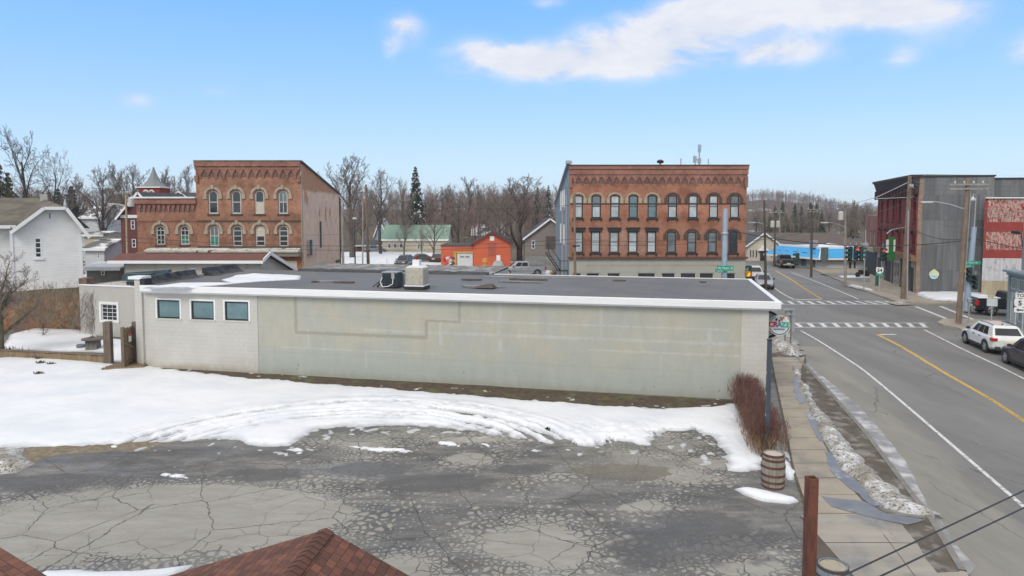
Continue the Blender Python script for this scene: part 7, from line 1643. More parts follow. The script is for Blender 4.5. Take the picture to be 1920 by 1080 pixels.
# ================================================================ poles, lamps, wires
def pole(name, label, cat, base, top, r0, r1, m, n=10, bend=None):
    o = empty(name, tuple(base), 0, label, cat); d = Vector(top)-Vector(base); mb = MB(); pts = [d*(i/5) for i in range(6)]; mb.tube(pts, [r0+(r1-r0)*i/5 for i in range(6)], n); mb.build('pole', m, o, smooth=False); return o, d
def crossarm(o, z, L, ang, m=None, ins=4, w=.12, base=None):
    c = Vector((cos(ang),sin(ang),0)); mb = MB(); p = (base or Vector((0,0,0)))+Vector((0,0,z)); off = Vector((-c.y,c.x,0))*-.16; mb.bar(p-c*L/2+off, p+c*L/2+off, w, w); a = mb.build('crossarm', m or M['pole_grey'], o)
    for i in range(ins):
        q = p+off+c*L*((i+.5)/ins-.5)*.95; mb = MB(); mb.lathe([(.03,.06),(.07,.1),(.05,.16),(.07,.2),(.03,.25)],8,Matrix.Translation(q)); mb.build('insulator', M['winwhite'], a)
def street_lamp(o, z, vec, L, base=Vector((0,0,0)), m=None):
    v = Vector(vec).normalized(); a = base+Vector((0,0,z)); mb = MB(); mb.tube([a, a+v*L*.45+Vector((0,0,.42*L/2.5)), a+v*L*.85+Vector((0,0,.62*L/2.5)), a+v*L+Vector((0,0,.64*L/2.5))],[.05,.045,.04,.035],6); b = mb.build('lamp_arm', m or M['galv'], o)
    e = a+v*L+Vector((0,0,.60*L/2.5)); mb = MB(); mb.bar(e-v*.1, e+v*.65, .26, .13); mb.build('lamp_head', M['winwhite'], b, bevel=.03)
def transformer(o, z, off, base=Vector((0,0,0)), h=.9, r=.28):
    mb = MB(); mb.lathe([(r*.9,0),(r,.05),(r,h*.92),(r*.8,h),(r*.3,h+.06)],14,Matrix.Translation(base+Vector((off[0],off[1],z)))); mb.build('transformer', M['winwhite'], o)
# big pole on the near right corner
b1 = G(1797,606,.13); t1 = P(1815,334,b1.y); o, d1 = pole('utility_pole','brown wooden pole with crossarm and lamp on the near right corner','utility pole',b1,t1,.19,.14,M['pole'])
top1 = d1; crossarm(o, d1.z-.45, 2.5, -.15, ins=4, base=Vector((d1.x,0,0))); crossarm(o, d1.z-.75, 2.5, -.15, ins=0, base=Vector((d1.x,0,0)))
street_lamp(o, P(1801,393,b1.y).z-.13, (-1,.25,.0), 2.2, base=Vector((d1.x*.75,0,0)))
mb = MB(); mb.tube([Vector((.16,-.16,0))+d1*(k/5)*.9 for k in range(6)],.03,5); mb.build('conduit', M['galv'], o)
# steel signal mast beside it
b2_ = G(1812,583,.13); z2t = P(1824,425,b2_.y).z; o, d2 = pole('signal_mast','light blue-grey steel mast with signals and green street signs on the right corner','signal mast',b2_,(b2_.x+.35,b2_.y,z2t),.23,.17,M['bluesteel'],14)
mb = MB(); mb.lathe([(.3,0),(.3,.12),(.24,.16)],14); mb.build('base_plate', M['galv'], o)
mb = MB(); zt_l = P(1826,368,b2_.y).z; mb.tube([(.35,0,z2t-.5),(.38,0,zt_l-.3),(.30,-.05,zt_l),(.12,-.1,zt_l+.05),(.08,-.1,zt_l-.2)],.045,6); ar_ = mb.build('lamp_riser', M['galv'], o); mb = MB(); mb.lathe([(.05,zt_l-.15),(.2,zt_l-.4),(.16,zt_l-.5)],10,Matrix.Translation((.08,-.1,0))); mb.build('lamp_shade', M['winwhite'], ar_)
grn = mat('green_sign_face',(.01,.30,.20),.5,.08); sgw = mat('sign_white',(.70,.71,.70),.5,.05)
def street_sign(name, label, loc, rz, w, h, txt, ts):
    o = empty(name, tuple(loc), rz, label, 'street sign'); mb = MB(); mb.box(-w/2,w/2,-.02,.02,-h/2,h/2); mb.build('plate', grn, o); text_mesh('lettering', txt, ts, sgw, o, wallM(0,-.026,0)); 
    mb = MB(); mb.box(-w*.2,-w*.2+.06,.02,.3,-.05,.05); mb.build('bracket', M['galv'], o); return o
p = P(1822,492.5,b2_.y-.35); street_sign('street_sign','upper green street name sign on the right steel mast',p,-.25,1.25,.28,'E Main St',.22)
p = P(1813,499,b2_.y-.45); street_sign('street_sign','lower green street name sign on the right steel mast',p,.15,.95,.26,'Canal St',.2)
# traffic signals
hous = mat('dark_green_signal_housing',(.02,.045,.035),.5,.15); yel = mat('yellow_signal_housing',(.35,.22,.03),.6,.1)
def emis(name, col, st):
    t = NT(name); t.base((.02,.02,.02)); t.b.inputs['Emission Color'].default_value = (*col,1); t.b.inputs['Emission Strength'].default_value = st; return t.m
redE = emis('lit_red_lens',(1,.05,.02),1.6); ambE = emis('lit_amber_lens',(1,.30,.03),1.8); lensoff = mat('unlit_lens',(.015,.02,.02),.3,.1)
def signal(name, label, loc, rz, lit=None, n=3, s=1.0, m=None, cat='traffic light'):
    o = empty(name, tuple(loc), rz, label, cat); m = m or hous
    mb = MB(); mb.box(-.17*s,.17*s,-.10*s,.12*s,-.19*n*s,.19*n*s); mb.build('housing', m, o, bevel=.02); 
    for i in range(n):
        z = (n/2-.5-i)*.37*s; mb = MB(); mb.lathe([(.001,-.01),(.13*s,-.01),(.13*s,.02),(.001,.035)],14,Matrix.Translation((0,-.105*s,z)) @ Matrix.Rotation(pi/2,4,'X'),cap=False); mb.build('lens', (redE if lit == i and n == 3 else ambE if lit == i else lensoff), o)
        mb = MB(); k_=8; vs=[]
        for k in range(k_+1):
            a = -.25+ (pi+.5)*k/k_
            for y in (-.10*s,-.36*s): vs.append((.15*s*cos(a), y, z+.15*s*sin(a)))
        vs2 = [(x*1.08, y, z+(zz-z)*1.08) for x,y,zz in vs]; N_ = len(vs)
        mb.add(vs+vs2, [(k*2,k*2+1,k*2+3,k*2+2) for k in range(k_)]+[(N_+k*2,N_+k*2+1,N_+k*2+3,N_+k*2+2) for k in range(k_)]+[(k*2+1,k*2+3,N_+k*2+3,N_+k*2+1) for k in range(k_)]); mb.build('visor', m, o)
    mb = MB(); mb.bar((0,0,.19*n*s),(0,0,.19*n*s+.35),.05); mb.build('hanger', M['galv'], o); return o
YS = 57.5
signal('traffic_light','left-facing signal head of the pair over the crossing',P(1594,475,YS),-1.35,None)
signal('traffic_light','red-lit signal head of the pair over the crossing',P(1605,474.5,YS-.3),.15,0)
signal('traffic_light','right-facing signal head of the pair over the crossing',P(1615,475,YS),1.45,None)
signal('traffic_light','single red-lit signal in front of the maroon building',P(1655,477,YS+1),.25,0)
signal('traffic_light','signal seen from its side over the left lane, green visors',P(1495,486,YS+6),-1.5,None); 
signal('traffic_light','upper signal on the right steel mast, facing left',(b2_.x-.1,b2_.y-.35,P(0,514,b2_.y).z),-1.2,None)
signal('traffic_light','lower signal on the right steel mast, facing away',(b2_.x+.35,b2_.y-.4,P(0,528,b2_.y).z),-.9,None)
signal('pedestrian_signal','amber-lit pedestrian signal left of the right steel mast',P(1806,505,b2_.y),.1,0,n=1,s=1.2,m=yel,cat='pedestrian signal')
signal('pedestrian_signal','amber-lit pedestrian signal by the white parked crossover',P(1402,514,60),.1,0,n=1,s=1.3,m=yel,cat='pedestrian signal')
signal('traffic_light','dark signal head beside the amber pedestrian signal on the left corner',P(1405,510,60.4),-2.8,None)
# left steel mast
b3 = P(1357,560,57); b3.z = .1; o, d3 = pole('signal_mast','light blue-grey steel mast in front of the right brick block','signal mast',b3,(b3.x,57,P(1357,391,57).z),.25,.20,M['bluesteel'],14)
mb = MB(); mb.lathe([(.26,P(0,440,57).z-.1),(.29,P(0,440,57).z),(.26,P(0,440,57).z+.1)],14); mb.build('collar', M['galv'], o)
p = P(1360,503,56.6); street_sign('street_sign','large green street name sign on the left steel mast',p,.05,1.4,.42,'W Main St',.30); p = P(1349,508,56.4); street_sign('street_sign','small green sign below the large one on the left mast',p,-.9,.8,.26,'Canal St',.18)
mb = MB(); 
# other poles: label, base px/depth, top y, radii
def wpole(px0, px1, ytop, Y, label, r0, r1, m, zb=.05, yb=None):
    b = P(px0, 500, Y); b.z = zb if zb is not None else float(hfun(np.array(b.x),np.array(Y))); t = P(px1, ytop, Y); return pole('utility_pole', label, 'utility pole', b, t, r0, r1, m)
o4, d4 = wpole(1696,1706,330,62.5,'brown wooden pole in front of the tall maroon block',.26,.16,M['pole']); crossarm(o4,d4.z-1.0,2.2,.9,ins=3,base=Vector((d4.x,0,0))); b4 = o4.location.copy()
mb = MB(); mb.bar((d4.x,0,d4.z-.5),(d4.x-2.4,1.5,d4.z-2.0),.06); mb.bar((d4.x-2.2,1.4,d4.z-2.0),(d4.x+.2,-.2,d4.z-1.9),.05); mb.build('brace', M['galv'], o4)
o5, d5 = wpole(1586,1585,378,74,'grey pole with transformer and long lamp arm at the far corner',.15,.11,M['pole_grey']); crossarm(o5,d5.z-.4,2.0,.3,ins=3,base=Vector((d5.x,0,0))); transformer(o5,P(0,412,74).z-.1,(-.42,0),Vector((d5.x,0,0))); street_lamp(o5,P(0,428,74).z,(-1,-.1,0),2.3)
o6, d6 = wpole(1521.5,1522.5,385,84,'dark pole in front of the blue-roofed shop',.15,.11,M['pole_dark']); crossarm(o6,d6.z-.5,2.4,.2,ins=3); crossarm(o6,P(0,398,84).z,2.0,.2,ins=2)
o7, d7 = wpole(1451.5,1454.5,394,100,'pole with white transformers in front of the cream hall',.15,.12,M['pole_dark']); crossarm(o7,P(0,399,100).z,2.4,.1,ins=3); transformer(o7,P(0,423,100).z-.3,(-.38,0)); transformer(o7,P(0,423,100).z-.3,(.38,0))
o8, d8 = wpole(1437,1433,376,70.5,'dark slender pole rising behind the silver sedan',.14,.09,M['pole_dark']); street_lamp(o8,P(0,424,70.5).z,(-1,.1,0),1.3)
o9, d9 = wpole(1079,1077,362,60,'grey-brown pole in front of the left end of the right brick block',.13,.10,M['pole']); crossarm(o9,P(0,462,60).z,.7,.1,ins=0,m=M['black'])
o10, d10 = wpole(239,236,362,70,'pale pole with transformer beside the maroon house',.13,.10,mat('yellowish_pole_wood',(.36,.30,.20),.9,.2)); crossarm(o10,P(0,363,70).z,1.4,.2,ins=2); transformer(o10,P(0,383,70).z-.3,(.6,0)); street_lamp(o10,P(0,388,70).z,(-1,0,0),1.0)
o11, d11 = wpole(643,642,390,66,'greenish-grey pole at the far corner of the flaking wall',.14,.11,M['pole_grey'])
o12, d12 = wpole(691,686,346,82,'tall brown wooden pole standing in the snowy lot',.20,.12,M['pole'])
o13, d13 = wpole(680,680,378,96,'thin pole left of the tall brown pole',.10,.07,M['pole_grey'])
b_ = P(666,500,84); b_.z = 0; o14, d14 = pole('street_lamp','small lamp post with white head in the snowy lot','street lamp',b_,(b_.x,84,P(0,412,84).z),.09,.06,M['pole_dark']); mb = MB(); mb.lathe([(.08,d14.z-.05),(.30,d14.z+.1),(.24,d14.z+.25),(.05,d14.z+.3)],12); mb.build('lamp_head', M['winwhite'], o14)
o15, d15 = wpole(1621,1623,430,70,'thin light pole by the far corner sign',.06,.05,M['galv'])
mb = MB(); mb.prism([(.30*cos(2*pi*k/16),.30*sin(2*pi*k/16)) for k in range(16)],-.05,-.02,'y'); mb.build('round_sign', M['galv'], o15, loc=(0,-.05,P(0,460,70).z))
o16, d16 = wpole(1703,1703,395,61.5,'slim steel conduit post beside the maroon block pole',.06,.05,M['galv'])
for i,(px,yt,Y) in enumerate(((1462,400,125),)):
    wpole(px,px,yt,Y,'short far pole right of the transformer pole',.12,.1,M['pole_grey'])
def wire(label, a, b, sag, r=.012, m=None, n=14, group='overhead wires'):
    a = Vector(a); b = Vector(b); o = empty('overhead_wire', tuple(a), 0, label, 'wire', None); mb = MB(); mb.tube([(b-a)*(i/n)-Vector((0,0,4*sag*(i/n)*(1-i/n))) for i in range(n+1)], r, 4, cap=False); me = mb.build('cable', m or M['wiregrey'], o)
    me.parent = None; me.location = a; me.name = 'overhead_wire'; tag(me, label, 'wire'); bpy.data.objects.remove(o); return me
T1 = b1+d1; T4 = b4+d4; T5 = o5.location+d5; T6 = o6.location+d6; T7 = o7.location+d7; T9 = o9.location+d9; T12 = o12.location+d12; T10 = o10.location+d10; T11 = o11.location+d11; T8 = o8.location+d8
V3 = lambda x,y,z: Vector((x,y,z))
wire('signal span cable from the right steel mast to the left steel mast', b2_+V3(.3,0,P(0,452,b2_.y).z), V3(b3.x,57,P(0,430,57).z), .9, .035, M['wire'])
wire('span cable carrying the left lane signal', V3(b3.x,57,P(0,455,57).z), T5+V3(0,0,-1.9), .5, .02, M['wire'])
for i,(dz,s) in enumerate(((-.4,.25),(-.7,.35),(-2.0,.4),(-2.35,.45),(-3.4,.6))):
    wire(['highest wire','second wire','third wire','fourth wire','lowest wire'][i]+' from the near right pole to the maroon block pole', T1+V3(-.5+.25*i,0,dz), T4+V3(0,0,dz*.8), s, .014)
    wire(['highest wire','second wire','third wire','fourth wire','lowest wire'][i]+' running from the near right pole off the right edge', T1+V3(-.4+.25*i,0,dz), T1+V3(22,-6,dz-1.2*(i > 1)), .5, .014)
for i,dz in enumerate((-.4,-1.1,-2.2)):
    wire(['upper','middle','lower'][i]+' wire from the maroon block pole to the far corner pole', T4+V3(0,0,dz), T5+V3(0,0,dz*.7), .4, .018)
    wire(['upper','middle','lower'][i]+' wire from the far corner pole to the dark shop pole', T5+V3(0,0,dz*.8), T6+V3(0,0,dz*.8), .3, .018)
    wire(['upper','middle','lower'][i]+' wire from the dark shop pole to the transformer pole', T6+V3(0,0,dz*.8), T7+V3(0,0,dz*.6), .5, .02)
Yw = 60.0
for i,yy in enumerate((448.5,456.5)):
    za = P(0,yy,Yw).z; wire(['upper','lower'][i]+' long wire crossing in front of both brick blocks', V3(P(100,0,Yw).x,Yw,P(0,yy-14,Yw).z), V3(T9.x,Yw,za), .9, .016, M['wire']); wire(['upper','lower'][i]+' wire from the grey-brown pole to the left steel mast', V3(T9.x,Yw,za), V3(b3.x,57,P(0,yy-6,57).z), .3, .016, M['wire'])
za = P(0,359,78).z; wire('high thin wire over the snowy lot', V3(P(150,0,72).x,72,P(0,352,72).z), T12+V3(0,0,-.9), .5, .016, M['wire']); wire('thin wire from the tall lot pole past the orange barn to the grey-brown pole', T12+V3(0,0,-1.1), V3(T9.x,60,P(0,384,60).z), .9, .016, M['wire'])
wire('slack wire dropping from the tall lot pole', T12+V3(0,0,-5.2), V3(T11.x+1.5,70,P(0,470,70).z), .7, .02); wire('wire from the flaking wall pole to the tall lot pole', T11+V3(0,0,-1), T12+V3(0,0,-4), .3, .014)
wire('wire across the maroon house to the flaking wall pole', T10+V3(0,0,-2.5), T11+V3(0,0,-2.5), .6, .014)
wire('service wire from the right steel mast to the left pole of the maroon block', b2_+V3(.3,0,P(0,448,b2_.y).z), T4+V3(0,0,-4.5), .6, .025, M['wire'])
wire('heavy wire from the right steel mast off the right edge', b2_+V3(.3,0,P(0,450,b2_.y).z), b2_+V3(18,-8,P(0,450,b2_.y).z-1.8), .8, .03, M['wire'])

# ================================================================ signs
def post_sign(name, label, cat, base, h, rz, draw, r=.035, two=0, m=None):
    o = empty(name, tuple(base), rz, label, cat)
    for x in ((-two/2, two/2) if two else (0,)):
        mb = MB(); mb.box(x-r,x+r,-r,r,0,h); mb.build('post', m or M['galv'], o)
    draw(o); return o
def shield(o, z, w, n):
    mb = MB(); mb.box(-w/2,w/2,-.07,-.055,z-w/2,z+w/2); mb.build('backing', M['black'], o)
    pts = [(-.42,.42),(-.2,.46),(0,.38),(.2,.46),(.42,.42),(.46,.1),(.40,-.25),(0,-.47),(-.40,-.25),(-.46,.1)]
    if n: mb = MB(); mb.prism([(a*w, z+b*w) for a,b in pts],-.078,-.071,'y'); mb.build('shield', sgw, o); text_mesh('number', n, w*.62, M['black'], o, wallM(0,-.082,z), bold=.012)
def plaque(o, z, w, h, txt, ts, face=None, ink=None, name='plaque'):
    mb = MB(); mb.box(-w/2,w/2,-.075,-.06,z-h/2,z+h/2); mb.build(name, face or sgw, o)
    if txt: text_mesh('lettering', txt, ts, ink or M['black'], o, wallM(0,-.08,z), bold=.006)
b_ = G(1908,656,.13); Ys = b_.y; zz = lambda py: P(0,py,Ys).z-.13
def d5_(o):
    plaque(o, zz(554), .46, .30, 'TO', .26); shield(o, zz(568.5), .62, '5'); plaque(o, zz(581), .52, .30, None, .2)
    mb = MB(); z = zz(581); mb.prism([(-.18,z),(-.05,z+.09),(-.05,z+.035),(.18,z+.035),(.18,z-.035),(-.05,z-.035),(-.05,z-.09)],-.082,-.076,'y'); mb.build('arrow', M['black'], o)
post_sign('route_sign','white TO 5 route marker with left arrow on two posts at the right edge','road sign',b_,zz(550)+.1,-.45,d5_,two=.34)
b_ = G(1858,612,.13); Ys = b_.y
def dn(o): plaque(o, zz(567), .62, .52, None, .1, face=mat('whitish_sign_face',(.52,.58,.58)))
post_sign('street_corner_sign','blank pale rectangular sign on a single post in front of the black pickup','road sign',b_,zz(558),-.4,dn)
mb = MB(); mb.box(-.28,.1,-.07,-.06,zz(558)+.0,zz(553)); mb.build('top_plaque', mat('yellowish_plaque',(.45,.42,.28)), [x for x in COL.objects if x.name=='street_corner_sign'][0])
b_ = G(1816,606,.13); o, d_ = pole('meter_post','thin galvanised post with a parking meter head by the wooden pole','parking meter',b_,(b_.x,b_.y,1.5),.045,.04,M['galv'],8); mb = MB(); mb.lathe([(.08,1.42),(.16,1.5),(.16,1.75),(.05,1.85)],10); mb.build('meter_head', M['galv'], o)
b_ = G(1648,548,.13); Ys = b_.y
def d34(o): shield(o, zz(507), .72, '54'); plaque(o, zz(514.5), .62, .22, None, .1, face=grn)
post_sign('route_sign','round-topped black and white route marker with green plate before the maroon block','road sign',b_,zz(502),-.35,d34,r=.04)
mb = MB(); mb.lathe([(.16,.0),(.16,1.6),(.1,1.7)],10); mb.build('green_box', mat('dark_green_box',(.02,.12,.08)), None); COL.objects[-1].location = (G(1644,536,.13).x, G(1644,536,.13).y, .13); tag(COL.objects[-1], 'slim dark green cylinder beside the route marker on the far pavement', 'bin'); COL.objects[-1].name = 'litter_bin'
# post with blank sign in the lot
b_ = P(725.5,500,100); b_.z = 0; Ys = 100
post_sign('lot_sign','small sign on a thin post in the snow left of the dark grey car','road sign',b_,P(0,478,100).z,0,lambda o: plaque(o, P(0,480,100).z-.15, .7, .5, None, .1))
b_ = P(934.5,500,97); b_.z = 0
post_sign('lot_sign','small white sign on a post in front of the orange barn','road sign',b_,P(0,480,97).z,0,lambda o: plaque(o, P(0,481.5,97).z-.15, .55, .75, None, .1))
# green-white projecting sign on the maroon block
o = empty('projecting_sign', tuple(P(1671,466,70)), .2, 'green and white projecting sign with a clock-like bracket on the maroon block', 'sign'); mb = MB(); mb.box(-.35,.45,-.06,.06,-1.2,1.2); mb.build('panel', mat('sign_green',(.03,.16,.04)), o)
mb = MB(); mb.box(-.55,-.36,-.08,.08,-.4,.9); mb.box(.20,.40,-.08,-.062,-.3,.9); mb.build('white_strip', M['white'], o); mb = MB(); mb.tube([(-.6,0,1.5),(0,0,1.9),(1.6,.2,2.1),(3,.5,1.9)],.07,6); mb.build('bracket', M['galv'], o)
# white bollard posts along maroon shopfront: tall banner stand
# double-post road sign seen from behind, in the snow pile
b_ = G(1477,654,.12); Ys = b_.y
def dbk(o):
    mb = MB(); z0,z1 = P(0,622,Ys).z-.12, P(0,582,Ys).z-.12; mb.box(-.14,.40,.05,.07,z0,z1); mb.build('panel_back', M['galv'], o); mb = MB(); mb.box(-.36,.34,-.06,.05,z1+.0,z1+.10); mb.box(-.25,.30,-.05,.04,z1-.28,z1-.22); mb.build('crossbar', M['galv'], o)
post_sign('road_sign_back','grey double-post road sign seen from behind at the street corner','road sign',b_,P(0,580,Ys).z-.12,.1,dbk,two=.34,r=.035,m=mat('brown_grey_steel',(.20,.18,.165),.6,.1))
# projecting round shop sign at the building corner
sg = Mi @ Vector((mW+.02, .95, 0)); so_ = empty('shop_sign', tuple(P(1437,608,sg.y)), mA-.02, 'round projecting sign reading CRAZE with black rim on the corner of the long building', 'sign')
so_.location.x = P(1437,608,so_.location.y).x
s_px = so_.location.y/F
mb = MB(); Rr = 26.5*s_px; mb.lathe([(Rr-.09,-.10),(Rr,-.10),(Rr,.10),(Rr-.09,.10)],40,Matrix.Rotation(pi/2,4,'X'),cap=False); mb.add(*(lambda n: ([((Rr-.09 if q else Rr)*cos(2*pi*k/n), -.10, (Rr-.09 if q else Rr)*sin(2*pi*k/n)) for k in range(n) for q in (0,1)], [(k*2,k*2+1,((k+1)%n)*2+1,((k+1)%n)*2) for k in range(n)]))(40)); mb.build('rim', M['black'], so_)
mb = MB(); mb.prism([((Rr-.1)*cos(2*pi*k/32),(Rr-.1)*sin(2*pi*k/32)) for k in range(32)],-.03,.03,'y'); mb.build('back_disc', mat('grey_sign_disc',(.34,.37,.37)), so_)
mb = MB(); r3 = 19.5*s_px; cx3 = 22*s_px; mb.prism([(cx3+r3*cos(2*pi*k/36), r3*sin(2*pi*k/36)) for k in range(36)],-.17,-.13,'y'); fc = mb.build('face_disc', mat('pale_grey_white_sign_face',(.60,.65,.67),.5,.05), so_)
mb = MB(); archring(mb, cx3, 0, r3-.035, r3-.035, .035, -.18, -.171, 12, pi*1.08, pi*1.92); archring(mb, cx3, 0, r3-.035, r3-.035, .03, -.18, -.171, 8, pi*.62, pi*.92); mb.build('ring_line', mat('dark_sign_line',(.05,.08,.08)), so_)
mb = MB(); mb.prism([(-.62,-.12),(-.3,-.1),(-.3,.14),(-.62,.12)],-.12,-.10,'y'); mb.prism([(-.45,-.42),(-.05,-.30),(-.05,-.14),(-.45,-.18)],-.12,-.10,'y'); mb.build('back_plate', sgw, so_)
lw = 38*s_px/5
cols = [('C',(.52,.02,.05)),('R',(.50,.02,.08)),('A',(.01,.28,.36)),('Z',(.02,.42,.30)),('E',(.02,.38,.16))]
for i,(ch_,c_l) in enumerate(cols): text_mesh('letter', ch_, .30, mat('sign_ink_'+ch_.lower(), c_l, .5, .03), so_, wallM(cx3+(i-1.95)*lw*.98, -.195, .03), depth=.008, bold=.008)
text_mesh('letter', 'N', .30, mat('sign_ink_n',(.45,.03,.05),.5,.03), so_, wallM(cx3-2.95*lw, -.195, .03), depth=.008, bold=.008)
text_mesh('lettering', 'NUTRITION', .085, M['dark'], so_, wallM(cx3, -.19, -.17), depth=.003, bold=.002)
for i,(x,z,c_l) in enumerate(((.0,.20,(.5,.08,.05)),(.09,.26,(.45,.05,.1)),(.16,.34,(.5,.15,.05)),(.06,.33,(.10,.35,.12)),(-.12,.25,(.04,.05,.05)))):
    mb = MB(); mb.prism([(cx3+x+.05*cos(2*pi*k/8), z+.06*sin(2*pi*k/8)) for k in range(8)],-.185-.002*i,-.171,'y'); mb.build('fruit_mark', mat('fruit_mark_%s'%'abcde'[i], c_l, .5, .05), so_)
mb = MB(); mb.prism([(cx3+.0,.16),(cx3+.30,.42),(cx3+.36,.34),(cx3+.12,.14)],-.168,-.150,'y'); mb.build('fruit_strip', mat('pinkish_strip',(.62,.45,.42)), so_)
mb = MB(); mb.bar((-Rr-.3,0,.35),(-Rr+.05,0,.35),.06); mb.bar((-Rr-.3,0,-.35),(-Rr+.05,0,-.35),.06); mb.build('bracket', M['black'], so_)
# ================================================================ foreground and yard objects
# tall blue-grey post by the hedge
b_ = G(1437,853,.1); o = empty('sign_post', (b_.x,b_.y,.1), .1, 'dark blue-grey square steel post rising from the end of the hedge', 'post')
tp = P(1443,638,b_.y); mb = MB(); dx = (tp.x-b_.x); 
mb.add([(-.06,-.06,0),(.06,-.06,0),(.06,.06,0),(-.06,.06,0),(dx-.055,-.055,tp.z-.1),(dx+.055,-.055,tp.z-.1),(dx+.055,.055,tp.z-.1),(dx-.055,.055,tp.z-.1)],[(0,1,2,3),(4,5,6,7),(0,1,5,4),(1,2,6,5),(2,3,7,6),(3,0,4,7)])
mb.build('shaft', mat('dark_blue_grey_paint',(.055,.075,.095),.45,.2,3), o); mb = MB(); mb.box(dx-.065,dx+.065,-.065,.065,tp.z-.1,tp.z-.06); mb.build('cap', M['black'], o)
for i in range(4): mb = MB(); mb.box(-.066,-.056,-.03,.03,.6+i*.7,.68+i*.7); mb.build('bolt_plate', M['galv'], o)
# barrel
def barrel(name, label, loc, H_, R_, stave, hoop, top, snow=False, nh=5):
    o = empty(name, tuple(loc), .3, label, 'barrel'); ns = 22
    def rad(f): return R_*(.86+.14*sin(pi*f))
    mb = MB()
    for k in range(ns):
        a0 = 2*pi*k/ns+.012; a1 = 2*pi*(k+1)/ns-.012; vs=[]; nz=9
        for i in range(nz):
            f = i/(nz-1); r = rad(f); 
            for a in (a0,a1): vs.append((r*cos(a),r*sin(a),H_*f))
            for a in (a1,a0): vs.append(((r-.025)*cos(a),(r-.025)*sin(a),H_*f))
        fs = [(i*4+j,i*4+(j+1)%4,(i+1)*4+(j+1)%4,(i+1)*4+j) for i in range(nz-1) for j in range(4)]+[(0,1,2,3),(nz*4-4,nz*4-3,nz*4-2,nz*4-1)]
        mb.add(vs, fs)
    mb.build('staves', stave, o)
    mb = MB(); mb.lathe([(rad(.5)-.04,.02),(rad(.5)-.045,H_*.5),(rad(.97)-.028,H_-.05)],24,cap=False); mb.build('inner_wall', M['dark'], o)
    hs = (.03,.20,.40,.64,.84,.97) if nh == 6 else (.03,.22,.45,.70,.95)
    for f in hs:
        w = .035; mb = MB(); mb.lathe([(rad(f)+.002,H_*f-w),(rad(f)+.010,H_*f-w),(rad(f)+.010,H_*f+w*.9),(rad(f)+.002,H_*f+w*.9)],28,cap=False); mb.build('hoop', hoop, o)
    mb = MB(); mb.lathe([(.001,H_-.055),(rad(.97)-.03,H_-.055),(rad(.97)-.03,H_-.03),(.001,H_-.02)],24,cap=False); mb.build('head', top, o)
    return o
st = wood('weathered_stave_oak',(.27,.245,.21)); hp = mat('rusty_brown_hoop',(.10,.045,.03),.8,.3,6)
b_ = G(1449,912,LOTZ); barrel('wooden_barrel','weathered oak barrel with rusty hoops standing at the foot of the steel post',b_,1.0,.335,st,hp,mat('pale_barrel_head',(.46,.42,.36),.9,.15,4),nh=6)
b_ = G(1562,1150,.1); b2c = P(1562,1063,13.9); barrel('half_barrel','blue-grey barrel with a sandy top behind the rusty steel post',(b2c.x,13.9,.12),P(0,1058,13.9).z-.12,.335,mat('blue_grey_staves',(.19,.24,.28),.6,.25,4,stretch=(3,3,.3)),mat('dark_brown_rim',(.09,.06,.045)),mat('sandy_top',(.36,.31,.24),.95,.2,5,bump=.5))
# rusty post
Yr = 9.75; a = P(1511,895,Yr); b = P(1533,895,Yr); t = NT('rusted_steel'); n = t.noise(5,7,.7,stretch=(2,2,.4)); c = t.mix(t.ss(n,.4,.62),(.165,.058,.033,1),(.10,.04,.027,1)); c = t.mix(t.ss(t.noise(12,5,.7),.6,.68), c, (.05,.03,.025,1)); t.base(c); t.rough(.75); t.bump(n,.3,.01); rust = t.m
w = (b.x-a.x)*.84; o = empty('rusty_post', ((a.x+b.x)/2,Yr,.12), .05, 'square rust-red hollow steel post standing alone at the bottom right', 'post'); h_ = a.z-.12
mb = MB(); tk = .014
for (x0,x1,y0,y1) in ((-w/2,w/2,-w/2,-w/2+tk),(-w/2,w/2,w/2-tk,w/2),(-w/2,-w/2+tk,-w/2+tk,w/2-tk),(w/2-tk,w/2,-w/2+tk,w/2-tk)): mb.box(x0,x1,y0,y1,0,h_)
mb.build('tube', rust, o); mb = MB(); mb.box(-w/2+tk,w/2-tk,-w/2+tk,w/2-tk,0,h_-.12); mb.build('core', M['dark'], o)
mb = MB(); mb.lathe([(.012,-.003),(.012,.003)],10,Matrix.Translation((0,-w/2-.002,h_-.12)) @ Matrix.Rotation(pi/2,4,'X')); mb.build('bolt', M['dark'], o)
# two thick service cables
A = P(1580,1080,8.6); B = P(1920,920,10.4); d = B-A; wire('upper of the two thick black cables crossing the bottom right corner', A-d*.6, B+d*.7, .0, .016, M['wire'], n=8)
A = P(1652,1080,8.3); B = P(1920,952,9.9); d = B-A; wire('lower of the two thick black cables crossing the bottom right corner', A-d*.6, B+d*.7, .0, .016, M['wire'], n=8)
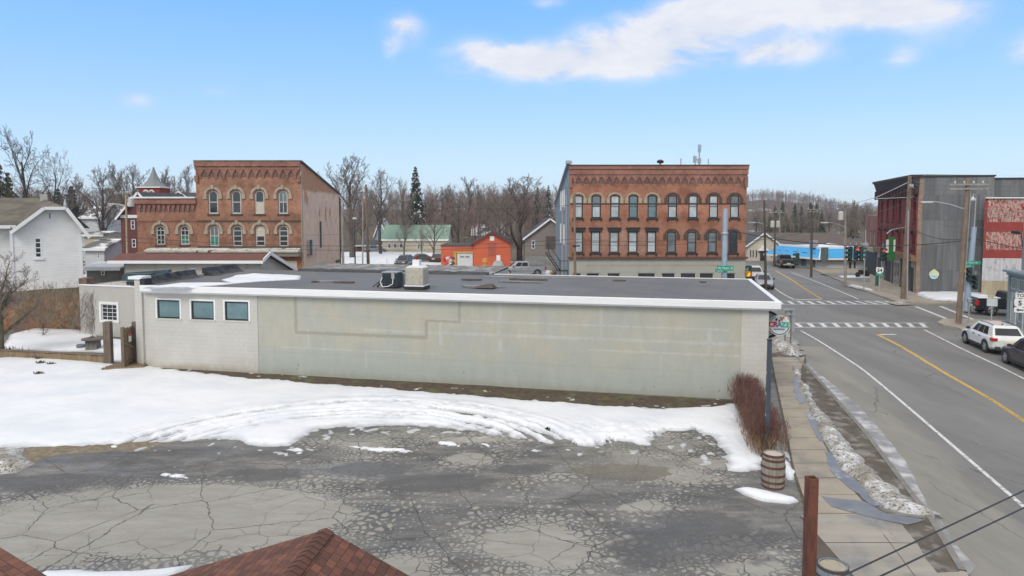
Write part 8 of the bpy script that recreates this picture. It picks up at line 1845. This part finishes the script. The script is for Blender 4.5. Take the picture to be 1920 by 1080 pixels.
# brown shingle roofs
def shingle():
    t = NT('brown_architectural_shingle'); b = t.n('TexBrick'); t.L.new(t.tc.outputs['UV'], b.inputs['Vector']); b.inputs['Scale'].default_value = 1; b.inputs['Brick Width'].default_value = .19; b.inputs['Row Height'].default_value = .145; b.inputs['Mortar Size'].default_value = .006; b.inputs['Mortar Smooth'].default_value = .2; b.offset = .42
    b.inputs['Color1'].default_value = (.195,.078,.048,1); b.inputs['Color2'].default_value = (.10,.044,.032,1); b.inputs['Mortar'].default_value = (.035,.018,.014,1); b.inputs['Bias'].default_value = .1
    c = t.scale(b.outputs[0], t.lin(t.noise(2.5,6,.65),.3,.7,.75,1.25)); c = t.scale(c, t.lin(t.noise(90,2),.3,.7,.8,1.2)); t.base(c); t.rough(.9); t.bump(b.outputs['Fac'], -.6, .01); return t.m
SH = shingle()
def uvquad(name, pts, parent, thick=.05, label=None, origin=None):
    """thick roof slope: pts top outline, first edge = eave direction; uv in metres"""
    p = [Vector(q) for q in pts]; e = (p[1]-p[0]).normalized(); n = e.cross(p[-1]-p[0]).normalized(); 
    if n.z < 0: n = -n
    g = n.cross(e); me = bpy.data.meshes.new(name); N_ = len(p); vs = [tuple(q) for q in p]+[tuple(q-n*thick) for q in p]
    fs = [tuple(range(N_)), tuple(reversed(range(N_,2*N_)))]+[(i,(i+1)%N_,(i+1)%N_+N_,i+N_) for i in range(N_)]
    me.from_pydata(vs, [], fs); uv = me.uv_layers.new(name='UVMap'); o0 = p[0]
    for l in me.loops:
        q = Vector(me.vertices[l.vertex_index].co)-o0; uv.data[l.index].uv = (q.dot(e), q.dot(g))
    me.materials.append(SH); o = bpy.data.objects.new(name, me); COL.objects.link(o); o.parent = parent; return o
Ya = 11.0
ap = P(612,992,Ya); rc = empty('shingled_building', (ap.x, Ya-3, 0), 0, 'brown shingled gable roof with its ridge pointing at the viewer, bottom centre', 'building'); X0 = ap.x; Y0 = Ya-3
RD = Vector((-.10,-1,0)).normalized()      # ridge runs toward the viewer
def L3(v): return (v[0]-X0, v[1]-Y0, v[2])
apv = Vector((ap.x,ap.y,ap.z)); near = apv+RD*9
sl = .52; cr = Vector((-RD.y,RD.x,0))     # to the right
Wr = 2.6; Wl = 3.4
eR0 = apv+cr*Wr-Vector((0,0,Wr*sl)); eR1 = near+cr*Wr-Vector((0,0,Wr*sl)); eL0 = apv-cr*Wl-Vector((0,0,Wl*.34)); eL1 = near-cr*Wl-Vector((0,0,Wl*.34))
uvquad('roof', [L3(eR1),L3(eR0),L3(apv),L3(near)], rc); uvquad('roof', [L3(eL0),L3(eL1),L3(near),L3(apv)], rc)
mb = MB(); k = 60
for i in range(k):
    f0 = i/k*9; c0_ = apv+RD*(f0+.0); c1_ = apv+RD*(f0+.17)
    for s_, sl_ in ((1,sl),(-1,.34)):
        e0_ = c0_+cr*s_*.13-Vector((0,0,.13*sl_)); e1_ = c1_+cr*s_*.13-Vector((0,0,.13*sl_)); up_ = Vector((0,0,.022)); u2 = Vector((0,0,.034))
        mb.quad(L3(c0_+up_),L3(c1_+u2),L3(e1_+u2),L3(e0_+up_))
mb.build('ridge_cap', mat('brown_ridge_shingle',(.115,.05,.034),.9,.3,6), rc)
mb = MB(); mb.bar(L3(apv+Vector((0,.02,-.10))), L3(eR0+Vector((0,.02,-.10))), .03,.14); mb.bar(L3(apv+Vector((0,.02,-.10))), L3(eL0+Vector((0,.02,-.10))), .03,.14); mb.build('bargeboard', mat('dark_brown_board',(.06,.035,.025)), rc)
mb = MB(); g0 = apv+RD*.35-Vector((0,0,.15)); q0 = g0+cr*(Wr-.5); q1 = g0-cr*(Wl-.5); z_ = eR0.z-.05
mb.quad(L3((q1.x,q1.y,0)),L3((q0.x,q0.y,0)),L3((q0.x,q0.y,eR0.z+.15)),L3(tuple(g0)),L3((q1.x,q1.y,eL0.z+.05))); mb.quad(L3((q0.x,q0.y,0)),L3((q0.x+RD.x*8,q0.y-8,0)),L3((q0.x+RD.x*8,q0.y-8,eR0.z+.15)),L3((q0.x,q0.y,eR0.z+.15))); mb.build('wall', M['greywall'], rc)
# second roof at the left corner
Yb = 10.4
a0 = P(-10,1020,Yb); o = empty('shingled_building', (a0.x-2,Yb-3,0), 0, 'corner of another brown shingled roof at the bottom left edge', 'building'); X0, Y0 = a0.x-2, Yb-3
A0 = Vector(a0); B0 = P(95,1084,9.55); B0 = Vector(B0); dv = (B0-A0); A0 = A0-dv*1.2; dirR = Vector((-.35,-1,-.05)).normalized(); B1 = B0+dv*.6
p4 = [B1, B1+dirR*6-Vector((0,0,1.9)), A0+dirR*6-Vector((0,0,1.9))+Vector((-.0,0,0)), A0]
p4 = [A0, B1, B1+Vector((-3.6,-4.2,-.15)), A0+Vector((-3.6,-4.2,-.15))]
uvquad('roof', [L3(q) for q in p4], o, .06)
mb = MB(); mb.box(-3,1.4,-3,2.0,0,1.6); mb.build('wall', M['greywall'], o)
# ---- yard: timber edging, gate, posts, table
eA = G(-90,668,.1); eB = G(197,683,.1); o = empty('timber_edging', tuple(eA), 0, 'long low brown timber retaining edge running to the gate post', 'retaining wall'); d = Vector((eB.x-eA.x, eB.y-eA.y, 0)); hgt = .42
mb = MB(); n = 24
for i in range(n):
    p0 = d*(i/n); p1 = d*((i+.985)/n); f0 = i/n; z1 = hgt+.06*mnoise.noise(Vector((i*.7,0,0)))
    mb.add([tuple(p0),tuple(p1),tuple(p1+Vector((0,.2,0))),tuple(p0+Vector((0,.2,0))),tuple(p0+Vector((0,0,z1))),tuple(p1+Vector((0,0,z1))),tuple(p1+Vector((0,.2,z1))),tuple(p0+Vector((0,.2,z1)))],[(0,1,2,3),(4,5,6,7),(0,1,5,4),(1,2,6,5),(2,3,7,6),(3,0,4,7)])
mb.build('boards', M['gatewood'], o); mb = MB(); mb.bar(Vector((0,.1,hgt+.05)), d+Vector((0,.1,hgt+.05)), .26,.05); mb.build('cap_board', M['postwood'], o)
def gpost(px, pyb, pyt, wd, label):
    b_ = G(px,pyb,.1); zt_ = P(px,pyt,b_.y).z-.1; o = empty('gate_post', tuple(b_), .15, label, 'post'); mb = MB(); mb.box(-wd/2,wd/2,-wd/2,wd/2,-.1,zt_); mb.build('timber', M['postwood'], o, bevel=.02); return o, zt_
o, z1_ = gpost(204.5,683,603,.36,'thick weathered gate post at the end of the timber edging'); gp1 = o.location.copy()
o2_, z2_ = gpost(254,685,603,.19,'slim gate post against the pale building corner'); gp2 = o2_.location.copy()
mb = MB(); mb.tube([(0,0,z1_-.05),(gp2.x-gp1.x,gp2.y-gp1.y,z2_-.05)],.012,4); mb.build('tie_wire', M['galv'], o)
ga = G(252,685,.1); gb_ = G(233,694,.1); o = empty('garden_gate', tuple(ga), atan2(gb_.y-ga.y, gb_.x-ga.x), 'open brown plank gate with a small white and red notice leaning out towards the snow', 'gate'); Lg = (gb_-ga).length*1.05; zg = P(240,613,(ga.y+gb_.y)/2).z-.1
mb = MB(); n = 6
for i in range(n): mb.box(Lg*i/n+.006,Lg*(i+1)/n-.006,-.02,.02,.1,zg-.02*((i*7)%3))
mb.build('planks', M['gatewood'], o)
for z in (.35,zg*.55,zg-.12): mb = MB(); mb.box(0,Lg,.02,.07,z-.06,z+.06); mb.build('rail', M['postwood'], o); 
mb = MB(); mb.bar((.02,.09,zg*.42),(Lg,.09,zg*.66),.10,.03,up=(0,1,0)); mb.build('brace', M['gatewood'], o)
mb = MB(); mb.box(Lg-.12,Lg+.06,-.07,.07,-.05,zg+.08); mb.build('stile', M['postwood'], o)
for s in (-1,1):
    mb = MB(); mb.box(Lg*.35,Lg*.6,min(s*.072,s*.085),max(s*.072,s*.085),zg-.75,zg-.32); nt = mb.build('notice', sgw, o)
    mb = MB(); mb.box(Lg*.35,Lg*.6,min(s*.086,s*.092),max(s*.086,s*.092),zg-.46,zg-.32); mb.build('notice_band', mat('notice_red',(.5,.05,.03)), nt)
b_ = G(243,690,.1); o = empty('threshold_board', (b_.x-.1,b_.y-.1,.24), .3, 'muddy timber boards lying under the open gate', 'boards'); mb = MB()
for i in range(4): mb.box(-1.0+.1*i,.9,-.55+i*.28,-.55+i*.28+.25,-.1,.04+.01*(i%2))
mb.build('planks', M['gatewood'], o)
b_ = G(175,656,.1); o = empty('garden_table', tuple(b_), .1, 'round-topped weathered wooden table with a cracked top in the snowy yard', 'table')
mb = MB(); mb.lathe([(.001,.60),(.56,.60),(.60,.63),(.58,.68),(.001,.70)],20,cap=False); mb.build('tabletop', mat('brown_grey_table_top',(.13,.11,.10),.9,.3,4), o)
mb = MB(); mb.box(-.20,.20,-.18,.18,.12,.70+.06) if False else mb.box(-.30,.30,-.28,.28,-.05,.599); mb.build('pedestal', wood('grey_pedestal_wood',(.17,.155,.14)), o)
mb = MB(); mb.prism([(-.28,.70),(.1,.70),(.0,.86),(-.1,.80)],-.04,.02,'y'); mb.build('broken_slab', mat('brown_slab',(.15,.12,.10)), o)
b_ = G(153,654,.1); o = empty('stone_basin', tuple(b_), 0, 'low grey round basin half sunk in the snow left of the garden table', 'basin'); mb = MB(); mb.lathe([(.22,-.05),(.27,.2),(.24,.26),(.2,.22),(.001,.18)],14,cap=False); mb.build('bowl', mat('blue_grey_stone',(.16,.18,.20)), o)
# colourful clutter by the orange barn
o = empty('yard_drum', tuple(P(910,500,94)[:2])+(0,), 0, 'small orange-yellow drum standing before the orange barn', 'drum'); mb = MB(); mb.lathe([(.3,0),(.32,.5),(.3,1.0),(.45,1.1),(.4,1.6),(.1,1.7)],12); mb.build('drum_body', mat('orange_yellow_drum',(.50,.22,.05)), o)
o = empty('snow_heap_cover', tuple(P(935,512,84)[:2])+(0,), 0, 'rounded cream-white covered heap left of the silver pickup', 'covered heap'); mb = MB(); mb.lathe([(1.5,0),(1.45,.5),(1.0,1.0),(.4,1.2),(.01,1.25)],14); mb.build('cover', mat('cream_cover',(.52,.45,.32),.8,.15,2), o, smooth=True)
for i,(px,c_) in enumerate(((835,(.45,.05,.04)),(842,(.55,.55,.55)),(847,(.05,.06,.10)))):
    p = P(px,500,95); o = empty('yard_junk', (p.x,95,0), i*.7, ['small red upright clutter piece before the orange wing','small white upright clutter piece before the orange wing','small dark upright clutter piece before the orange wing'][i], 'yard clutter'); mb = MB(); R = random.Random(i)
    for k in range(5): mb.cbox((R.uniform(-.3,.3),R.uniform(-.3,.3),.2+k*.35),.35,.3,.3,R.random()*3,R.random(),R.random())
    mb.tube([(0,0,0),(0,0,1.9)],.04,5); mb.build('pieces', mat('clutter_paint_%s'%'abc'[i], c_), o)
o = empty('fire_escape', tuple(P(1050,515,66)), .3, 'dark metal steps at the foot of the blue-grey side wall', 'stairs'); o.location.z = .1; mb = MB()
mb.bar((-1.2,0,4.0),(0,0,2.3),.1,.06); mb.bar((-1.2,.8,4.0),(0,.8,2.3),.1,.06)
for k in range(6): mb.box(-1.2+k*.22,-1.2+k*.22+.2,0,.8,3.95-k*.31,3.99-k*.31)
mb.build('steps', M['black'], o); mb = MB(); mb.bar((-1.2,0,4.9),(0,0,3.2),.05); mb.bar((0,0,3.2),(.9,0,3.2),.05); mb.bar((0,0,0),(0,0,3.2),.06); mb.bar((.9,0,0),(.9,0,3.2),.06); mb.bar((-1.2,0,4.0),(-1.2,0,4.9),.05); mb.build('handrail', M['black'], o); mb = MB(); mb.box(-.1,1.0,0,.9,2.2,2.28); mb.build('landing', M['black'], o)

# ================================================================ air
hm = bpy.data.materials.new('haze_air'); hm.use_nodes = True; nt = hm.node_tree; nt.nodes.clear(); ho_ = nt.nodes.new('ShaderNodeOutputMaterial'); pv = nt.nodes.new('ShaderNodeVolumePrincipled')
pv.inputs['Color'].default_value = (.88,.93,1,1); pv.inputs['Density'].default_value = .0003; pv.inputs['Anisotropy'].default_value = .2; nt.links.new(pv.outputs[0], ho_.inputs['Volume'])
mb = MB(); mb.box(-1050, 1050, -120, 1350, -4, 45); hz = mb.build('haze', hm); tag(hz, 'thin winter haze softening the far hill', kind='stuff')
